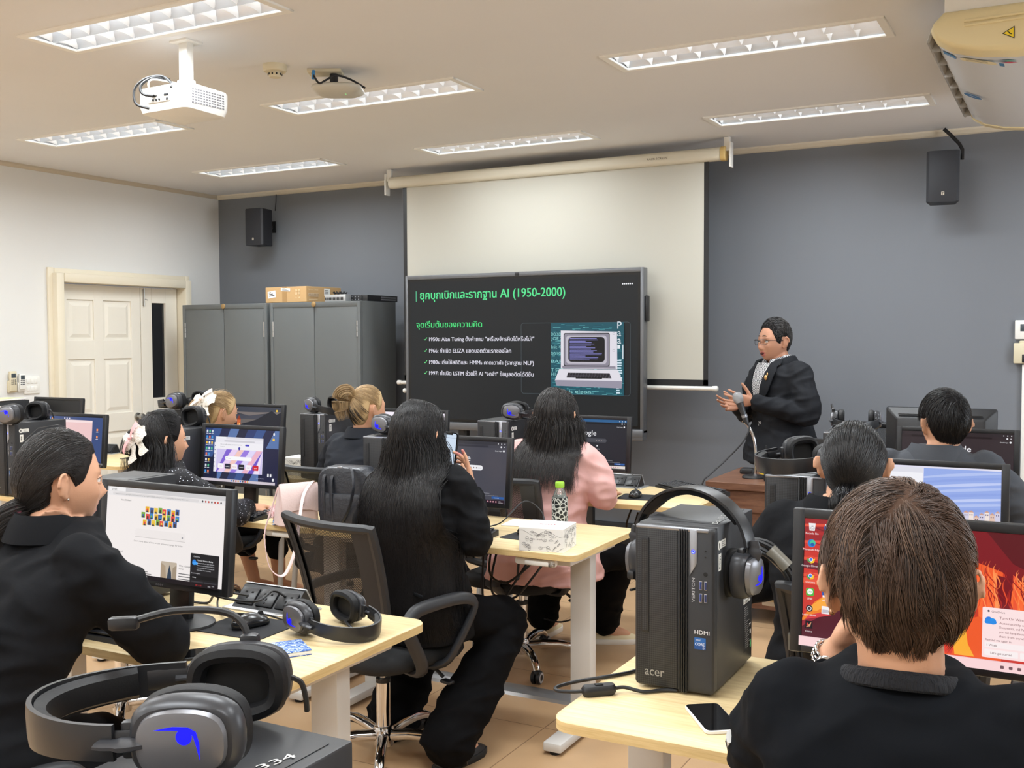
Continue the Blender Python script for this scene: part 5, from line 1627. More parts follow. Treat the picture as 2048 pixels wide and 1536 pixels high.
# ------------------------------------------------------------------ headsets
m_cush = mat('headset_leatherette', (20, 20, 22), 0.55, spec=0.3, bump=0.05, bscale=500)
m_plate = mat('headset_silver_plate', (118, 118, 122), 0.32, 0.5)
m_hsgrey = mat('headset_dark_grey', (56, 57, 61), 0.35, 0.2)
def make_headset(up=True, boom=False):
    """upright as worn: headband arch in the xz plane, ear cups at +-x, front towards -y"""
    t = thing('headset', '', 'headset', group='black gaming headsets with blue lights')
    hb = MB(m_blk2)
    n = 25
    rs = []
    for i in range(n):
        a = PI * (0.03 + 0.94 * i / (n - 1))
        p = V((math.cos(a) * 0.094, 0, 0.055 + math.sin(a) * 0.132))
        nn = V((math.cos(a), 0, math.sin(a)))
        w = 0.017 + 0.004 * math.sin(a) ** 2
        rs.append([p + nn * 0.004 + V((0, -w, 0)), p + nn * 0.005 + V((0, -w * 0.5, 0)), p + nn * 0.005 + V((0, w * 0.5, 0)), p + nn * 0.004 + V((0, w, 0)), p - nn * 0.001 + V((0, w, 0)), p - nn * 0.001 + V((0, -w, 0))])
    hb.rings(rs)
    hbo = hb.build('headband', t, angle=50)
    pd = MB(m_cush)
    rs = []
    for i in range(17):
        a = PI * (0.16 + 0.68 * i / 16)
        p = V((math.cos(a) * 0.088, 0, 0.055 + math.sin(a) * 0.125))
        nn = V((math.cos(a), 0, math.sin(a)))
        th = 0.007 * min(1, 6 * min(i, 16 - i) / 16 + 0.3)
        rs.append([p + nn * 0.004 + V((0, -0.017, 0)), p + nn * 0.004 + V((0, 0.017, 0)), p - nn * th + V((0, 0.012, 0)), p - nn * (th + 0.002), p - nn * th + V((0, -0.012, 0))])
    pd.rings(rs)
    pd.build('headband_pad', hbo)
    for s in (-1, 1):
        # M: cup plane, outline x -> y axis, y -> z axis, z -> outward
        M = Matrix(((0, 0, s, s * 0.083), (1, 0, 0, 0), (0, 1, 0, 0), (0, 0, 0, 1)))
        out = []
        for x, y in ((-0.036, -0.03), (-0.024, -0.052), (0.02, -0.054), (0.037, -0.034), (0.041, 0.012), (0.034, 0.045), (0.014, 0.056), (-0.018, 0.056), (-0.036, 0.043), (-0.042, 0.008)):
            out.append((x, y))
        def soft(o, k=3):
            for _ in range(k):
                q = []
                for a, b in zip(o, o[1:] + o[:1]):
                    q += [(a[0] * .75 + b[0] * .25, a[1] * .75 + b[1] * .25), (a[0] * .25 + b[0] * .75, a[1] * .25 + b[1] * .75)]
                o = q
            return o
        so = soft(out, 2)
        cu = MB(m_hsgrey).prism(so, [(-0.008, 0.006), (-0.004, 0.0), (0.006, 0.0), (0.014, 0.005), (0.016, 0.0075), (0.0162, 0.012), (0.0185, 0.0125), (0.02, 0.015)], M)
        cu.use(m_blk2).box(M @ V((0, 0.053, 0.003)), (0.012, 0.036, 0.02), 0.004)
        co = cu.build('ear_cup', t, angle=35)
        pl = MB(m_plate).prism([(p[0] * 0.78, p[1] * 0.78) for p in so], [(0.017, 0), (0.0235, 0.0015), (0.0255, 0.006)], M)
        po = pl.build('cup_plate', co, angle=35)
        c = Canvas(1, 1, 2.6)
        c.circ(0.008, -0.004, 0.0075, (12, 12, 250), 20)
        c.poly([(0.015, 0.024), (0.0178, 0.006), (0.017, -0.008), (0.0125, -0.0155), (0.002, -0.018), (-0.014, -0.0178), (0.001, -0.0148), (0.009, -0.0125), (0.0135, -0.006), (0.0145, 0.006)], (12, 12, 250))
        Mp = M @ Matrix.Translation((0, 0, 0.0257)) @ (Matrix.Identity(4))
        c.put(Mp, 'blue_light', co)
        ck = MB(m_cush)
        rs = []
        for p in so:
            pass
        # padded ring
        k = len(so)
        ring = []
        for i in range(k):
            p = V((so[i][0] * 0.83, so[i][1] * 0.83, -0.019))
            d = V((so[i][0], so[i][1], 0)).normalized()
            ring.append([M @ (p + d * 0.0105 * math.cos(2 * PI * j / 8) + V((0, 0, 0.0125 * math.sin(2 * PI * j / 8)))) for j in range(8)])
        ck.rings(ring, closed=True)
        ck.use(m_rub).prism([(p[0] * 0.75, p[1] * 0.75) for p in so], [(-0.012, 0), (-0.009, 0)], M)
        ck.build('ear_cushion', co)
        yk = MB(m_blk2)
        yk.tube([(s * 0.0935, 0, 0.04), (s * 0.0938, 0, 0.062), (s * 0.0905, 0, 0.088), (s * 0.085, 0, 0.108)], 0.011, 8, flat=(0.22, 1.0))
        yk.build('slider', t)
        MB(m_hsgrey).tube(smooth_path([(s * 0.088, 0, 0.03), (s * 0.097, 0, 0.05), (s * 0.0985, 0, 0.068), (s * 0.096, 0, 0.08)], 4), [0.022] + [0.017] * 6 + [0.013] * 6, 10, flat=(0.34, 1.0)).build('yoke', t)
    bp = [(-0.098, 0.03, -0.005), (-0.104, 0.056, 0.005), (-0.104, 0.07, 0.03), (-0.1, 0.073, 0.08), (-0.094, 0.066, 0.12)] if boom else [(-0.09, (-0.03 if up else 0.03), -0.03), (-0.066, (-0.032 if up else 0.032), 0.0), (-0.048, (-0.033 if up else 0.033), 0.04), (-0.034, (-0.034 if up else 0.034), 0.085)]
    b = MB(m_blk2).box(bp[0], (0.014, 0.03, 0.022), 0.005)
    b.tube(smooth_path(bp, 4), 0.0042, 8)
    e = V(bp[-1])
    b.box(e + (e - V(bp[-2])).normalized() * 0.014, (0.013, 0.015, 0.034), 0.004)
    b.build('microphone_boom', t)
    sd = -1 if up else 1
    cb = MB(m_cable).tube(smooth_path([(-0.084, 0.0, -0.048), (-0.086, sd * 0.008, -0.062), (-0.088, sd * 0.026, -0.066), (-0.09, sd * 0.042, -0.066)]), 0.003, 6)
    cb.build('lead', t)
    return t
def basis(x, z):
    x, z = V(x).normalized(), V(z).normalized()
    z = (z - x * z.dot(x)).normalized()
    y = z.cross(x)
    return Matrix(((x.x, y.x, z.x), (x.y, y.y, z.y), (x.z, y.z, z.z)))
LAY = 0.044
TT = DH + TH
HEADSETS = [   # place, cup axis (towards the plate seen), apex direction, label
    ((-0.76, 2.28, 1.0), (1, -0.2, 0), (0, 0, 1), 'headset straddling the foremost black tower, one cup on each side'),
    ((-1.752, 2.195, DH + LAY + 0.004), (-0.25, -0.95, 0), (0.95, -0.2, -0.13), 'headset lying on the oak desk beside the mouse and the blue booklet'),
    ((-0.745, 0.765, TT + 0.043), (0.43, -0.9, 0.0), (-0.9, -0.43, -0.05), 'headset lying on the nearest tower, largest of all, its microphone pointing left'),
    ((-4.62, 3.44, TT + LAY), (0.35, -0.93, 0), (-0.9, -0.3, -0.14), 'headset on the tower with two white stickers at the far left'),
    ((-3.62, 3.5, TT + LAY), (0.2, -0.98, 0), (-0.9, 0.2, -0.14), 'headset on the tower between the sparkling top and the purple browser monitor'),
    ((-2.47, 4.62, TT + LAY), (0.3, -0.95, 0), (0.95, 0.25, -0.14), 'headset on the tower beside the long dark hair of the person in pink'),
    ((-0.69, 3.25, TT + LAY), (0.6, -0.8, 0), (-0.8, -0.6, -0.14), 'headset lying on the tower before the dark wood podium'),
    ((-0.84, 4.76, TT + LAY), (1, 0.15, 0), (0.1, -1, -0.1), 'headset lying on the far right tower before the wide black screen'),
    ((-2.57, 3.71, TT + LAY), (-0.1, -1, 0), (0.9, 0.3, -0.14), 'headset on the tower half hidden by the longest black hair'),
    ((-3.66, 4.6, TT + LAY), (-0.3, -0.95, 0), (0.9, 0.3, -0.14), 'headset on the tower beside the person with the blond ponytail'),
    ((-4.68, 4.6, TT + LAY), (0.1, -1, 0), (-0.9, 0.3, -0.14), 'headset on the tower beside the blond person with the white bow'),
]
_hs = {}
for loc, x, z, lab in HEADSETS:
    up = z[0] * x[1] - z[1] * x[0] > -0.5
    key = (up, 'nearest tower' in lab or 'far right' in lab)
    h = copy_tree(_hs[key]) if key in _hs else _hs.setdefault(key, make_headset(*key))
    h.location = loc
    h.rotation_euler = basis(x, z).to_euler()
    h['label'] = lab
    if lab.startswith('headset straddling'):
        h.scale = (1.5, 1.2, 0.97)
    if 'nearest tower' in lab:
        h.scale = (0.98, 0.98, 0.98)

# ------------------------------------------------------------------ mice, mats, keyboards
m_mat = mat('black_mouse_mat', (28, 29, 33), 0.85)
m_mouse = mat('mouse_black_gloss', (30, 31, 33), 0.22, spec=0.6)
def make_mouse():
    t = thing('computer_mouse', '', 'mouse', group='black computer mice')
    rs = []
    for i in range(13):
        u = i / 12
        y = -0.056 + 0.112 * u
        w = 0.031 * (max(0.0, 1 - (2 * u - 1) ** 4)) ** 0.5 * (0.92 + 0.1 * (u - 0.5) ** 2) + 0.0015
        h = 0.037 * (max(0.0, math.sin(PI * (0.1 + 0.86 * u)))) ** 0.6 * (1.0 if u < 0.55 else 1 - 0.25 * (u - 0.55)) + 0.001
        ring = []
        for j in range(16):
            a = 2 * PI * j / 16
            ca, sa = math.cos(a), math.sin(a)
            ring.append((ca * w * (1.0 if sa > 0 else 0.9), y, max(0.0, 0.006 + sa * (h - 0.006) if sa > 0 else 0.006 + sa * 0.006)))
        rs.append(ring)
    MB(m_mouse).rings(rs).build('body', t, angle=60)
    MB(m_rub).cyl((-0.004, 0.03, 0.029), (0.004, 0.03, 0.029), 0.008, n=14).build('scroll_wheel', t)
    return t
MICE = [((-1.94, 2.115, DH + 0.002), -0.3, 'black mouse beside the headset on the nearest left desk'),
        ((-1.89, 3.645, DH + 0.002), -0.2, 'black mouse behind the white cake box'),
        ((-1.86, 4.715, DH + 0.002), 0.2, 'black mouse on the desk of the person in pink'),
        ((-0.17, 4.7, DH), 0.1, 'black mouse at the far right beyond the stone bridge picture')]
_ms = None
for loc, r, lab in MICE:
    m = copy_tree(_ms) if _ms else make_mouse()
    _ms = _ms or m
    m.location = loc
    m.rotation_euler = (0, 0, r)
    m['label'] = lab
for loc, r, lab in (((-1.945, 2.11), 0.03, 'black mouse mat on the nearest left desk'), ((-1.84, 3.6), -0.08, 'black mouse mat partly behind the white cake box'), ((-1.83, 4.73), 0.12, 'black mouse mat on the desk of the person in pink')):
    p = MB(m_mat).prism(rrect(0.22, 0.18, 0.012, 4), [(0, 0), (0.002, 0)]).build('mouse_mat')
    p.location = (loc[0], loc[1], DH)
    p.rotation_euler = (0, 0, r)
    tag(p, lab, 'mouse mat', 'black mouse mats')
m_key = mat('key_black', (40, 41, 45), 0.4)
def make_keyboard():
    t = thing('keyboard', '', 'keyboard', group='black keyboards')
    b = MB(m_blk)
    b.prism([(-0.07, 0), (0.07, 0), (0.07, 0.022), (0.062, 0.025), (-0.068, 0.012)], [(-0.22, 0.0), (-0.218, 0), (0.218, 0), (0.22, 0.0)], Matrix(((0, 0, 1, 0), (1, 0, 0, 0), (0, 1, 0, 0), (0, 0, 0, 1))))
    b.build('base', t, angle=30)
    k = MB(m_key)
    sl = math.atan2(0.013, 0.13)
    R = Matrix.Rotation(sl, 3, 'X')
    for r in range(6):
        y = -0.054 + r * 0.0195 + (0.006 if r == 5 else 0)
        x = -0.212
        while x < 0.205:
            w = 0.0165
            if r == 0 and -0.13 < x < 0.0:
                w = 0.1
            k.box((x + w / 2, y, 0.019 + (y + 0.054) * 0.1), (w - 0.002, 0.0155, 0.006), 0.0018, 1, R)
            x += w + 0.0022 + (0.006 if abs(x - 0.045) < 0.009 or abs(x - 0.115) < 0.009 else 0)
    k.build('keys', t)
    return t
_kb = None
for loc, r, lab in (((-2.19, 3.47, DH), 0.1, 'black keyboard by the sleeve of the person raising a phone'), ((-3.27, 3.42, DH), 0.0, 'black keyboard under the purple browser monitor, beside the pink handbag'),
                    ((-2.16, 4.62, DH), 0.12, 'black keyboard by the sleeve of the person in pink'), ((-1.68, 5.02, DH), -0.62, 'black keyboard set askew at the right end of the desk, near the podium'),
                    ((-2.24, 1.9, DH), 0.0, 'black keyboard mostly hidden by the sleeve of the person with the pink hair tie'), ((-0.24, 1.93, DH), 0, 'black keyboard hidden before the canyon monitor')):
    k = copy_tree(_kb) if _kb else make_keyboard()
    _kb = _kb or k
    k.location = loc
    k.rotation_euler = (0, 0, r)
    k['label'] = lab

# ------------------------------------------------------------------ pop-up sockets in the desks
m_alu = mat('brushed_aluminium', (188, 190, 192), 0.35, 0.8)
def make_sockets():
    t = thing('desk_socket_box', '', 'socket', group='pop-up desk sockets')
    MB(m_alu).prism(rrect(0.27, 0.125, 0.006, 3), [(0, 0), (0.003, 0), (0.004, 0.001)]).build('surround', t)
    w = MB(m_blk)
    w.prism([(-0.045, 0.004), (0.05, 0.004), (0.05, 0.01), (0.02, 0.058), (0.012, 0.058)], [(-0.11, 0), (0.11, 0)], Matrix(((0, 0, 1, 0), (1, 0, 0, 0), (0, 1, 0, 0), (0, 0, 0, 1))))
    wo = w.build('socket_wedge', t, angle=30)
    MB(m_alu).box((0, 0.036, 0.036), (0.226, 0.004, 0.062), 0.001, rot=Matrix.Rotation(0.56, 3, 'X')).build('lid', t)
    fx = plane_M((0, -0.0175, 0.0325), (1, 0, 0), (0, 0.057, 0.054))
    for i in range(3):
        s = MB(m_blk2)
        s.T = fx
        x = -0.072 + i * 0.072
        s.box((x, 0, 0.001), (0.062, 0.056, 0.004), 0.002)
        s.use(mat('socket_holes', (6, 6, 6), 0.9))
        for dx, dy, a, b in ((-0.012, 0.012, 0.008, 0.005), (0.012, 0.012, 0.008, 0.005), (0, -0.005, 0.0055, 0.008), (0, -0.017, 0.005, 0.005)):
            s.box((x + dx, dy, 0.0032), (a, b, 0.0012), 0.0004, 1)
        s.build('socket', wo)
    return t
_so = None
for loc, r, lab in (((-2.02, 2.29, DH), 0.0, 'open pop-up socket box with tilted lid behind the acer monitor, on the nearest left desk'), ((-2.07, 5.04, DH), 0.0, 'open pop-up socket box behind the mouse of the person in pink'),
                    ((-3.06, 3.84, DH), 0.0, 'open pop-up socket box beneath the purple browser monitor'), ((-5.84, 4.93, DH), 0.2, 'small open socket box on the desk by the white door')):
    k = copy_tree(_so) if _so else make_sockets()
    _so = _so or k
    k.location = loc
    k.rotation_euler = (0, 0, r)
    k['label'] = lab

# ------------------------------------------------------------------ cables
def cable(pts, r, label, m=None, name='cable', group=None):
    return tag(MB(m or m_cable).tube(smooth_path(pts), r, 7).build(name), label, 'cable', group)
z0 = DH + 0.004
cable([(-2.1, 2.2, z0 + 0.1), (-2.16, 2.22, z0 + 0.02), (-2.1, 2.17, z0), (-2.02, 2.13, z0 + 0.02), (-2.0, 2.2, z0), (-1.95, 2.17, z0)], 0.0028, 'black mouse lead curling past the monitor stand on the nearest left desk')
cable([(-2.14, 2.1, z0 + 0.09), (-2.04, 2.1, z0 + 0.07), (-1.97, 2.17, z0 + 0.05), (-1.98, 2.25, z0 + 0.06), (-1.96, 2.28, z0 + 0.04)], 0.0035, 'black power lead looping from the acer monitor to the socket box')
cable([(-2.2, 2.16, z0 + 0.1), (-2.27, 2.2, z0 + 0.02), (-2.22, 2.24, z0), (-2.14, 2.2, z0 + 0.05), (-2.06, 2.24, z0 + 0.04)], 0.0035, 'black lead behind the acer monitor, left of its stand')
cable([(-1.83, 2.2, z0 + 0.03), (-1.88, 2.2, z0), (-1.98, 2.22, z0), (-2.03, 2.19, z0)], 0.0028, 'thin lead of the headset lying on the nearest left desk')
for k, (a, b, c) in enumerate(((0.0, 0.09, 0.0), (0.03, 0.15, 0.04), (-0.05, 0.2, -0.03))):
    cable([(-2.16 + a, 3.86, 0.7), (-2.1 + a, 3.7 - c, 0.66 - b), (-1.98 + a, 3.62, 0.64 - b), (-1.9 + a, 3.66, 0.66 - b * 0.5), (-1.86 + a, 3.8, 0.7)], 0.005, ('topmost', 'middle', 'lowest')[k] + ' of the black leads sagging beneath the desk with the cake box')
cable([(-2.0, 3.8, 0.7), (-2.1, 3.95, 0.5), (-2.2, 4.2, 0.35), (-2.15, 4.35, 0.42), (-2.02, 4.45, 0.5)], 0.006, 'thick black lead hanging lower behind the desk with the cake box')
t = thing('power_adapter', 'black power adapter hanging on its lead under the desk of the person in pink', 'adapter', (-2.07, 4.55, 0.3), (0.4, 0.3, 0.7))
MB(m_blk).box((0, 0, 0), (0.05, 0.1, 0.032), 0.008).build('brick', t)
MB(m_cable).tube(smooth_path([(0, 0.05, 0), (0.0, 0.14, 0.04), (-0.02, 0.25, 0.12), (-0.03, 0.3, 0.25)]), 0.004, 7).tube(smooth_path([(0, -0.05, 0), (0.0, -0.1, -0.06), (-0.05, -0.05, -0.16), (-0.12, 0.0, -0.2)]), 0.004, 7).build('lead', t)
cable([(-1.87, 3.75, DH + 0.012), (-1.92, 3.82, DH + 0.06), (-1.99, 3.8, DH + 0.1), (-2.05, 3.7, DH + 0.02), (-2.15, 3.68, DH + 0.004), (-2.2, 3.72, DH + 0.03)], 0.0028, 'thin black lead of the mouse behind the cake box')
cable([(-1.88, 4.78, DH + 0.015), (-1.95, 4.9, DH + 0.06), (-1.98, 4.98, DH + 0.09)], 0.0028, 'thin black lead of the mouse of the person in pink')
cable([(-1.96, 4.98, 0.71), (-1.9, 4.7, 0.62), (-1.84, 4.6, 0.58), (-1.88, 4.8, 0.66)], 0.005, 'black lead looping under the desk edge of the person in pink')
# inline switch on the right desk
t = thing('inline_switch', 'black lead with an inline rocker switch lying on the right desk beside the big tower', 'cable', (-0.895, 2.055, DH + 0.012), (0, 0, 0.75))
MB(m_blk).prism(rrect(0.078, 0.03, 0.013, 5), [(-0.011, 0.004), (-0.004, 0), (0.004, 0), (0.011, 0.004)]).build('switch_body', t)
MB(m_rub).box((0.0, 0, 0.0115), (0.018, 0.012, 0.004), 0.001).build('rocker', t)
MB(m_cable).tube(smooth_path([(0.036, 0, 0), (0.06, 0.0, 0.0), (0.095, -0.02, -0.006), (0.14, -0.02, -0.007), (0.17, -0.03, -0.007)]), 0.0042, 8).tube(smooth_path([(-0.036, 0, 0), (-0.06, 0.004, 0.0), (-0.085, 0.03, -0.004), (-0.075, 0.06, -0.006), (-0.02, 0.085, -0.007), (0.06, 0.1, -0.007), (0.13, 0.12, -0.007), (0.17, 0.14, 0.0), (0.2, 0.15, 0.02)]), 0.0042, 8).build('lead', t)
# taped bundle behind the canyon monitor
t = thing('cable_bundle', 'bundle of black leads taped together, hanging behind the canyon monitor', 'cable', (-0.6, 2.62, 0))
b = MB(m_cable)
for k in range(6):
    dx, dy = 0.012 * math.cos(k * 1.05), 0.012 * math.sin(k * 1.05)
    b.tube(smooth_path([(-0.17 + dx, 0.02 + dy, 0.99 + dx * 2), (-0.08 + dx * 1.4, 0.0 + dy, 0.99 + dy), (-0.02 + dx, dy, 0.93), (0.0 + dx, dy, 0.85), (dx * 0.8 - 0.004, dy, 0.76), (dx * 1.6, dy, 0.66), (dx * 0.8, dy, 0.55), (dx, dy, 0.3), (dx * 3, dy * 3, 0.05)]), 0.006, 7)
b.build('leads', t)
tp = mat('silver_grey_tape', (120, 117, 108), 0.35, 0.1)
for p0, p1 in (((-0.07, 0, 0.985), (-0.025, 0, 0.945)), ((-0.004, 0, 0.78), (-0.003, 0, 0.74)), ((0, 0, 0.57), (0, 0, 0.53))):
    MB(tp).cyl(p0, p1, 0.019, n=12).build('tape_wrap', t)

# ------------------------------------------------------------------ things lying on the desks
def batik(name, base):
    m = mat(name, base, 0.6)
    nt = m.node_tree
    b = nt.nodes['Principled BSDF']
    tc = nt.nodes.new('ShaderNodeTexCoord')
    w = nt.nodes.new('ShaderNodeTexWave')
    w.inputs['Scale'].default_value = 26
    w.inputs['Distortion'].default_value = 14
    w.inputs['Detail'].default_value = 4
    w.inputs['Detail Scale'].default_value = 2.2
    r = nt.nodes.new('ShaderNodeValToRGB')
    r.color_ramp.elements[0].position = 0.72
    r.color_ramp.elements[0].color = lin(base) + (1,)
    r.color_ramp.elements[1].position = 0.8
    r.color_ramp.elements[1].color = lin((196, 214, 236)) + (1,)
    nt.links.new(tc.outputs['Object'], w.inputs['Vector'])
    nt.links.new(w.outputs['Fac'], r.inputs[0])
    nt.links.new(r.outputs[0], b.inputs['Base Color'])
    return m
m_batik = batik('blue_batik_print', (32, 84, 160))
m_paper = mat('white_paper', (236, 236, 234), 0.7)
def booklet(loc, r, label, w=0.105, h=0.2):
    t = thing('booklet', label, 'booklet', (loc[0], loc[1], DH), (0, 0, r), 'blue printed booklets')
    MB(m_paper).box((0, 0, 0.006), (w - 0.003, h - 0.003, 0.009), 0.001).build('pages', t)
    MB(m_batik).box((0, 0, 0.0115), (w, h, 0.0016), 0.0005).box((0, 0, 0.0008), (w, h, 0.0016), 0.0005).build('cover', t)
    return t
booklet((-1.735, 1.945), -0.62, 'blue and white printed booklet on the nearest left desk, beside the black phone')
booklet((-2.89, 3.42), -0.9, 'blue and white printed booklet under the pink pompom', 0.1, 0.17)
p = MB(m_paper).box((0, 0, 0.0004), (0.12, 0.16, 0.0008)).build('paper_sheet')
p.location = (-1.75, 1.92, DH)
p.rotation_euler = (0, 0, -0.35)
tag(p, 'white sheet of paper sticking out under the blue booklet', 'paper')
m_glass = mat('phone_black_glass', (12, 12, 14), 0.08, spec=0.6)
def phone(name_label, loc, rot, frame_m, screen=None):
    t = thing('phone', name_label, 'phone', loc, rot, 'mobile phones')
    b = MB(frame_m)
    b.prism(rrect(0.074, 0.152, 0.012, 6), [(0, 0.002), (0.0015, 0), (0.0065, 0), (0.008, 0.0015)])
    b.build('body', t)
    MB(m_glass).prism(rrect(0.0705, 0.1485, 0.0105, 6), [(0.0078, 0), (0.0083, 0.0004)]).build('glass_front', t)
    bu = MB(frame_m).box((0.0372, 0.025, 0.004), (0.0014, 0.022, 0.003), 0.0006)
    bu.build('side_button', t)
    return t
phone('white-edged black phone lying on the right desk before the big tower', (-0.632, 2.025, DH), (0, 0, 0.62), m_wplast)
phone('black phone in a case lying on the nearest left desk, left of the blue booklet', (-1.86, 1.88, DH), (0, 0, -0.7), m_blk)

# cake boxes
def doodles(c, w, h, seed):
    r = random.Random(seed)
    ink = (86, 86, 90)
    def ring(x, y, q, n=14, k=1.0):
        c.line([(x + q * math.cos(2 * PI * i / n), y + q * k * math.sin(2 * PI * i / n)) for i in range(n + 1)], 0.0011, ink, L=1)
    n = max(4, int(w * h / 0.00062))
    for i in range(n):
        x, y = w * (0.1 + 0.8 * ((i * 0.618 + seed * 0.13) % 1)), h * (0.14 + 0.72 * r.random())
        kk = i % 4
        if kk == 0:   # bun
            ring(x, y, 0.0075, k=0.7)
            c.line([(x - 0.004, y), (x + 0.003, y + 0.003)], 0.001, ink, L=1).line([(x - 0.001, y - 0.003), (x + 0.005, y)], 0.001, ink, L=1)
        elif kk == 1:  # cupcake
            c.line([(x - 0.005, y), (x - 0.003, y - 0.009), (x + 0.003, y - 0.009), (x + 0.005, y), (x - 0.005, y)], 0.0011, ink, L=1)
            ring(x, y + 0.003, 0.0055)
        elif kk == 2:  # croissant
            c.line([(x + 0.01 * math.cos(a), y + 0.007 * math.sin(a)) for a in (0.2, 0.7, 1.3, 1.9, 2.5, 3.0)], 0.0011, ink, L=1).line([(x + 0.006 * math.cos(a), y + 0.002 * math.sin(a)) for a in (0.2, 0.9, 1.6, 2.3, 3.0)], 0.0011, ink, L=1)
        else:         # sprig
            c.line([(x - 0.006, y - 0.006), (x, y), (x + 0.005, y + 0.008)], 0.0011, ink, L=1)
            for q in (-0.003, 0.001, 0.004):
                c.line([(x + q, y + q), (x + q + 0.005, y + q)], 0.001, ink, L=1).line([(x + q, y + q), (x + q, y + q + 0.005)], 0.001, ink, L=1)
    c.line([(w * k / 12, h * (0.78 + 0.12 * math.sin(k * 0.9 + seed))) for k in range(13)], 0.001, ink, L=1)
    c.line([(w * (0.55 + 0.45 * k / 8), h * (0.12 + 0.1 * math.sin(k * 0.8 + seed))) for k in range(9)], 0.001, ink, L=1)
m_ckb = mat('white_carton', (236, 236, 233), 0.6)
def cake_box(loc, r, label, w=0.17, d=0.16, h=0.085):
    t = thing('cake_box', label, 'box', (loc[0], loc[1], DH), (0, 0, r), 'white cake boxes with line drawings')
    MB(m_ckb).box((0, 0, h / 2), (w, d, h), 0.001).build('carton', t, smooth=False)
    MB(m_ckb).box((0, 0.001, h + 0.0008), (w + 0.002, d, 0.0016), 0.0005).build('lid', t, smooth=False)
    for M, ww, sd in ((plane_M((-w / 2, -d / 2 - 0.0002, 0), (1, 0, 0), (0, 0, 1)), w, 1), (plane_M((w / 2 + 0.0002, -d / 2, 0), (0, 1, 0), (0, 0, 1)), d, 5)):
        c = Canvas(ww, h, 0)
        doodles(c, ww, h, sd)
        if sd == 1:
            c.text('take a break', ww * 0.4, h * 0.5, 0.009, (86, 86, 90), 'c')
        c.put(M, 'line_drawings', t)
    c = Canvas(w, d, 0)
    c.text('XIRE', w * 0.5, d * 0.44, 0.03, (150, 60, 80), 'c', 0.08)
    c.put(plane_M((-w / 2, -d / 2, h + 0.0018), (1, 0, 0), (0, 1, 0)), 'lid_lettering', t)
cake_box((-1.70, 3.435), 0.14, 'white cake box with line drawings at the front corner of a desk, the nearer one')
cake_box((-3.88, 4.68), 0.1, 'white cake box far back beside the purple browser monitor', 0.16, 0.15, 0.1)

# drink bottle
t = thing('drink_bottle', 'clear plastic drink bottle with green cap and dark line label', 'bottle', (-1.86, 3.87, DH))
m_bot = mat('bottle_plastic', (226, 232, 228), 0.06, spec=0.5, trans=0.85)
MB(m_bot).lathe([(0.028, 0), (0.032, 0.004), (0.033, 0.02), (0.0325, 0.1), (0.031, 0.115), (0.022, 0.14), (0.0165, 0.152), (0.0165, 0.166)], n=28).build('bottle_body', t)
MB(mat('green_cap', (150, 200, 60), 0.4)).lathe([(0.0185, 0.158), (0.0192, 0.16), (0.0192, 0.178), (0.017, 0.181), (0.004, 0.1815)], n=28).build('cap', t)
lb = mat('bottle_label', (30, 32, 34), 0.3)
nt = lb.node_tree
tc = nt.nodes.new('ShaderNodeTexCoord')
vo = nt.nodes.new('ShaderNodeTexVoronoi')
vo.feature = 'DISTANCE_TO_EDGE'
vo.inputs['Scale'].default_value = 55
rp = nt.nodes.new('ShaderNodeValToRGB')
rp.color_ramp.elements[0].position = 0.05
rp.color_ramp.elements[0].color = lin((200, 204, 200)) + (1,)
rp.color_ramp.elements[1].position = 0.12
rp.color_ramp.elements[1].color = lin((34, 37, 40)) + (1,)
nt.links.new(tc.outputs['Object'], vo.inputs['Vector'])
nt.links.new(vo.outputs['Distance'], rp.inputs[0])
nt.links.new(rp.outputs[0], nt.nodes['Principled BSDF'].inputs['Base Color'])
MB(lb).lathe([(0.0336, 0.01), (0.0336, 0.105), (0.0325, 0.118)], n=28, cap=False).build('label_sleeve', t)

# pink handbag, its strap and pompom
m_pink = mat('pale_pink_leather', (232, 208, 204), 0.5, bump=0.15, bscale=120)
t = thing('handbag', 'pale pink leather handbag with a thin strap looping below the desk edge', 'bag', (-2.85, 3.39, DH), (0, 0, 1.1), None, 0.8)
rs = []
for z, w, d in ((0, 0.2, 0.11), (0.01, 0.22, 0.125), (0.07, 0.215, 0.12), (0.14, 0.2, 0.1), (0.19, 0.185, 0.07), (0.215, 0.18, 0.05)):
    rs.append([(x, y, z) for x, y in rrect(w, d, 0.035 if d > 0.08 else 0.02, 5)])
MB(m_pink).rings(rs).build('bag_body', t)
f = MB(m_pink)
g = [[V((-0.105 + 0.21 * i / 8, -0.03 - 0.035 * math.sin(j / 6 * 1.5), 0.216 - 0.13 * (j / 6) ** 1.3 - 0.02 * ((i - 4) / 4) ** 2 * j / 6)) for i in range(9)] for j in range(7)]
vs = [p for r in g for p in r] + [p + V((0, -0.005, 0.0)) for r in g for p in r]
nf = 63
fs = [(j * 9 + i, j * 9 + i + 1, j * 9 + i + 10, j * 9 + i + 9) for j in range(6) for i in range(8)]
f.add(vs, fs + [tuple(q + nf for q in reversed(x)) for x in fs])
f.build('flap', t)
MB(m_steel).lathe([(0.012, 0), (0.012, 0.006), (0.006, 0.009)], (0, -0.072, 0.12), 16, (0, -1, 0)).build('clasp', t)
st = MB(mat('pink_strap', (236, 206, 204), 0.5)).tube(smooth_path([(0.1, 0, 0.2), (0.07, -0.05, 0.225), (0.0, -0.1, 0.17), (-0.05, -0.16, 0.06), (-0.1, -0.22, -0.08), (-0.17, -0.24, -0.2), (-0.24, -0.24, -0.16), (-0.25, -0.2, -0.05), (-0.22, -0.13, 0.02), (-0.16, -0.06, 0.1), (-0.1, 0.0, 0.2)]), 0.007, 8, flat=(1.3, 0.35))
st.build('strap', t)
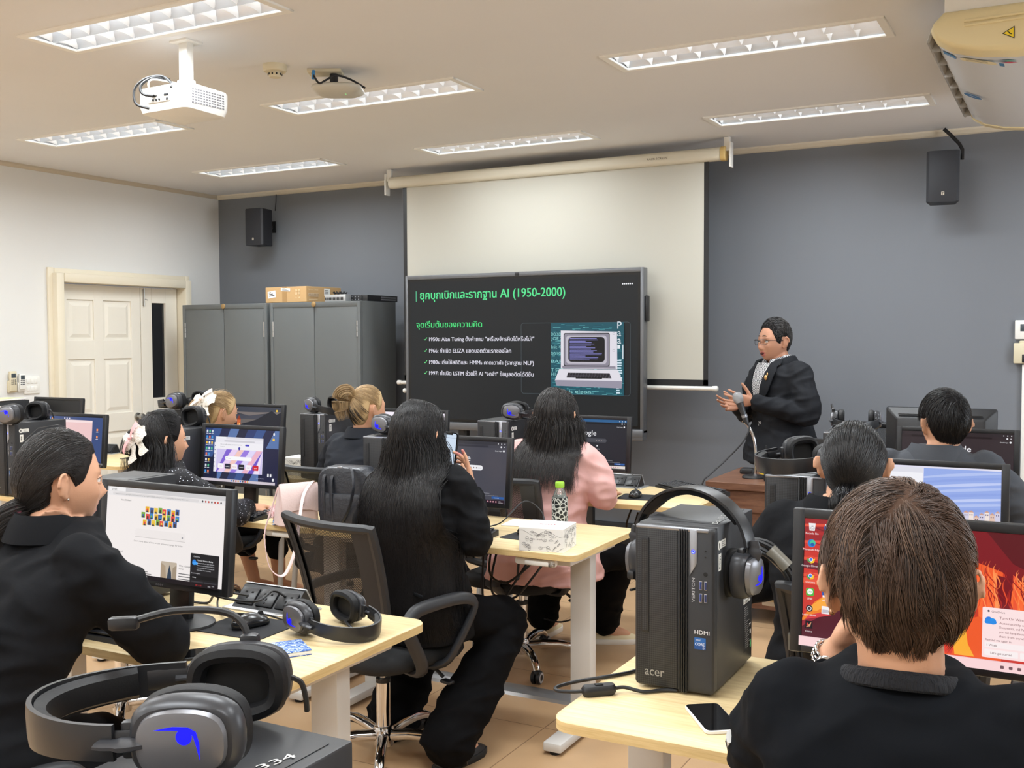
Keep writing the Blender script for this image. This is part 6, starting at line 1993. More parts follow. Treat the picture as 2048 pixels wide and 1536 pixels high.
t = thing('pompom', 'fluffy pink pompom charm lying on the booklet beside the pink handbag', 'pompom', (-2.95, 3.38, DH + 0.046))
b = MB(mat('pink_fluff', (240, 206, 208), 0.9))
b.ball((0, 0, 0), 0.022, 12, 8)
rnd = random.Random(8)
for k in range(420):
    d = V((rnd.gauss(0, 1), rnd.gauss(0, 1), rnd.gauss(0, 1))).normalized()
    e = V((rnd.uniform(-.3, .3), rnd.uniform(-.3, .3), rnd.uniform(-.4, .2)))
    L = 0.03 + 0.012 * rnd.random()
    b.tube([d * 0.015, d * L * 0.7, (d + e * 0.4).normalized() * L], [0.0012, 0.0009, 0.0002], 3, cap=False)
b.build('fluff', t)
MB(m_wplast).ball((0.03, -0.03, -0.028), 0.008, 10, 8).ball((0.045, -0.01, -0.028), 0.008, 10, 8).build('bead', t)

# backpack
m_bag = mat('black_backpack_cloth', (36, 39, 46), 0.4, bump=0.25, bscale=60)
t = thing('backpack', 'black zipped backpack on the desk beyond the nearest mesh chair back, beside the handbag', 'bag', (-2.61, 3.44, DH), (0, 0, 0.15), None, 0.8)
rs = []
for y, w, h in ((-0.075, 0.25, 0.26), (-0.068, 0.29, 0.3), (-0.04, 0.32, 0.315), (0.04, 0.32, 0.315), (0.07, 0.29, 0.29)):
    rs.append([(x, y, z) for x, z in rrect(w, h, 0.08, 6, 0, 0.16)])
MB(m_bag).rings(rs).build('bag_body', t)
pk = MB(m_bag)
rs = []
for y, w, h in ((-0.07, 0.26, 0.17), (-0.088, 0.25, 0.165), (-0.095, 0.21, 0.13)):
    rs.append([(x, y, z) for x, z in rrect(w, h, 0.03, 5, 0, 0.1)])
pk.rings(rs)
pk.build('front_pocket', t)
zp = MB(m_sil).tube([(-0.09 + 0.18 * k / 10, -0.058, 0.309 + 0.004 * math.sin(PI * k / 10)) for k in range(11)], 0.003, 6)
zp.box((-0.02, -0.062, 0.315), (0.03, 0.006, 0.012), 0.002)
zp.build('zip', t)
for s, w in ((-0.1, 0.02), (-0.055, 0.02)):
    sb = MB(m_bag).tube(smooth_path([(s, -0.06, 0.29), (s - 0.005, -0.085, 0.25), (s, -0.096, 0.15), (s + 0.002, -0.09, 0.02)]), w * 0.5, 8, flat=(1, 0.25))
    sb.build('webbing_strap', t)
MB(m_bag).tube(smooth_path([(0.03, -0.05, 0.312), (0.07, -0.1, 0.3), (0.09, -0.13, 0.22), (0.06, -0.12, 0.12), (0.0, -0.1, 0.03)]), 0.008, 8, flat=(1, 0.6)).build('shoulder_strap', t)

# flowered pouch
m_nv = mat('navy_flowered_cloth', (50, 62, 104), 0.8, bump=0.3, bscale=45)
t = thing('fabric_pouch', 'navy blue pouch printed with pink and white flowers on the right-hand desk', 'pouch', (-0.74, 3.24, DH), (0, 0, 0.1))
MB(m_nv).prism(rrect(0.2, 0.12, 0.02, 5), [(0.0, 0.004), (0.012, 0), (0.055, 0.002), (0.075, 0.012), (0.08, 0.03)]).prism(rrect(0.2, 0.12, 0.02, 5), [(0.08, 0.03), (0.085, 0.004), (0.1, -0.004), (0.118, 0.004), (0.124, 0.03)], Matrix.Translation((0.01, 0, 0))).build('pouch_body', t)
def flowers(c, w, h, seed):
    r = random.Random(seed)
    for i in range(7):
        x, y = w * (0.08 + 0.84 * ((i * 0.618 + 0.2) % 1)), h * (0.15 + 0.7 * ((i * 0.37 + 0.1) % 1))
        col = ((232, 156, 160), (238, 226, 206), (226, 120, 130))[i % 3]
        for k in range(5):
            a = 2 * PI * k / 5 + i
            c.circ(x + 0.009 * math.cos(a), y + 0.009 * math.sin(a), 0.0085, col, 10, L=2 + i % 3)
        c.circ(x, y, 0.005, (60, 40, 60), 10, L=6)
        for k in range(3):
            a = i * 1.7 + k
            c.poly([(x + 0.014 * math.cos(a), y + 0.014 * math.sin(a)), (x + 0.024 * math.cos(a + 0.25), y + 0.024 * math.sin(a + 0.25)), (x + 0.03 * math.cos(a), y + 0.03 * math.sin(a)), (x + 0.024 * math.cos(a - 0.25), y + 0.024 * math.sin(a - 0.25))], (222, 216, 190), L=1)
c = Canvas(0.2, 0.07, 0)
flowers(c, 0.17, 0.045, 1)
c.put(plane_M((-0.085, -0.0605, 0.01), (1, 0, 0), (0, 0, 1)), 'flower_print', t)
c = Canvas(0.2, 0.07, 0)
flowers(c, 0.17, 0.02, 2)
c.put(plane_M((-0.075, -0.0645, 0.09), (1, 0, 0), (0, 0, 1)), 'flower_print', t)
MB(mat('cream_strap', (222, 214, 196), 0.7)).tube(smooth_path([(-0.12, -0.075, 0.012), (-0.03, -0.085, 0.02), (0.04, -0.08, 0.045), (0.08, -0.066, 0.075), (0.075, -0.062, 0.12)]), 0.011, 8, flat=(1, 0.3)).build('wrist_strap', t)

# papers on the far left tower, paper under the search-page monitor
t = thing('paper_stack', 'thin stack of papers lying on the far left tower', 'papers', (-6.37, 4.57, TT), (0, 0, 0.1))
MB(m_paper).box((0, 0, 0.006), (0.17, 0.25, 0.011), 0.001).build('sheets', t)
MB(mat('pale_green_sheet', (214, 222, 170), 0.7)).box((0.01, -0.01, 0.0125), (0.15, 0.22, 0.002)).build('top_sheet', t, label='pale green top sheet')
p = MB(m_paper).box((0, 0, 0.002), (0.21, 0.15, 0.004), 0.001).build('paper_sheet')
p.location = (-1.98, 3.84, DH)
p.rotation_euler = (0, 0, 0.15)
tag(p, 'white papers lying behind the grey search page monitor', 'paper')

# floor: cable cover, power strip
t = thing('floor_cable_cover', 'long aluminium cable cover with a brown side screwed to the floor in the middle', 'cable cover', (-2.3, 3.93, 0))
MB(m_alu).prism([(-0.06, 0), (-0.05, 0.012), (-0.02, 0.018), (0.02, 0.018), (0.05, 0.012), (0.06, 0)], [(-0.62, 0), (0.62, 0)], Matrix(((0, 0, 1, 0), (1, 0, 0, 0), (0, 1, 0, 0), (0, 0, 0, 1)))).build('cover', t, angle=10)
MB(wood_mat('brown_wood_strip', (150, 98, 56), (124, 78, 44))).box((-0.4, -0.075, 0.022), (0.34, 0.024, 0.044), 0.002).build('side_strip', t)
t = thing('power_strip', 'white power strip on the floor beneath the desk of the person in pink', 'power strip', (-2.72, 4.95, 0), (0, 0, 1.2))
MB(m_wplast).box((0, 0, 0.02), (0.3, 0.06, 0.04), 0.006).build('strip_body', t)
for k in range(4):
    s = MB(m_wplast).box((-0.1 + k * 0.065, 0, 0.041), (0.05, 0.046, 0.004), 0.002).use(mat('socket_holes', (6, 6, 6), 0.9))
    for dx, dy in ((-0.01, 0.006), (0.01, 0.006), (0, -0.01)):
        s.box((-0.1 + k * 0.065 + dx, dy, 0.0435), (0.005, 0.007, 0.001))
    s.build('socket', t)

# ------------------------------------------------------------------ podium desk at the front and what is on it
m_wal = wood_mat('dark_walnut_laminate', (122, 86, 66), (94, 62, 47), 0.4, (1.5, 14, 14))
t = thing('teacher_desk', 'dark brown wooden desk at the front where the man stands', 'desk', (-0.95, 5.77, 0))
MB(m_wal).box((0, 0, DH - 0.02), (1.58, 0.68, 0.04), 0.003).build('desktop', t, smooth=False)
MB(m_wal).box((0, -0.31, DH - 0.1), (1.56, 0.02, 0.115), 0.002).build('top_rail', t, smooth=False)
MB(m_wal).box((0, -0.3, 0.36), (1.54, 0.02, 0.56), 0.002).build('front_panel', t, smooth=False)
for s in (-1, 1):
    MB(m_wal).box((s * 0.77, 0.0, 0.355), (0.03, 0.64, 0.71), 0.002).build('side_panel', t, smooth=False)
m_cone = mat('mic_grille', (170, 170, 172), 0.35, 0.8, bump=0.6, bscale=1500)
t = thing('microphone', 'silver-headed microphone on a bent chrome gooseneck stand on the dark wood desk', 'microphone', (-1.54, 5.66, DH))
MB(m_blk).lathe([(0.062, 0), (0.064, 0.004), (0.058, 0.016), (0.02, 0.022)], n=32, sy=0.8).build('stand_base', t)
nk = [(0.01, 0, 0.02), (0.012, 0, 0.07), (0.01, 0, 0.15), (0.0, 0, 0.22), (-0.03, 0, 0.285), (-0.062, 0, 0.315)]
MB(m_chrome).tube(smooth_path(nk), 0.0085, 12).build('gooseneck', t)
MB(m_blk).tube([(-0.045, 0, 0.305), (-0.05, 0, 0.34)], 0.017, 12).build('clip', t)
ax = V((-0.3, -0.12, 0.9)).normalized()
p0 = V((-0.04, -0.01, 0.315))
MB(mat('mic_body', (70, 72, 76), 0.4, 0.5)).lathe([(0.009, -0.02), (0.013, 0.0), (0.016, 0.06), (0.02, 0.1), (0.023, 0.108)], p0, 20, ax).use(m_sil).lathe([(0.0165, 0.02), (0.0165, 0.035)], p0, 20, ax).build('microphone_body', t)
MB(m_cone).lathe([(0.022, 0.106), (0.0275, 0.122), (0.0285, 0.135), (0.026, 0.15), (0.018, 0.162), (0.006, 0.167)], p0, 24, ax).build('grille_ball', t)
MB(m_cable).tube(smooth_path([p0 - ax * 0.02, p0 - ax * 0.045 + V((0.005, -0.01, 0)), V((-0.05, -0.04, 0.2)), V((-0.13, -0.1, 0.1)), V((-0.19, -0.18, 0.03)), V((-0.22, -0.22, -0.02)), V((-0.225, -0.24, -0.2))]), 0.0045, 8).build('lead', t)
t = thing('wireless_receiver', 'small black device with an aerial tagged in yellow beside the microphone', 'device', (-1.39, 5.6, DH))
MB(m_blk).box((0, 0, 0.022), (0.14, 0.1, 0.044), 0.012).build('housing', t)
MB(m_blk).tube([(-0.06, -0.02, 0.03), (-0.06, -0.02, 0.19)], [0.007, 0.0045], 10).build('aerial', t)
MB(mat('yellow_tag', (240, 216, 40), 0.5)).box((-0.068, -0.03, 0.058), (0.045, 0.004, 0.05), 0.002, rot=Matrix.Rotation(0.25, 3, 'Y')).build('tag', t)
t = thing('presenter_remote', 'small black mouse-like device behind the microphone stand', 'device', (-1.62, 5.83, DH))
MB(m_blk).prism(rrect(0.09, 0.06, 0.025, 5), [(0, 0.004), (0.01, 0), (0.025, 0.004), (0.034, 0.018)]).build('body', t)
t = thing('laptop', 'black laptop lid seen from behind on the dark wood desk', 'laptop', (-1.16, 5.66, DH))
MB(m_blk2).box((0, 0.12, 0.01), (0.36, 0.24, 0.018), 0.004).build('base', t)
MB(m_blk2).box((0, -0.02, 0.122), (0.36, 0.014, 0.232), 0.004, rot=Matrix.Rotation(0.12, 3, 'X')).build('lid', t)
t = thing('desktop_screen', 'wide black screen with slots in its back, on the dark wood desk', 'monitor', (-0.595, 5.72, DH))
b = MB(m_blk2)
b.prism(rrect(0.53, 0.34, 0.012, 4, 0, 0.24), [(0.006, 0.06), (0.0, 0.05), (-0.03, 0.003), (-0.04, 0.0), (-0.05, 0.002)], Matrix(((1, 0, 0, 0), (0, 0, -1, -0.03), (0, 1, 0, 0), (0, 0, 0, 1))))
b.build('back_shell', t)
sl = MB(m_rub)
for s in (-1, 1):
    sl.box((s * 0.14, -0.0335, 0.375), (0.12, 0.01, 0.005), 0.001)
sl.build('vent_slots', t)
MB(m_blk2).box((0, 0.01, 0.06), (0.07, 0.03, 0.12), 0.006).build('stand_neck', t)
MB(m_blk2).box((0, 0.03, 0.006), (0.22, 0.16, 0.012), 0.004).build('stand_base', t)

# ------------------------------------------------------------------ people: one continuous body each, clothes and hair over it
m_skin = mat('skin', (208, 158, 128), 0.5, spec=0.35, bump=0.04, bscale=300)
m_skin.node_tree.nodes['Principled BSDF'].inputs['Subsurface Weight'].default_value = 0.08
m_skin.node_tree.nodes['Principled BSDF'].inputs['Subsurface Radius'].default_value = (0.012, 0.005, 0.003)
m_lip = mat('lips', (186, 112, 102), 0.4)
m_nail = mat('nails', (232, 188, 168), 0.3)
def hair_mat(name, c, rough=0.36):
    return mat(name, c, rough, spec=0.5, var=0.35, vscale=40)
m_hblack = hair_mat('black_hair', (25, 23, 24))
m_hsoft = hair_mat('soft_black_hair', (38, 34, 33), 0.36)
m_hbrown = hair_mat('brown_hair', (74, 54, 43), 0.45)
m_hblond = hair_mat('blond_hair', (188, 160, 118), 0.42)
m_hash = hair_mat('dark_blond_hair', (160, 132, 96), 0.42)

def cloth(name, c, rough=0.8, b=0.25, sc=14, spec=0.25):
    return mat(name, c, rough, spec=spec, bump=b, bscale=sc)
m_blazer = cloth('black_blazer_cloth', (19, 20, 23), 0.8, spec=0.12)
m_blazer2 = cloth('soft_black_blazer', (16, 17, 20), 0.75, spec=0.14)
m_sweat = cloth('black_sweatshirt', (17, 19, 23), 0.9, 0.3, 10, 0.1)
m_trous = cloth('black_trousers', (12, 12, 14), 0.85, 0.3, 9, 0.1)

def solid(mb, voxel, name, parent, mats, smooth=6, pick=None, wrinkle=0.0, label=None):
    """closed overlapping shapes grown together into one continuous surface"""
    me = bpy.data.meshes.new(name)
    me.from_pydata([tuple(p) for p in mb.v], [], mb.f)
    ob = bpy.data.objects.new(name + '_form', me)
    bm = bmesh.new()
    bm.from_mesh(me)
    bmesh.ops.recalc_face_normals(bm, faces=bm.faces)
    bm.to_mesh(me)
    bm.free()
    r = ob.modifiers.new('r', 'REMESH')
    r.mode = 'VOXEL'
    r.voxel_size = voxel
    if smooth:
        s = ob.modifiers.new('s', 'SMOOTH')
        s.factor = 0.5
        s.iterations = smooth
    out = worked_mesh(ob)
    out.name = name
    bpy.data.meshes.remove(me)
    if wrinkle:
        nv = len(out.vertices)
        co, no = [0.0] * (3 * nv), [0.0] * (3 * nv)
        out.vertices.foreach_get('co', co)
        out.vertex_normals.foreach_get('vector', no)
        for i in range(0, 3 * nv, 3):
            x, y, z = co[i:i + 3]
            n = noise.noise((x * 8, y * 8, z * 11)) + 0.5 * noise.noise((x * 22 + 4, y * 22, z * 15))
            rg = abs(noise.noise((x * 6 + 9 + z * 5, y * 6 + z * 7, z * 13 - x * 5)))
            k = wrinkle * (n + 2.6 * max(-0.25, 0.16 - rg))
            co[i] += no[i] * k
            co[i + 1] += no[i + 1] * k
            co[i + 2] += no[i + 2] * k
        out.vertices.foreach_set('co', co)
    for m in mats:
        out.materials.append(m)
    out.polygons.foreach_set('use_smooth', [True] * len(out.polygons))
    if pick:
        for f in out.polygons:
            f.material_index = pick(f.center)
    out.update()
    o = bpy.data.objects.new(name, out)
    COL.objects.link(o)
    o.parent = parent
    if label:
        o['label'] = label
    return o

def sring(c, rx, ry, n=28, e=2.4, X=V((1, 0, 0)), Y=V((0, 1, 0))):
    r = []
    for i in range(n):
        a = 2 * PI * i / n
        ca, sa = math.cos(a), math.sin(a)
        k = (abs(ca) ** e + abs(sa) ** e) ** (-1 / e)
        r.append(V(c) + X * (rx * ca * k) + Y * (ry * sa * k))
    return r

def limb(mb, pts, rad, n=14, q=5):
    """tapered limb through the joints"""
    P = smooth_path(pts, q)
    k = len(P)
    R = []
    for i in range(k):
        u = i / (k - 1) * (len(rad) - 1)
        a = min(int(u), len(rad) - 2)
        R.append(rad[a] + (rad[a + 1] - rad[a]) * (u - a))
    mb.tube(P, R, n)
    mb.ball(P[0], rad[0] * 0.98, 12, 8).ball(P[-1], rad[-1] * 0.98, 12, 8)
    return mb

def hand(mb, W, d, n, t, curl=(0.25, 0.3, 0.35, 0.4), spread=0.1, thumb=0.5, k=1.0, tips=None, thumb_curl=0.3):
    """W wrist, d towards the fingers, n out of the palm, t = side (+1/-1) of the thumb along d x n"""
    W, d = V(W), V(d).normalized()
    n = V(n)
    n = (n - d * n.dot(d)).normalized()
    s = d.cross(n) * t
    rs = []
    for u, w, th in ((-0.03, 0.023, 0.017), (0.0, 0.025, 0.016), (0.03, 0.034, 0.0165), (0.06, 0.039, 0.014), (0.085, 0.039, 0.011), (0.094, 0.034, 0.008)):
        rs.append(sring(W + d * (u * k), w * k, th * k, 16, 2.6, s, n))
    mb.rings(rs)
    mb.ball(W + d * 0.03 * k + s * 0.02 * k + n * 0.008 * k, (0.018 * k, 0.018 * k, 0.018 * k), 10, 8)
    lens = ((0.042, 0.025, 0.02), (0.046, 0.029, 0.021), (0.042, 0.027, 0.02), (0.033, 0.02, 0.018))
    for i in range(4):
        b = W + d * (0.084 - 0.004 * abs(i - 1.2)) * k + s * (0.029 - 0.0195 * i) * k
        a = spread * (1.4 - i)
        dd = (d * math.cos(a) + s * math.sin(a)).normalized()
        nn = n
        pts = [b - dd * 0.015 * k, b]
        c = curl[i]
        for L in lens[i]:
            dd, nn = (dd * math.cos(c) + nn * math.sin(c)).normalized(), (nn * math.cos(c) - dd * math.sin(c)).normalized()
            b = b + dd * L * k
            pts.append(b)
        r0 = (0.0085, 0.0088, 0.0084, 0.0074)[i] * k
        limb(mb, pts, [r0, r0 * 1.02, r0 * 0.97, r0 * 0.9, r0 * 0.72], 10, 3)
    b = W + d * 0.022 * k + s * 0.026 * k + n * 0.006 * k
    td = (d * math.cos(thumb) + s * math.sin(thumb) + n * 0.25).normalized()
    p1 = b + td * 0.042 * k
    td2 = (td * math.cos(thumb_curl) + (d - s * 0.3) * math.sin(thumb_curl)).normalized()
    p2 = p1 + td2 * 0.03 * k
    p3 = p2 + (td2 + d * 0.1).normalized() * 0.024 * k
    limb(mb, [b, p1, p2, p3], [0.0135 * k, 0.0105 * k, 0.0098 * k, 0.0072 * k], 10, 3)

class Head:
    def __init__(s, c, yaw=0, pitch=0, tilt=0, k=1.0):
        s.c, s.k = V(c), k
        s.R = Matrix.Rotation(yaw, 3, 'Z') @ Matrix.Rotation(pitch, 3, 'X') @ Matrix.Rotation(tilt, 3, 'Y')
        s.Ri = s.R.transposed()
    def w(s, p):
        return s.c + s.R @ (V(p) * s.k)
    def loc(s, p):
        return (s.Ri @ (V(p) - s.c)) / s.k
    def surf(s, d, off=0.0, face=False):
        """point of the skull (metres, head frame) in direction d"""
        x, y, z = d
        px, py, pz = 0.0765 * x, 0.097 * y, 0.117 * z
        if z < 0:
            t = -z
            px *= 1 - 0.26 * t ** 1.6
            if y > 0:
                py = py * (1 - 0.10 * t) + 0.012 * t * y
            else:
                py *= 1 - 0.30 * t
        else:
            py -= 0.006 * z
        if y > 0.75:
            py -= 0.06 * (y - 0.75) * (0.6 if z > 0 else 1)
        p = V((px, py, pz))
        if face and y > 0:
            g = lambda cx, cz, sx, sz: math.exp(-((px - cx) / sx) ** 2 - ((pz - cz) / sz) ** 2)
            ax = abs(px)
            b = 0
            b += 0.023 * math.exp(-(px / 0.0115) ** 2) * math.exp(-((pz + 0.03) / 0.015) ** 2)             # nose tip
            b += 0.0135 * math.exp(-(px / 0.009) ** 2) * math.exp(-((pz + 0.006) / 0.022) ** 2)            # bridge
            b += 0.007 * math.exp(-((ax - 0.014) / 0.007) ** 2) * math.exp(-((pz + 0.036) / 0.008) ** 2)  # nostrils
            b -= 0.0095 * math.exp(-((ax - 0.032) / 0.016) ** 2) * math.exp(-((pz - 0.006) / 0.012) ** 2)  # eye sockets
            b += 0.005 * math.exp(-((ax - 0.03) / 0.022) ** 2) * math.exp(-((pz - 0.026) / 0.01) ** 2)     # brow
            b += 0.005 * math.exp(-((ax - 0.042) / 0.018) ** 2) * math.exp(-((pz + 0.024) / 0.016) ** 2)   # cheek
            b += 0.0075 * math.exp(-(px / 0.021) ** 2) * math.exp(-((pz + 0.0555) / 0.0065) ** 2)          # upper lip
            b += 0.0080 * math.exp(-(px / 0.018) ** 2) * math.exp(-((pz + 0.0705) / 0.0065) ** 2)          # lower lip
            b -= 0.006 * math.exp(-(px / 0.024) ** 2) * math.exp(-((pz + 0.063) / 0.003) ** 2)             # mouth
            b += 0.009 * math.exp(-(px / 0.022) ** 2) * math.exp(-((pz + 0.098) / 0.014) ** 2)             # chin
            p += V((px * 2.5, 1, 0)).normalized() * b
        n = V((p.x / 0.0765 ** 2, p.y / 0.097 ** 2, p.z / 0.117 ** 2)).normalized()
        return p + n * off
    def form(s, mb, n=72, m=56):
        rs = []
        for i in range(m + 1):
            t = PI * (i + 0.05) / (m + 0.1)
            rs.append([s.w(s.surf((math.sin(t) * math.sin(2 * PI * j / n), math.sin(t) * math.cos(2 * PI * j / n), -math.cos(t)), 0, True)) for j in range(n)])
        mb.rings(rs)
        for sg in (-1, 1):
            R = s.R @ Matrix.Rotation(sg * 0.66, 3, 'Z') @ Matrix.Rotation(-0.12, 3, 'X')
            mb.ball(s.w((sg * 0.0855, -0.016, 0.0)), (0.0075 * s.k, 0.0175 * s.k, 0.03 * s.k), 14, 10, R)
            ring = []
            for q in range(13):
                a = -0.9 + 4.2 * q / 12
                ring.append(s.w(V((sg * (0.0925 + 0.003 * math.sin(a)), -0.016, 0.002)) + Matrix.Rotation(sg * 0.66, 3, 'Z') @ V((0, 0.0175 * math.cos(a) * (1 if math.cos(a) < 0 else 0.7), 0.0285 * math.sin(a)))))
            mb.tube(ring, 0.0042 * s.k, 7)
            mb.ball(s.w((sg * 0.0815, -0.009, -0.028)), (0.0055 * s.k, 0.008 * s.k, 0.009 * s.k), 8, 6, R)
    def neck(s, mb, base, r=0.052):
        mb.tube(smooth_path([base, V(base) * 0.5 + s.w((0, -0.03, -0.07)) * 0.5, s.w((0, -0.02, -0.05))], 4), [r * 1.15] + [r] * 8, 16)
    def lips(s, p):
        q = s.loc(p)
        return 1 if abs(q.x) < 0.023 - 0.5 * abs(q.z + 0.0635) and -0.079 < q.z < -0.0505 and q.y > 0.06 else 0

def hairline(d, style='back'):
    """>0 where hair grows; d in the head frame"""
    az = math.degrees(math.atan2(abs(d.x), d.y))
    el = math.degrees(math.asin(max(-1, min(1, d.z))))
    tab = {'back': ((0, 38), (35, 36), (55, 22), (70, 4), (82, -2), (90, 12), (108, 15), (117, -20), (140, -42), (180, -50)),
           'short': ((0, 36), (35, 34), (52, 16), (66, 6), (76, -8), (84, -8), (90, 20), (108, 20), (118, -8), (135, -32), (180, -46)),
           'swept': ((0, 47), (30, 46), (50, 36), (62, 16), (72, 0), (84, -4), (92, 16), (106, 16), (116, -10), (140, -34), (180, -44)),
           'fade': ((0, 36), (35, 32), (52, 14), (66, 4), (76, -10), (86, -8), (94, 14), (104, 12), (114, -10), (140, -34), (180, -44))}[style]
    for (a, e), (b, f) in zip(tab, tab[1:]):
        if a <= az <= b:
            return el - (e + (f - e) * (az - a) / (b - a))
    return el - tab[-1][1]

def rdir(rnd):
    while True:
        v = V((rnd.uniform(-1, 1), rnd.uniform(-1, 1), rnd.uniform(-1, 1)))
        if 0.05 < v.length < 1:
            return v.normalized()

def slerp(a, b, u):
    w = math.acos(max(-1, min(1, a.dot(b))))
    if w < 1e-4:
        return a.copy()
    if w > PI - 0.05:
        a = (a + V((0.02, 0, 0.06))).normalized()
        w = math.acos(max(-1, min(1, a.dot(b))))
    return (a * math.sin((1 - u) * w) + b * math.sin(u * w)) / math.sin(w)

def cap(mb, H, th, style, n=150, m=120, fade=10):
    """the hair mass lying on the skull: th(d) thickness"""
    top_m = mb.mats[mb.cur]
    c0 = top_m.node_tree.nodes['Principled BSDF'].inputs['Base Color'].default_value
    um = _mc.get(top_m.name + '_under')
    if not um:
        um = _mc[top_m.name + '_under'] = bpy.data.materials.new(top_m.name + '_under')
        um.use_nodes = True
        ub = um.node_tree.nodes['Principled BSDF']
        ub.inputs['Base Color'].default_value = (c0[0] * .9, c0[1] * .9, c0[2] * .9, 1)
        ub.inputs['Roughness'].default_value = 0.75
        ub.inputs['Specular IOR Level'].default_value = 0.15
    mb.use(um)
    vs, ok = [], []
    for i in range(m + 1):
        t = PI * (i + 0.02) / (m + 0.04)
        for j in range(n):
            d = V((math.sin(t) * math.sin(2 * PI * j / n), math.sin(t) * math.cos(2 * PI * j / n), math.cos(t)))
            h = hairline(d, style)
            k = max(0.0, min(1.0, (h - 1) / fade))
            vs.append(H.w(H.surf(d, 0.0012 + th(d) * k if h > 1 else 0.0012 - 0.0012 * (1 - h))))
            ok.append(h > -5)
    fs = []
    for i in range(m):
        for j in range(n):
            q = (i * n + j, i * n + (j + 1) % n, (i + 1) * n + (j + 1) % n, (i + 1) * n + j)
            if all(ok[x] for x in q):
                fs.append(q)
    mb.add(vs, fs)
    mb.use(top_m)

def over_ear(q):
    return 86 < math.degrees(math.atan2(abs(q.x), q.y)) < 112 and -0.45 < q.z < 0.22

def lock(mb, pts, r, rnd, n=3):
    k = len(pts)
    mb.tube(pts, [r * (0.7 + 0.3 * min(1, i * 2 / k)) * (1 - 0.85 * max(0, (i / (k - 1) - 0.6) / 0.4)) for i in range(k)], n, cap=False)

def hair_tied(H, tie, tail, rnd, m, parent, n=700, r=0.0017, style='back', tailn=240, lift=0.008, tail_r=0.03, name='hair', wisps=14, m2=None):
    """hair drawn back to a tie (direction on the skull) with a tail along points tail (body frame)"""
    mb = MB(m)
    tie = V(tie).normalized()
    cap(mb, H, lambda d: lift * 0.8, style)
    k = 0
    while k < n:
        d = rdir(rnd)
        h = hairline(d, style)
        if h < 0 or d.dot(tie) > 0.97:
            continue
        if h > 22 and rnd.random() < 0.45:
            continue
        k += 1
        if m2 and rnd.random() < 0.5:
            mb.use(m2)
        else:
            mb.use(m)
        o = lift * (0.75 + 0.5 * rnd.random())
        ds = [slerp(d, tie, u / 8) for u in range(0, 8)]
        if any(over_ear(q) for q in ds):        # combed over and behind the ear
            a0 = math.radians(rnd.uniform(92, 112)) * (1 if d.x > 0 else -1)
            e0 = math.radians(rnd.uniform(20, 40))
            W = V((math.sin(a0) * math.cos(e0), math.cos(a0) * math.cos(e0), math.sin(e0)))
            ds = [(d * (1 - u) ** 2 + W * (2.4 * u * (1 - u)) + tie * u ** 2).normalized() for u in [i / 7 * 0.97 for i in range(8)]]
            if any(over_ear(q) for q in ds):
                continue
        else:
            ds = [slerp(d, tie, i / 7 * 0.97) for i in range(8)]
        pts = [H.w(H.surf(q, 0.001 + o * min(1, i / 7 * 5 + 0.1))) for i, q in enumerate(ds)]
        lock(mb, pts, r, rnd)
    tp = smooth_path(tail, 5)
    for q in range(tailn):
        if m2 and rnd.random() < 0.6:
            mb.use(m2)
        else:
            mb.use(m)
        a, s = 2 * PI * rnd.random(), rnd.random() ** 0.5
        L = 0.5 + 0.5 * rnd.random()
        pts = []
        kk = max(3, int(len(tp) * L))
        for i in range(kk):
            u = i / (len(tp) - 1)
            rad = tail_r * (0.4 + 1.2 * math.sin(PI * min(1, u * 0.75 + 0.12))) * s
            x, y, z = frame(tp[min(i + 1, len(tp) - 1)] - tp[max(0, i - 1)])
            pts.append(tp[i] + x * rad * math.cos(a + u * 0.4) + y * rad * math.sin(a + u * 0.4))
        lock(mb, pts, r * 1.1, rnd)
    for q in range(wisps):
        d = rdir(rnd)
        if hairline(d, style) < 4 or any(over_ear(slerp(d, tie, u / 8)) for u in range(7)):
            continue
        mb.use(m)
        e = V((rnd.gauss(0, .3), rnd.gauss(0, .3), .5))
        mb.tube([H.w(H.surf(slerp(d, tie, u * 0.6), lift + 0.014 * math.sin(PI * u))) for u in (0, .25, .5, .75, 1)], 0.0005, 3, cap=False)
    return mb.build(name, parent, angle=180)

def torso_rings(hz, shz, lean, w=1.0, dpt=1.0, grow=0.0, hem=None, chest=1.0, side=0.0):
    """rings from hip to neck; lean = y shift at shoulder height"""
    L = shz - hz
    tab = [(-0.20, 0.168, 0.128), (0.0, 0.178, 0.132), (0.22, 0.158, 0.112), (0.42, 0.145, 0.106), (0.62, 0.155, 0.116 * chest), (0.80, 0.168, 0.116 * chest), (0.93, 0.172, 0.1), (1.02, 0.145, 0.082), (1.09, 0.095, 0.068), (1.14, 0.062, 0.058)]
    rs = []
    for u, rx, ry in tab:
        z = hz + L * u
        y = lean * max(0, u) ** 1.3
        rs.append((V((side * max(0, u), y, z)), rx * w + grow, ry * dpt + grow, u))
    return rs

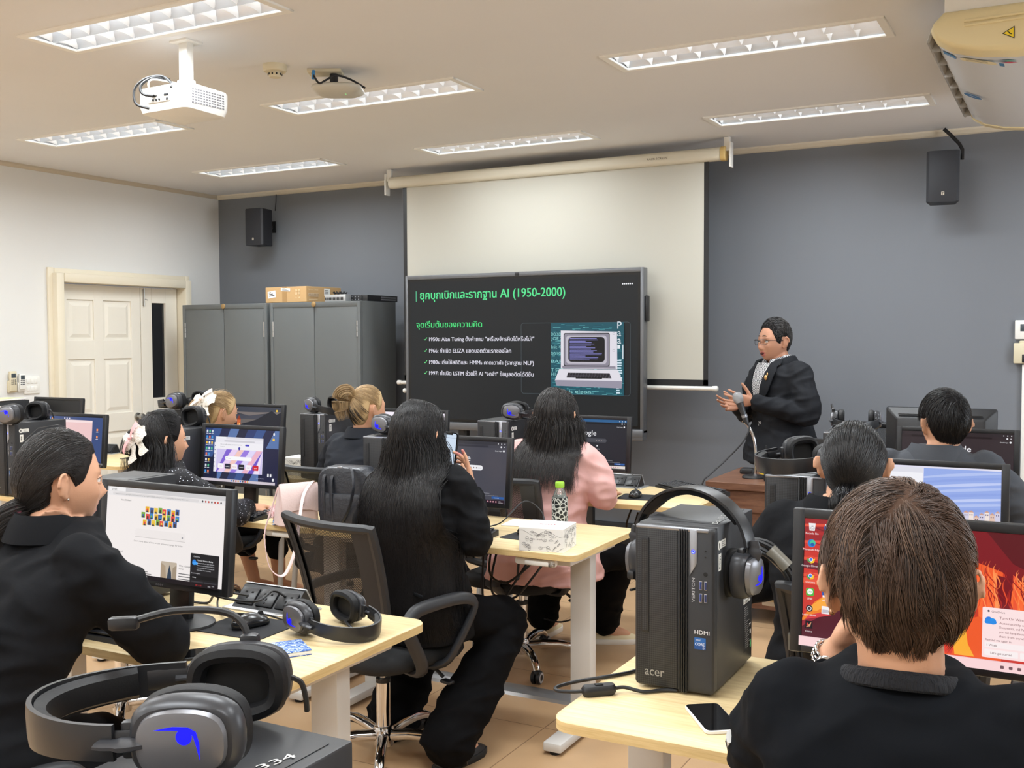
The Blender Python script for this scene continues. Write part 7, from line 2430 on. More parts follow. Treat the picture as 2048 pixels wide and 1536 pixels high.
def person(name, label, root, yaw, P):
    """a seated or standing figure; P holds the pose and the clothes"""
    t = thing(name, label, 'person', (root[0], root[1], 0), (0, 0, yaw))
    g = P.get
    hz, shz, lean = g('hz', 0.54), g('shz', 1.02), g('lean', 0.05)
    w, dpt = g('w', 1.0), g('d', 1.0)
    side = g('side', 0.0)
    H = Head(g('head', (0, lean + 0.02, 1.175)), g('hyaw', 0), g('hpitch', 0), g('htilt', 0), g('hk', 0.97))
    nb = V((side * 1.1, lean * 1.02, shz + 0.05))
    mb = MB()
    H.form(mb)
    H.neck(mb, nb, g('neck', 0.05))
    mb.rings([sring(c, rx * 0.84, ry * 0.84, 24) for c, rx, ry, u in torso_rings(hz, shz, lean, w, dpt, -0.012, side=side)])
    sx = 0.165 * w
    sh = {s: V((s * sx + side, lean - 0.005, shz - 0.012)) for s in (-1, 1)}
    arms = g('arms', {})
    for s in (-1, 1):
        e, wr = V(arms[s][0]), V(arms[s][1])
        limb(mb, [sh[s], (sh[s] + e) / 2, e, (e + wr) / 2, wr], [0.034, 0.036, 0.034, 0.034, 0.026], 14)
        if len(arms[s]) > 2:
            hand(mb, wr, **arms[s][2])
    legs = g('legs', {})
    for s in (-1, 1):
        hip = V((s * 0.09, 0.02, hz - 0.01))
        kn, an, to = (V(q) for q in legs[s])
        limb(mb, [hip, (hip + kn) / 2, kn, kn * 0.6 + an * 0.4, an], [0.078, 0.068, 0.05, 0.048, 0.034], 14)
        limb(mb, [an + V((0, 0, -0.02)), an * 0.5 + to * 0.5 + V((0, 0, -0.012)), to], [0.036, 0.036, 0.026], 12)
    skin = g('skin', m_skin)
    solid(mb, g('voxel', 0.006), 'body', t, [skin, m_lip], 3, (lambda p: H.lips(p)) if g('lips', True) else None)
    # trousers
    tm = g('trousers', m_trous)
    if tm:
        mb = MB()
        fl = g('flare', 0.07)
        mb.rings([sring(V((0, 0, hz + dz)), rx * w, ry * dpt, 24) for dz, rx, ry in ((-0.085, 0.165, 0.125), (-0.03, 0.188, 0.142), (0.05, 0.182, 0.138), (0.12, 0.165, 0.122))])
        for s in (-1, 1):
            hip = V((s * 0.09, 0.02, hz - 0.01))
            kn, an, to = (V(q) for q in legs[s])
            he = kn + (an - kn) * g('crop', 1.0)
            limb(mb, [hip, (hip + kn) / 2, kn, kn * 0.6 + he * 0.4, he], [0.096, 0.083, 0.064, fl * 0.86, fl], 16)
        solid(mb, 0.01, 'trousers', t, [tm], 5, wrinkle=1.5 * g('twr', 0.005))
    for s in (-1, 1):
        sm = g('shoes')
        if sm:
            kn, an, to = (V(q) for q in legs[s])
            f = (to - an)
            f.z = 0
            f.normalize()
            sd = V((f.y, -f.x, 0))
            b = V((an.x, an.y, 0)) - f * 0.06
            mb = MB(sm[0])
            rs = []
            for u, ww, h in ((0, 0.018, 0.03), (0.015, 0.03, 0.07), (0.06, 0.034, 0.072), (0.11, 0.04, 0.062), (0.17, 0.044, 0.05), (0.22, 0.04, 0.04), (0.245, 0.026, 0.03), (0.252, 0.01, 0.022)):
                rs.append([b + f * u + sd * (ww * math.cos(2 * PI * j / 16)) + V((0, 0, 0.016 + max(0, math.sin(2 * PI * j / 16)) * (h - 0.014))) for j in range(16)])
            mb.rings(rs)
            so = mb.build('shoe', t)
            mb = MB(sm[1])
            out = [(u, x) for u, x in ((-0.006, 0.0), (0.0, 0.026), (0.05, 0.036), (0.16, 0.047), (0.215, 0.043), (0.25, 0.025), (0.258, 0.0), (0.25, -0.025), (0.215, -0.043), (0.16, -0.047), (0.05, -0.036), (0.0, -0.026))]
            mb.prism(out, [(0.0, 0.002), (0.004, 0), (0.022, 0), (0.025, 0.002)], Matrix(((f.x, sd.x, 0, b.x), (f.y, sd.y, 0, b.y), (0, 0, 1, 0), (0, 0, 0, 1))))
            mb.build('shoe_sole', so)
    # jacket, shirt or sweatshirt
    jm = g('jacket', m_blazer)
    gr = g('grow', 0.014)
    mb = MB()
    rr = torso_rings(hz, shz, lean, w, dpt, gr, side=side)
    hem = g('hem', -0.02)
    rs = []
    fl = g('hemflare', 0.012)
    for c, rx, ry, u in rr:
        if u < hem or u > g('top', 1.2):
            continue
        k = fl * max(0, (0.35 - u) / 0.35)
        rs.append(sring(c, rx + k, ry + k, 28))
    mb.rings(rs)
    sl = g('sleeve', (0.07, 0.064, 0.058, 0.052, 0.046))
    cut = g('cuff', 0.94)
    for s in (-1, 1):
        e, wr = V(arms[s][0]), V(arms[s][1])
        we = e + (wr - e) * cut
        limb(mb, [sh[s] + V((-s * 0.02, 0, -0.008)), sh[s] * 0.5 + e * 0.5, e, e * 0.5 + we * 0.5, we], sl, 16)
    solid(mb, g('jvoxel', 0.008), g('jname', 'blazer'), t, [jm], 5, wrinkle=1.5 * g('wr', 0.005))
    return t, H, sh

def LOC(root, yaw):
    c, s = math.cos(yaw), math.sin(yaw)
    def f(x, y, z):
        dx, dy = x - root[0], y - root[1]
        return V((dx * c + dy * s, -dx * s + dy * c, z))
    return f
def scrunchie(name, H, d, off, parent, m, r=0.022, tr=0.008, beads=0, label=None):
    """gathered tie round the hair at direction d"""
    d = V(d).normalized()
    c = H.w(H.surf(d, off))
    x, y, z = frame(H.R @ d)
    mb = MB(m)
    n = 40
    pts = [c + x * (r * math.cos(2 * PI * i / n)) + y * (r * math.sin(2 * PI * i / n)) + z * (0.006 * math.sin(i * 2.4)) for i in range(n)]
    mb.tube(pts, [tr * (1 + 0.3 * math.sin(i * 1.9)) for i in range(n)], 8, closed=True)
    rnd = random.Random(4)
    for k in range(beads):
        a = 2 * PI * k / beads * 3
        mb.ball(c + x * ((r + 0.006 * rnd.random()) * math.cos(a)) + y * ((r + 0.006 * rnd.random()) * math.sin(a)) + z * rnd.uniform(-.014, .014), 0.0062, 8, 6)
    return mb.build(name, parent, label=label)
def bow(H, d, parent, roll=0.0, k=1.0, off=0.03, ribbon=None):
    """white lace bow with ends; a pink ribbon over it when asked"""
    lace = mat('white_lace', (238, 234, 226), 0.8, bump=0.8, bscale=170)
    d = V(d).normalized()
    c = H.w(H.surf(d, off))
    x, y, z = frame(H.R @ d)
    R = Matrix.Rotation(roll, 3, z)
    x, y = R @ x, R @ y
    mb = MB(lace)
    def P(a, b, e):
        return c + x * (a * k) + y * (b * k) + z * (e * k)
    for s in (-1, 1):
        rs = []
        for i in range(9):
            u = i / 8
            w = 0.01 + 0.034 * math.sin(PI * (0.08 + 0.8 * u)) + 0.004 * math.sin(u * 20)
            a = s * 0.085 * u
            e = 0.004 + 0.016 * math.sin(PI * u)
            rs.append([P(a, w * math.cos(q * PI / 4), e + 0.009 * math.sin(q * PI / 4) * math.sin(PI * min(1, u + 0.05)) + 0.003 * math.sin(q * 3 + u * 9)) for q in range(8)])
        mb.rings(rs)
        rs = []
        for i in range(8):
            u = i / 7
            w = 0.009 + 0.024 * u
            a = s * (0.012 + 0.035 * u)
            rs.append([P(a - w, -0.1 * u, 0.006 + 0.006 * math.sin(u * 9)), P(a, -0.1 * u - 0.01 * (u > .9), 0.012 + 0.005 * math.sin(u * 7)), P(a + w, -0.1 * u, 0.006 + 0.004 * math.cos(u * 8)), P(a, -0.1 * u, 0.003)])
        mb.rings(rs)
    mb.ball(P(0, 0, 0.012), (0.013 * k, 0.013 * k, 0.013 * k), 10, 8)
    o = mb.build('bow', parent, angle=70, label='white lace hair bow')
    if ribbon:
        rb = MB(ribbon)
        for s in (-1, 1):
            rs = []
            for i in range(8):
                u = i / 7
                w = 0.007 + 0.005 * u
                rs.append([P(s * 0.07 * u - w * 0.4, 0.045 * u * s + w, 0.03 + 0.008 * math.sin(PI * u)), P(s * 0.07 * u + w * 0.4, 0.045 * u * s - w, 0.03 + 0.008 * math.sin(PI * u)), P(s * 0.07 * u, 0.045 * u * s, 0.028 + 0.008 * math.sin(PI * u))])
            rb.rings(rs)
        rb.ball(P(0, 0, 0.032), 0.01 * k, 10, 8)
        rb.build('ribbon', o, label='pink ribbon knotted on the bow')
    return o
def collar(mb, c, rx, ry, h, fall=0.035, open_f=0.6, yaw=0):
    """a turned-down jacket collar round the neck; open at the front"""
    outer, n = [], 26
    rs = []
    for i in range(n):
        a = -PI / 2 + (i / (n - 1) - 0.5) * 2 * (PI - open_f)
        ca, sa = math.cos(a), math.sin(a)
        dn = max(0.0, sa)
        base = V(c) + V((rx * ca, ry * sa, -0.03 * dn))
        out = V((ca, sa, 0))
        rs.append([base, base + out * -0.003 + V((0, 0, h)), base + out * 0.006 + V((0, 0, h + 0.004)), base + out * 0.02 + V((0, 0, h * 0.5)), base + out * (0.02 + fall * 0.35) + V((0, 0, h - fall - 0.012)), base + out * 0.008 + V((0, 0, h - fall - 0.006))])
    mb.rings(rs)
def face_details(H, t, brow_m, iris=(40, 26, 20)):
    ew = mat('eye_white', (236, 232, 228), 0.2)
    for s in (-1, 1):
        mb = MB(ew).ball(H.w((s * 0.031, 0.070, 0.006)), 0.0118 * H.k, 14, 10)
        e = mb.build('eye', t)
        MB(mat('iris_dark', iris, 0.15)).ball(H.w((s * 0.0305, 0.0782, 0.006)), 0.005 * H.k, 12, 8).build('iris', e)
        ld = MB(m_skin)
        ld.tube([H.w((s * (0.015 + 0.032 * i / 6), 0.0835 - 0.004 * abs(i - 2.5) ** 1.3 * 0.7, 0.0115 + 0.0035 * math.sin(PI * i / 6))) for i in range(7)], 0.0032 * H.k, 7)
        ld.tube([H.w((s * (0.015 + 0.032 * i / 6), 0.083 - 0.004 * abs(i - 2.5) ** 1.3 * 0.7, 0.0005 - 0.003 * math.sin(PI * i / 6))) for i in range(7)], 0.0026 * H.k, 7)
        ld.build('eyelid', t)
        lash = MB(brow_m).tube([H.w((s * (0.016 + 0.031 * i / 6), 0.0862 - 0.004 * abs(i - 2.5) ** 1.3 * 0.7, 0.0098 + 0.003 * math.sin(PI * i / 6))) for i in range(7)], 0.0011 * H.k, 5)
        lash.build('eyelashes', t)
        b = MB(brow_m).tube([H.w(H.surf(V((s * (0.014 + 0.04 * i / 7), 0.09, 0.03 + 0.006 * math.sin(PI * i / 7 * 0.8))).normalized(), 0.004, False) + V((0, 0.003 - 0.0005 * i, 0))) for i in range(8)], [0.003, 0.0036, 0.0038, 0.0036, 0.0033, 0.003, 0.0022, 0.001], 7, flat=(1, 0.6))
        b.build('eyebrow', t)
SEAT_LEGS = {s: ((s * 0.13, 0.42, 0.485), (s * 0.13, 0.36, 0.09), (s * 0.14, 0.5, 0.035)) for s in (-1, 1)}
m_bsh = (mat('black_shoe', (26, 26, 28), 0.4), mat('dark_sole', (20, 20, 20), 0.7))
m_cream = (mat('cream_canvas_shoe', (222, 208, 172), 0.8), mat('white_sole', (232, 228, 220), 0.6))

# ---- the person with the pink hair tie, nearest on the left
root, yaw = (-2.13, 1.42), -0.2
L = LOC(root, yaw)
t, H, sh = person('person', 'person in a black blazer with a low ponytail held by a pink tie', root, yaw, dict(
    shz=1.035, lean=0.2, w=1.04, d=1.05, head=L(-2.125, 1.675, 1.185), hyaw=-0.24, hpitch=-0.04, hk=1.0, neck=0.048,
    arms={1: (L(-1.885, 1.75, 0.82), L(-2.08, 1.92, 0.80), dict(d=(-1, 0.25, 0), n=(0, 0, -1), t=1, curl=(.3, .3, .3, .3))),
          -1: (L(-2.42, 1.72, 0.83), L(-2.2, 1.95, 0.80), dict(d=(1, 0.3, 0), n=(0, 0, -1), t=-1, curl=(.3, .3, .3, .3)))},
    legs={1: ((0.13, 0.42, 0.485), (0.14, 0.5, 0.1), (0.15, 0.64, 0.04)), -1: ((-0.13, 0.42, 0.485), (-0.1, 0.4, 0.1), (-0.1, 0.54, 0.04))},
    shoes=(mat('beige_shoe', (206, 184, 150), 0.6), m_cream[1]), jacket=m_blazer, grow=0.018, hem=-0.25, hemflare=0.02, sleeve=(0.078, 0.072, 0.068, 0.06, 0.05), wr=0.006, voxel=0.005))
rnd = random.Random(11)
tie = V((0.02, -0.86, -0.5)).normalized()
tp = H.w(H.surf(tie, 0.024))
hair_tied(H, tie, [H.w(H.surf(tie, 0.0)), tp, tp + V((-0.03, -0.03, -0.05)), tp + V((-0.04, -0.025, -0.14)), tp + V((-0.035, -0.01, -0.25)), tp + V((-0.025, 0.0, -0.34))], rnd, m_hsoft, t, n=6500, r=0.0006, tailn=900, tail_r=0.03, lift=0.011, wisps=40)
scrunchie('hair_tie', H, tie, 0.03, t, mat('rose_hair_tie', (170, 92, 110), 0.6), 0.021, 0.008, 16, 'rose pink twisted hair tie')
face_details(H, t, m_hblack)
MB(m_steel).ball(H.w((0.087, -0.004, -0.031)), 0.003, 8, 6).build('earring', t)
mb = MB(m_blazer)
collar(mb, (0.0, 0.195, 1.088), 0.066, 0.064, 0.036, 0.045)
mb.build('collar', t, angle=60)

# ---- the person raising a phone, longest black hair
root, yaw = (-2.085, 3.15), 0.0
L = LOC(root, yaw)
t, H, sh = person('person', 'person in a black blazer with hip-long black hair, raising a phone in the right hand', root, yaw, dict(
    shz=1.025, lean=0.02, w=1.0, d=1.02, head=L(-2.085, 3.165, 1.168), hyaw=-0.1, hpitch=-0.06, neck=0.046,
    arms={1: (L(-1.875, 3.2, 0.8), L(-2.032, 3.445, 0.935), dict(d=(-0.12, 0.0, 1), n=(-0.85, -0.5, 0.1), t=1, curl=(.12, .35, .45, .5), thumb=0.5, spread=0.05, thumb_curl=0.5)),
          -1: (L(-2.36, 3.22, 0.8), L(-2.26, 3.44, 0.79), dict(d=(0.4, 1, 0), n=(0, 0, -1), t=1))},
    legs={1: (L(-1.86, 3.44, 0.46), L(-1.93, 3.1, 0.1), L(-1.91, 3.23, 0.035)), -1: (L(-2.22, 3.5, 0.465), L(-2.26, 3.24, 0.1), L(-2.26, 3.37, 0.035))},
    trousers=m_trous, flare=0.105, shoes=m_bsh, jacket=m_blazer2, grow=0.02, hem=-0.3, hemflare=0.012, sleeve=(0.072, 0.068, 0.062, 0.056, 0.048), cuff=0.9, voxel=0.0042, wr=0.006, twr=0.007))
rnd = random.Random(12)
mb = MB(m_hblack)
cap(mb, H, lambda d: 0.012, 'back')
part = V((0.05, 0.15, 1)).normalized()
def fall_hair(mb, H, part, n, rnd, zlo, zhi, clear, az0=66, az1=294, r=0.0016, spread=0.02, off=0.012, widen=0.0, mats=None):
    k = 0
    while k < n:
        az = math.radians(rnd.uniform(az0, az1))
        el = math.radians(rnd.uniform(-30, 8))
        e = V((math.sin(az) * math.cos(el), math.cos(az) * math.cos(el), math.sin(el)))
        if mats:
            mb.use(mats[rnd.random() < 0.35])
        k += 1
        p0 = (part + V((rnd.gauss(0, .02), rnd.uniform(-.55, .25), 0))).normalized()
        o = off * (0.8 + 0.9 * rnd.random())
        pts = [H.w(H.surf(slerp(p0, e, u / 6), 0.002 + o * min(1, u / 2 + .2))) for u in range(7)]
        p = pts[-1].copy()
        out = H.R @ V((e.x, e.y, 0))
        z1 = zlo + (zhi - zlo) * rnd.random() ** 1.5
        steps = 12
        z_0 = p.z
        ph, am = rnd.uniform(0, 6), rnd.uniform(0, spread)
        for i in range(1, steps + 1):
            u = i / steps
            q = p + V((out.x * widen * u ** 0.8 + am * math.sin(ph + 3 * u), -0.02 * u + 0.4 * am * math.cos(ph + 4 * u), 0))
            q.z = z_0 + (z1 - z_0) * u
            pts.append(clear(q, rnd))
        lock(mb, pts, r, rnd)
def clearer(hz, shz, lean, w, grow, pad=0.012, arm=True):
    rr = torso_rings(hz, shz, lean, w, 1.03, grow)
    def f(q, rnd):
        z = q.z
        for (c, rx, ry, u), (c2, rx2, ry2, u2) in zip(rr, rr[1:]):
            if c.z <= z <= c2.z:
                k = (z - c.z) / (c2.z - c.z)
                cx, cy = c.x + (c2.x - c.x) * k, c.y + (c2.y - c.y) * k
                a, b = rx + (rx2 - rx) * k + 0.004, ry + (ry2 - ry) * k + pad + 0.006 * rnd.random()
                if arm and 0.5 < u < 1.0:
                    a += 0.045
                X = (q.x - cx) / a
                if abs(X) < 1:
                    yb = cy - b * (1 - abs(X) ** 2.6) ** 0.4
                    if q.y > yb and q.y < cy + b * 0.6:
                        return V((q.x, yb - 0.006 * rnd.random(), z))
        return q
    return f
fall_hair(mb, H, part, 5200, rnd, 0.46, 0.7, clearer(0.54, 1.025, 0.02, 1.0, 0.03), r=0.0009, widen=0.10, off=0.017, spread=0.03, az0=82, az1=280)
mb.build('hair', t, angle=180)
ph = phone('phone with a pale lit screen held up in a hand before the grey search page', (-2.128, 3.42, 1.012), (0, 0, 0), m_blk)
ph.rotation_euler = (PI / 2 - 0.12, 0.06, 0.12)
c = Canvas(0.066, 0.144, 1.0)
c.rect(0.002, 0.002, 0.062, 0.14, (206, 222, 240), 0.008).rect(0.018, 0.136, 0.03, 0.006, (16, 16, 18), 0.002).rect(0.004, 0.124, 0.058, 0.0016, (150, 160, 176))
c.poly([(0.02, 0.066), (0.024, 0.08), (0.03, 0.082), (0.036, 0.082), (0.042, 0.08), (0.046, 0.066), (0.04, 0.062), (0.037, 0.066), (0.029, 0.066), (0.026, 0.062)], (30, 32, 46)).circ(0.029, 0.073, 0.003, (206, 222, 240)).circ(0.037, 0.073, 0.003, (206, 222, 240))
c.put(Matrix.Translation((-0.033, -0.072, 0.0085)), 'screen', ph)
for o_ in (ph,):
    for ch in o_.children:
        ch.location.y += 0.076
mb = MB(m_blazer2)
mb.box((0.1, -0.162, 0.64), (0.09, 0.008, 0.012), 0.003, rot=Matrix.Rotation(-0.5, 3, 'Z'))
mb.build('pocket_flap', t)

# ---- the person in pink
m_pinkb = cloth('pink_blazer_cloth', (216, 170, 166), 0.7, 0.2, 12)
root, yaw = (-2.1, 4.2), 0.0
L = LOC(root, yaw)
t, H, sh = person('person', 'person in a pale pink blazer with long dark hair, seated on a mesh chair', root, yaw, dict(
    shz=1.0, lean=0.08, w=1.12, d=1.15, head=L(-2.07, 4.27, 1.165), hyaw=0.05, hk=1.0,
    arms={1: (L(-1.85, 4.3, 0.82), L(-1.95, 4.56, 0.795), dict(d=(-0.3, 1, 0), n=(0, 0, -1), t=-1)), -1: (L(-2.42, 4.3, 0.82), L(-2.25, 4.56, 0.79), dict(d=(0.3, 1, 0), n=(0, 0, -1), t=1))},
    legs={1: (L(-1.85, 4.5, 0.5), L(-2.06, 4.76, 0.1), L(-1.95, 4.82, 0.035)), -1: (L(-2.25, 4.58, 0.5), L(-2.36, 4.7, 0.1), L(-2.36, 4.84, 0.035))},
    flare=0.09, crop=0.93, shoes=m_cream, jacket=m_pinkb, grow=0.018, hem=-0.3, hemflare=0.04, sleeve=(0.08, 0.074, 0.066, 0.058, 0.048), wr=0.007, jvoxel=0.009))
rnd = random.Random(13)
mb = MB(m_hsoft)
cap(mb, H, lambda d: 0.012, 'back')
fall_hair(mb, H, V((0.1, 0.2, 1)).normalized(), 2200, rnd, 0.84, 0.98, clearer(0.54, 1.0, 0.08, 1.12, 0.04), r=0.0011, spread=0.03, widen=0.06, off=0.014)
mb.build('hair', t, angle=180)

# ---- the person with the lace bow and sparkling top
m_seq = cloth('sparkling_black_knit', (24, 24, 28), 0.6, 0.5, 60)
nt = m_seq.node_tree
tc = nt.nodes.new('ShaderNodeTexCoord')
vo = nt.nodes.new('ShaderNodeTexVoronoi')
vo.inputs['Scale'].default_value = 85
gt = nt.nodes.new('ShaderNodeMath'); gt.operation = 'LESS_THAN'; gt.inputs[1].default_value = 0.17
mx = nt.nodes.new('ShaderNodeMix'); mx.data_type = 'RGBA'
mx.inputs[6].default_value = lin((24, 24, 28)) + (1,)
mx.inputs[7].default_value = lin((225, 228, 240)) + (1,)
nt.links.new(tc.outputs['Object'], vo.inputs['Vector'])
nt.links.new(vo.outputs['Distance'], gt.inputs[0])
nt.links.new(gt.outputs[0], mx.inputs[0])
nt.links.new(mx.outputs[2], nt.nodes['Principled BSDF'].inputs['Base Color'])
nt.links.new(gt.outputs[0], nt.nodes['Principled BSDF'].inputs['Metallic'])
root, yaw = (-3.36, 2.98), -0.3
L = LOC(root, yaw)
t, H, sh = person('person', 'person in a sparkling black top with a white lace bow in the hair', root, yaw, dict(
    shz=0.965, lean=0.12, head=L(-3.3, 3.1, 1.105), hyaw=-0.14, w=1.04,
    arms={1: (L(-3.05, 3.22, 0.8), L(-3.15, 3.42, 0.79), dict(d=(-0.2, 1, 0), n=(0, 0, -1), t=-1)), -1: (L(-3.6, 3.2, 0.8), L(-3.4, 3.42, 0.79), dict(d=(0.3, 1, 0), n=(0, 0, -1), t=1))},
    legs={1: (L(-3.33, 3.32, 0.485), L(-3.35, 3.36, 0.1), L(-3.33, 3.5, 0.035)), -1: (L(-3.55, 3.3, 0.485), L(-3.5, 3.4, 0.1), L(-3.48, 3.54, 0.035))},
    flare=0.085, shoes=m_bsh, jacket=m_seq, jname='top', wr=0.004))
rnd = random.Random(14)
mb = MB(m_hblack)
cap(mb, H, lambda d: 0.012, 'back')
fall_hair(mb, H, V((0, -0.3, 1)).normalized(), 1900, rnd, 0.76, 0.92, clearer(0.54, 0.965, 0.12, 1.04, 0.02), az0=85, az1=275, r=0.001, spread=0.03, widen=0.05)
mb.build('hair', t, angle=180)
tie2 = V((-0.12, -0.97, 0.12)).normalized()
hair_tied(H, tie2, [H.w(H.surf(tie2, 0.0)), H.w(H.surf(tie2, 0.02)), H.w(H.surf(tie2, 0.02)) + V((0, -0.02, -0.08)), H.w(H.surf(tie2, 0.02)) + V((0, -0.01, -0.2))], rnd, m_hblack, t, n=1700, r=0.0008, tailn=260, lift=0.016, name='gathered_hair')
bow(H, (0.3, -0.93, 0.15), t, 0.5, 0.85, 0.04, mat('pink_ribbon', (238, 178, 182), 0.5))
face_details(H, t, m_hblack)

# ---- the blond person with the white bow
root, yaw = (-4.2, 4.22), -0.15
L = LOC(root, yaw)
t, H, sh = person('person', 'blond person with a white bow in the hair before the castle picture', root, yaw, dict(
    shz=0.975, lean=0.1, head=L(-4.14, 4.3, 1.115), hyaw=-0.3, hpitch=-0.2,
    arms={1: (L(-3.96, 4.46, 0.8), L(-4.09, 4.62, 0.79), dict(d=(-0.3, 1, 0), n=(0, 0, -1), t=-1)), -1: (L(-4.50, 4.42, 0.8), L(-4.34, 4.62, 0.79), dict(d=(0.3, 1, 0), n=(0, 0, -1), t=1))},
    legs={1: (L(-3.98, 4.55, 0.485), L(-4.1, 4.72, 0.1), L(-4.05, 4.84, 0.035)), -1: (L(-4.26, 4.55, 0.485), L(-4.24, 4.66, 0.1), L(-4.2, 4.8, 0.035))}, crop=0.45, flare=0.07,
    shoes=(mat('taupe_shoe', (150, 132, 116), 0.6), m_cream[1]), jacket=m_blazer))
rnd = random.Random(15)
tie = V((-0.1, -0.9, 0.25)).normalized()
tq = H.w(H.surf(tie, 0.02))
hair_tied(H, tie, [H.w(H.surf(tie, 0.0)), tq, tq + V((0, -0.04, -0.04)), tq + V((0.0, -0.05, -0.16))], rnd, m_hblond, t, n=2600, r=0.0008, tailn=400, lift=0.011, m2=m_hash)
bow(H, (0.3, -0.88, 0.35), t, 0.2, 1.0, 0.035, mat('cream_ribbon', (240, 216, 204), 0.5))
face_details(H, t, m_hash)

# ---- the person with the blond high ponytail
root, yaw = (-3.16, 4.2), -0.1
L = LOC(root, yaw)
t, H, sh = person('person', 'person in a black shirt with a high dark-blond ponytail, back turned', root, yaw, dict(
    shz=1.0, lean=0.07, head=L(-3.12, 4.27, 1.168), hyaw=-0.3, w=1.1, d=1.1,
    arms={1: (L(-2.86, 4.36, 0.8), L(-2.98, 4.6, 0.79), dict(d=(-0.3, 1, 0), n=(0, 0, -1), t=-1)), -1: (L(-3.46, 4.36, 0.8), L(-3.3, 4.6, 0.79), dict(d=(0.3, 1, 0), n=(0, 0, -1), t=1))},
    legs=SEAT_LEGS, shoes=m_bsh, jacket=cloth('black_navy_shirt', (32, 35, 42), 0.8), jname='shirt'))
rnd = random.Random(16)
tie = V((-0.2, -0.78, 0.58)).normalized()
tq = H.w(H.surf(tie, 0.02))
hair_tied(H, tie, [H.w(H.surf(tie, 0.0)), tq, tq + V((-0.01, -0.02, 0.01)), tq + V((-0.025, -0.035, -0.02)), tq + V((-0.02, -0.035, -0.08)), tq + V((-0.01, -0.03, -0.13))], rnd, m_hblond, t, n=2400, r=0.0008, tailn=900, tail_r=0.03, lift=0.01, m2=m_hash)
mb = MB(m_hsoft)
for k in range(420):
    d = rdir(rnd)
    if d.z > 0.05 or hairline(d, 'back') < 0 or d.y > 0.5:
        continue
    lock(mb, [H.w(H.surf(slerp(d, tie, u * 0.4), 0.011 + 0.004 * math.sin(PI * u))) for u in (0, .2, .4, .6, .8, 1)], 0.0017, rnd)
mb.build('dark_under_hair', t, angle=180, label='dark hair at the nape')
scrunchie('hair_tie', H, tie, 0.024, t, mat('white_tie', (236, 226, 220), 0.6), 0.017, 0.005)
mb = MB(_mc['black_navy_shirt'])
collar(mb, (0.0, 0.07, 1.045), 0.07, 0.066, 0.032, 0.035, 0.5)
mb.build('collar', t, angle=60)

# ---- the person with the black beaded hair tie
root, yaw = (-0.56, 2.85), 0.05
L = LOC(root, yaw)
t, H, sh = person('person', 'person in a black jacket with smooth black hair gathered in a beaded tie', root, yaw, dict(
    shz=1.02, lean=0.1, head=L(-0.53, 2.97, 1.165), hyaw=0.1, hk=1.0, hpitch=-0.05,
    arms={1: (L(-0.24, 3.0, 0.8), L(-0.38, 3.22, 0.79), dict(d=(-0.3, 1, 0), n=(0, 0, -1), t=-1)), -1: (L(-0.84, 3.0, 0.8), L(-0.66, 3.2, 0.79), dict(d=(0.3, 1, 0), n=(0, 0, -1), t=1))},
    legs=SEAT_LEGS, shoes=m_bsh, jacket=m_blazer))
rnd = random.Random(17)
tie = V((-0.12, -0.84, -0.55)).normalized()
tq = H.w(H.surf(tie, 0.02))
hair_tied(H, tie, [H.w(H.surf(tie, 0.0)), tq, tq + V((0, -0.03, -0.05)), tq + V((0.0, -0.02, -0.14))], rnd, m_hblack, t, n=5500, r=0.0007, tailn=420, lift=0.012, wisps=26)
scrunchie('hair_tie', H, tie, 0.034, t, mat('black_gloss_bead', (30, 30, 38), 0.15, spec=0.7), 0.024, 0.007, 34, 'black beaded hair tie')
mb = MB(m_blazer)
collar(mb, (0.0, 0.1, 1.06), 0.072, 0.068, 0.028, 0.036)
mb.build('collar', t, angle=60)

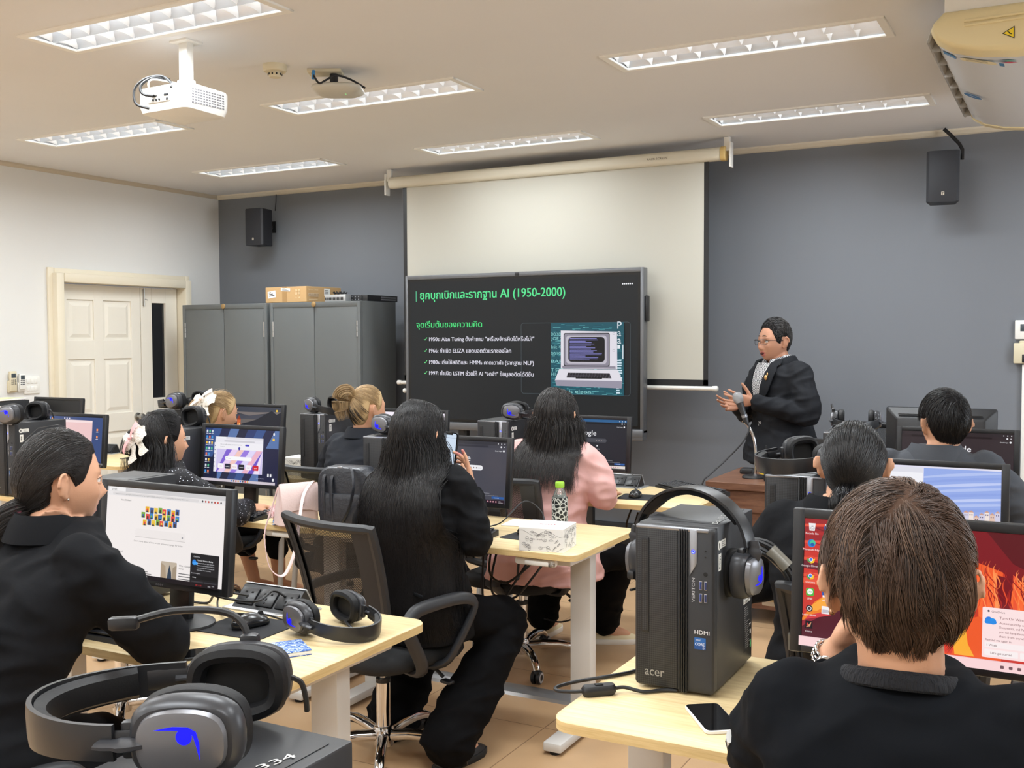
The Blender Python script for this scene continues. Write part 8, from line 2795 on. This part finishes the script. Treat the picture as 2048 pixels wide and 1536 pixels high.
# ---- short hair
def short_hair(H, t, m, style, whorl, n, L, r, rnd, th, lift, name='hair', stand=0.0, m2=None, mess=0.25, m3=None):
    mb = MB(m)
    cap(mb, H, th, style, fade=22)
    whorl = V(whorl).normalized()
    guides = []
    while mess > 0.3 and len(guides) < 170:
        d = rdir(rnd)
        if hairline(d, style) < -4:
            continue
        a = (d - whorl * d.dot(whorl)).normalized()
        q = d * 2.4
        a = a + d.cross(a) * (0.5 + 0.8 * noise.noise(q)) + V((0, 0, -0.25)) + V((rnd.gauss(0, .4), rnd.gauss(0, .4), rnd.gauss(0, .4)))
        guides.append((d, (a - d * a.dot(d)).normalized(), (m, m, m2, m3 or m)[rnd.randrange(4)]))
    k = 0
    while k < n:
        d = rdir(rnd)
        h = hairline(d, style)
        if h < 0:
            continue
        k += 1
        mb.use(m2 if (m2 and rnd.random() < 0.4) else m)
        away = (d - whorl * d.dot(whorl))
        if away.length < 0.3 * rnd.random():
            away = V((rnd.gauss(0, 1), rnd.gauss(0, 1), 0))
        away = away.normalized()
        sw = d.cross(away) * 0.35
        g = V((0, 0, -0.35))
        tdir = (away + sw + g + V((rnd.gauss(0, mess), rnd.gauss(0, mess), rnd.gauss(0, mess)))).normalized()
        gd = None
        if guides:
            gd, gt_, gm = max(guides, key=lambda q: q[0].dot(d))
            tdir = tdir * 0.55 + gt_
            mb.use(gm if rnd.random() < 0.7 else m)
        tdir = (tdir - d * tdir.dot(d)).normalized()
        grow = max(0.1, min(1.0, (h + 2) / 44))
        az = math.degrees(math.atan2(abs(d.x), d.y))
        if 70 < az < 118 and h < 24:
            grow *= 0.45
        ll = L * grow * (0.7 + 0.5 * rnd.random())
        w_ = ll / 0.1
        b0 = th(d) * min(1, (h + 3) / 22) * (0.55 + 0.5 * rnd.random())
        pts = []
        for i in range(6):
            u = i / 5
            dd = (d * math.cos(w_ * u) + tdir * math.sin(w_ * u)).normalized()
            if gd:      # locks draw together towards their tips
                dd = (dd * (1 - 0.6 * u) + (gd * math.cos(w_ * u) + gt_ * math.sin(w_ * u)) * (0.6 * u)).normalized()
            pts.append(H.w(H.surf(dd, 0.001 + b0 + lift * grow * math.sin(PI * (0.15 + 0.7 * u)) + stand * u * grow)))
        lock(mb, pts, r, rnd)
    return mb.build(name, t, angle=180)

# ---- the man in the grey jacket
m_greyj = cloth('grey_jacket_cloth', (66, 69, 75), 0.75, 0.2, 12)
root, yaw = (-0.46, 4.27), 0.1
L = LOC(root, yaw)
t, H, sh = person('person', 'man in a dark grey jacket with short black hair, looking to one side', root, yaw, dict(
    shz=1.03, lean=0.08, w=1.18, d=1.1, head=L(-0.44, 4.36, 1.178), hyaw=0.42, hk=1.0, neck=0.056,
    arms={1: (L(-0.14, 4.42, 0.8), L(-0.3, 4.64, 0.79), dict(d=(-0.3, 1, 0), n=(0, 0, -1), t=-1)), -1: (L(-0.8, 4.42, 0.8), L(-0.62, 4.64, 0.79), dict(d=(0.3, 1, 0), n=(0, 0, -1), t=1))},
    legs=SEAT_LEGS, shoes=m_bsh, jacket=m_greyj, sleeve=(0.078, 0.072, 0.064, 0.056, 0.048)))
rnd = random.Random(18)
short_hair(H, t, m_hblack, 'fade', (0.05, -0.6, 0.8), 5500, 0.04, 0.0007, rnd, lambda d: 0.004 + 0.02 * max(0, d.z + 0.1), 0.005)
mb = MB(m_greyj)
collar(mb, (0.0, 0.085, 1.072), 0.082, 0.078, 0.034, 0.045)
mb.build('collar', t, angle=60)
face_details(H, t, m_hblack)

# ---- the brown-haired person in the black sweatshirt, foremost on the right
root, yaw = (-0.19, 1.37), 0.08
L = LOC(root, yaw)
t, H, sh = person('person', 'person in a black sweatshirt with tousled brown hair and a steel watch, seen from behind', root, yaw, dict(
    shz=1.02, lean=0.1, w=0.93, d=1.0, head=L(-0.205, 1.475, 1.185), hyaw=0.22, hpitch=-0.05, hk=1.0, neck=0.055,
    arms={1: (L(0.06, 1.62, 0.83), L(-0.05, 1.84, 0.8), dict(d=(-0.4, 1, 0), n=(0, 0, -1), t=-1)),
          -1: (L(-0.405, 1.66, 0.82), L(-0.305, 1.60, 1.05), dict(d=(0.55, 0.2, 0.9), n=(0.9, -0.5, -0.2), t=-1, curl=(.7, .75, .8, .8), thumb=0.4))},
    legs=SEAT_LEGS, shoes=m_bsh, jacket=m_sweat, jname='sweatshirt', grow=0.02, top=1.2, sleeve=(0.078, 0.076, 0.068, 0.06, 0.052), cuff=0.62, wr=0.007, jvoxel=0.008, voxel=0.0042, hem=-0.1))
rnd = random.Random(19)
short_hair(H, t, hair_mat('warm_brown_hair', (84, 63, 51), 0.42), 'short', (0.06, -0.5, 0.86), 17000, 0.062, 0.00052, rnd, lambda d: 0.004 + 0.017 * max(0, d.z + 0.25), 0.009, m2=hair_mat('dark_brown_hair', (64, 50, 43), 0.5), mess=0.45, m3=hair_mat('light_brown_hair', (110, 86, 70), 0.45))
rb = MB(mat('ribbed_knit_black', (24, 26, 32), 0.9, bump=1.0, bscale=4, stretch=(60, 60, 1)))
cb = V((0, 0.1, 1.064))
for i, (rr_, dz, dy) in enumerate(((0.0, 0, 0),)):
    n = 48
    rs = []
    for j in range(n):
        a = 2 * PI * j / n
        o = V((math.cos(a), math.sin(a), 0))
        c = cb + V((0.076 * math.cos(a), 0.072 * math.sin(a), -0.02 * math.sin(a)))
        rs.append([c + o * (0.0045 * math.cos(q * PI / 4)) + V((0, 0, 0.012 * math.sin(q * PI / 4))) - o * 0.3 * 0.014 * math.sin(q * PI / 4) for q in range(8)])
    rb.rings(rs, closed=True)
rb.build('neckband', t, label='ribbed neckband')
# white stripe down the sleeve
_s0, _s1 = sh[-1], L(-0.405, 1.66, 0.82)
mb = MB(mat('white_stripe', (226, 226, 224), 0.8))
mb.tube([_s0 + (_s1 - _s0) * u + V((-0.078 + 0.008 * u, -0.02, 0)) for u in (0.45, 0.6, 0.75, 0.9, 1.05)], 0.011, 8, flat=(0.5, 1))
mb.build('sleeve_stripe', t, label='white stripe on the sleeve')
e = L(-0.405, 1.66, 0.82)
# the watch round the left wrist
wr, el = L(-0.305, 1.60, 1.05), e
ax = (wr - el).normalized()
x, y, z = frame(ax)
wc = wr - ax * 0.012
mb = MB(m_chrome)
for k in range(22):
    a = 2 * PI * k / 22
    R = basis(y * math.cos(a) - x * math.sin(a), ax)
    for q in (-0.007, 0, 0.007):
        mb.box(wc + x * (0.0335 * math.cos(a)) + y * (0.0315 * math.sin(a)) + ax * q, (0.0085, 0.0045, 0.0062) if q else (0.0075, 0.006, 0.006), 0.0012, 1, R)
wb = mb.build('watch', t, label='steel wristwatch')
mb = MB(m_chrome)
fd = (-x * 0.9 - y * 0.4).normalized()
mb.lathe([(0.019, 0), (0.02, 0.004), (0.018, 0.009), (0.014, 0.0095)], wc + fd * 0.031, 24, fd)
mb.build('watch_case', wb)
MB(mat('gold_earring', (160, 120, 90), 0.3, 0.8)).ball(H.w((-0.085, -0.008, -0.034)), 0.0045, 10, 8).build('earring', t)

# ---- the standing man
m_suit = cloth('charcoal_suit_cloth', (24, 26, 31), 0.8, 0.2, 12)
m_beige = cloth('beige_trouser_cloth', (176, 156, 128), 0.8, 0.3, 12)
root, yaw = (-1.55, 6.33), math.radians(140)
L = LOC(root, yaw)
lh = dict(d=(0.25, 1, 0.12), n=(0.85, -0.15, 0.35), t=-1, curl=(.1, .15, .2, .3), spread=0.2, thumb=0.9, thumb_curl=0.1)
rh = dict(d=(-0.15, 1, 0.1), n=(-0.8, -0.1, 0.5), t=1, curl=(.12, .15, .2, .25), spread=0.18, thumb=0.6, thumb_curl=0.1)
t, H, sh = person('person', 'standing man in a dark jacket and glasses, talking with both hands before him', root, yaw, dict(
    hz=0.86, shz=1.325, lean=0.02, w=1.12, d=1.2, head=(0.02, 0.05, 1.492), hyaw=0.02, hpitch=-0.02, hk=1.04, neck=0.06,
    arms={-1: ((-0.275, 0.02, 1.07), (-0.09, 0.27, 1.145), lh), 1: ((0.27, 0.06, 1.06), (0.07, 0.27, 1.11), rh)},
    legs={s: ((s * 0.11, 0.03, 0.46), (s * 0.12, -0.01, 0.09), (s * 0.15, 0.13, 0.035)) for s in (-1, 1)}, flare=0.075,
    trousers=m_beige, shoes=m_bsh, jacket=m_suit, jname='jacket', hem=-0.35, hemflare=0.02, grow=0.022, top=1.12, cuff=0.93, sleeve=(0.086, 0.08, 0.07, 0.06, 0.052), voxel=0.0038, wr=0.006, skin=mat('tan_skin', (184, 134, 108), 0.45, spec=0.35)))
face_details(H, t, m_hblack)
rnd = random.Random(20)
short_hair(H, t, m_hblack, 'swept', (0.05, 0.9, 0.42), 4500, 0.036, 0.0007, rnd, lambda d: 0.005 + 0.02 * max(0, d.z), 0.007, m2=mat('greying_hair', (84, 80, 78), 0.4))
# open mouth, shirt front, lapels, glasses, pin
MB(mat('mouth_dark', (70, 26, 26), 0.5)).ball(H.w((0, 0.0835, -0.0632)), (0.0135, 0.0135, 0.005), 12, 8, H.R).build('mouth', t)
m_chk = mat('checked_shirt', (70, 72, 78), 0.7)
nt = m_chk.node_tree
tc = nt.nodes.new('ShaderNodeTexCoord')
ck = nt.nodes.new('ShaderNodeTexChecker')
ck.inputs['Scale'].default_value = 130
ck.inputs['Color1'].default_value = lin((206, 206, 208)) + (1,)
ck.inputs['Color2'].default_value = lin((40, 42, 50)) + (1,)
nt.links.new(tc.outputs['Object'], ck.inputs[0])
nt.links.new(ck.outputs[0], nt.nodes['Principled BSDF'].inputs['Base Color'])
def front(x, z, off):
    """the jacket's front surface near the middle"""
    rr = torso_rings(0.86, 1.325, 0.02, 1.12, 1.2, 0.022)
    for (c, rx, ry, u), (c2, rx2, ry2, u2) in zip(rr, rr[1:]):
        if c.z <= z <= c2.z:
            k = (z - c.z) / (c2.z - c.z)
            a, b = rx + (rx2 - rx) * k, ry + (ry2 - ry) * k
            X = min(0.95, abs(x) / a)
            return V((x, c.y + (c2.y - c.y) * k + b * (1 - X ** 2.4) ** (1 / 2.4) + off, z))
    return V((x, 0.08, z))
mb = MB(m_chk)
def strip(mb, rows, th=0.004):
    """rows of (x, z, off) left to right"""
    g = [[front(*q) for q in r] for r in rows]
    n = len(g[0])
    vs = [p for r in g for p in r]
    fs = [(j * n + i, j * n + i + 1, j * n + n + i + 1, j * n + n + i) for j in range(len(g) - 1) for i in range(n - 1)]
    k = len(vs)
    vs += [p - V((0, th, 0)) for p in vs]
    fs += [tuple(q + k for q in reversed(f)) for f in fs]
    m = len(g)
    border = [i for i in range(n)] + [j * n + n - 1 for j in range(1, m)] + [(m - 1) * n + i for i in range(n - 2, -1, -1)] + [j * n for j in range(m - 2, 0, -1)]
    for a, b in zip(border, border[1:] + border[:1]):
        fs.append((b, a, a + k, b + k))
    mb.add(vs, fs)
rows = []
for i in range(13):
    z = 1.37 - 0.27 * i / 12
    hw = 0.058 * (1 - i / 12) ** 0.8 + 0.012
    rows.append([(hw * q, z, 0.016 - 0.002 * abs(q)) for q in (-1, -0.6, -0.2, 0.2, 0.6, 1)])
strip(mb, rows)
for i in range(7):
    z = 1.0 - 0.03 * i
strip(mb, [[(x, 1.02 - 0.025 * i, 0.004) for x in (-0.012, 0, 0.012)] for i in range(7)])
collar(mb, (0.0, 0.035, 1.385), 0.072, 0.07, 0.03, 0.03, 0.35)
mb.build('shirt', t, angle=60, label='black and white checked shirt')
for s in (-1, 1):
    mb = MB(m_suit)
    rows = []
    for i in range(15):
        u = i / 14
        z = 1.395 - 0.31 * u
        inner = 0.06 * (1 - u) ** 0.8 + 0.012
        wd = (0.05 + 0.02 * math.sin(PI * min(1, u * 1.25))) if u > 0.16 else 0.036 + 0.08 * u
        if u > 0.62:
            wd *= 1 - 0.8 * (u - 0.62) / 0.38
        rows.append([(s * (inner + wd * q), z, 0.021 - 0.003 * q) for q in (0, 0.35, 0.7, 1)])
    strip(mb, rows, 0.005)
    mb.build('lapel', t, angle=60)
mb = MB(m_suit)
collar(mb, (0.0, 0.02, 1.375), 0.088, 0.084, 0.034, 0.045, 1.0)
mb.build('collar', t, angle=60)
MB(mat('gold_pin', (214, 168, 110), 0.3, 0.6)).ball(front(-0.085, 1.285, 0.026), (0.014, 0.006, 0.016), 10, 8).ball(front(-0.085, 1.305, 0.022), (0.006, 0.004, 0.01), 8, 6).build('lapel_pin', t, label='gold lapel pin')
g = MB(mat('glasses_frame', (40, 40, 46), 0.25, 0.4))
for s in (-1, 1):
    o = rrect(0.046, 0.029, 0.011, 5)
    g.tube([H.w((s * 0.033 + a, 0.1025 - 0.0035 * (abs(s * 0.033 + a) / 0.03) ** 2, 0.003 + b)) for a, b in o], 0.0011, 6, closed=True)
    g.tube([H.w((s * (0.011 + 0.045 * i / 6), 0.103 - 0.0045 * ((0.011 + 0.045 * i / 6) / 0.033) ** 2, 0.0178)) for i in range(7)], 0.0022, 6)
    g.tube([H.w((s * 0.057, 0.094, 0.014)), H.w((s * 0.077, 0.06, 0.013)), H.w((s * 0.083, 0.0, 0.011)), H.w((s * 0.082, -0.03, -0.008))], 0.0018, 6)
g.tube([H.w((x, 0.1035, 0.009 + 0.003 * math.cos(x * 120))) for x in (-0.011, -0.005, 0, 0.005, 0.011)], 0.0014, 6)
g.build('glasses', t)
bpy.data.scenes.remove(_bench)
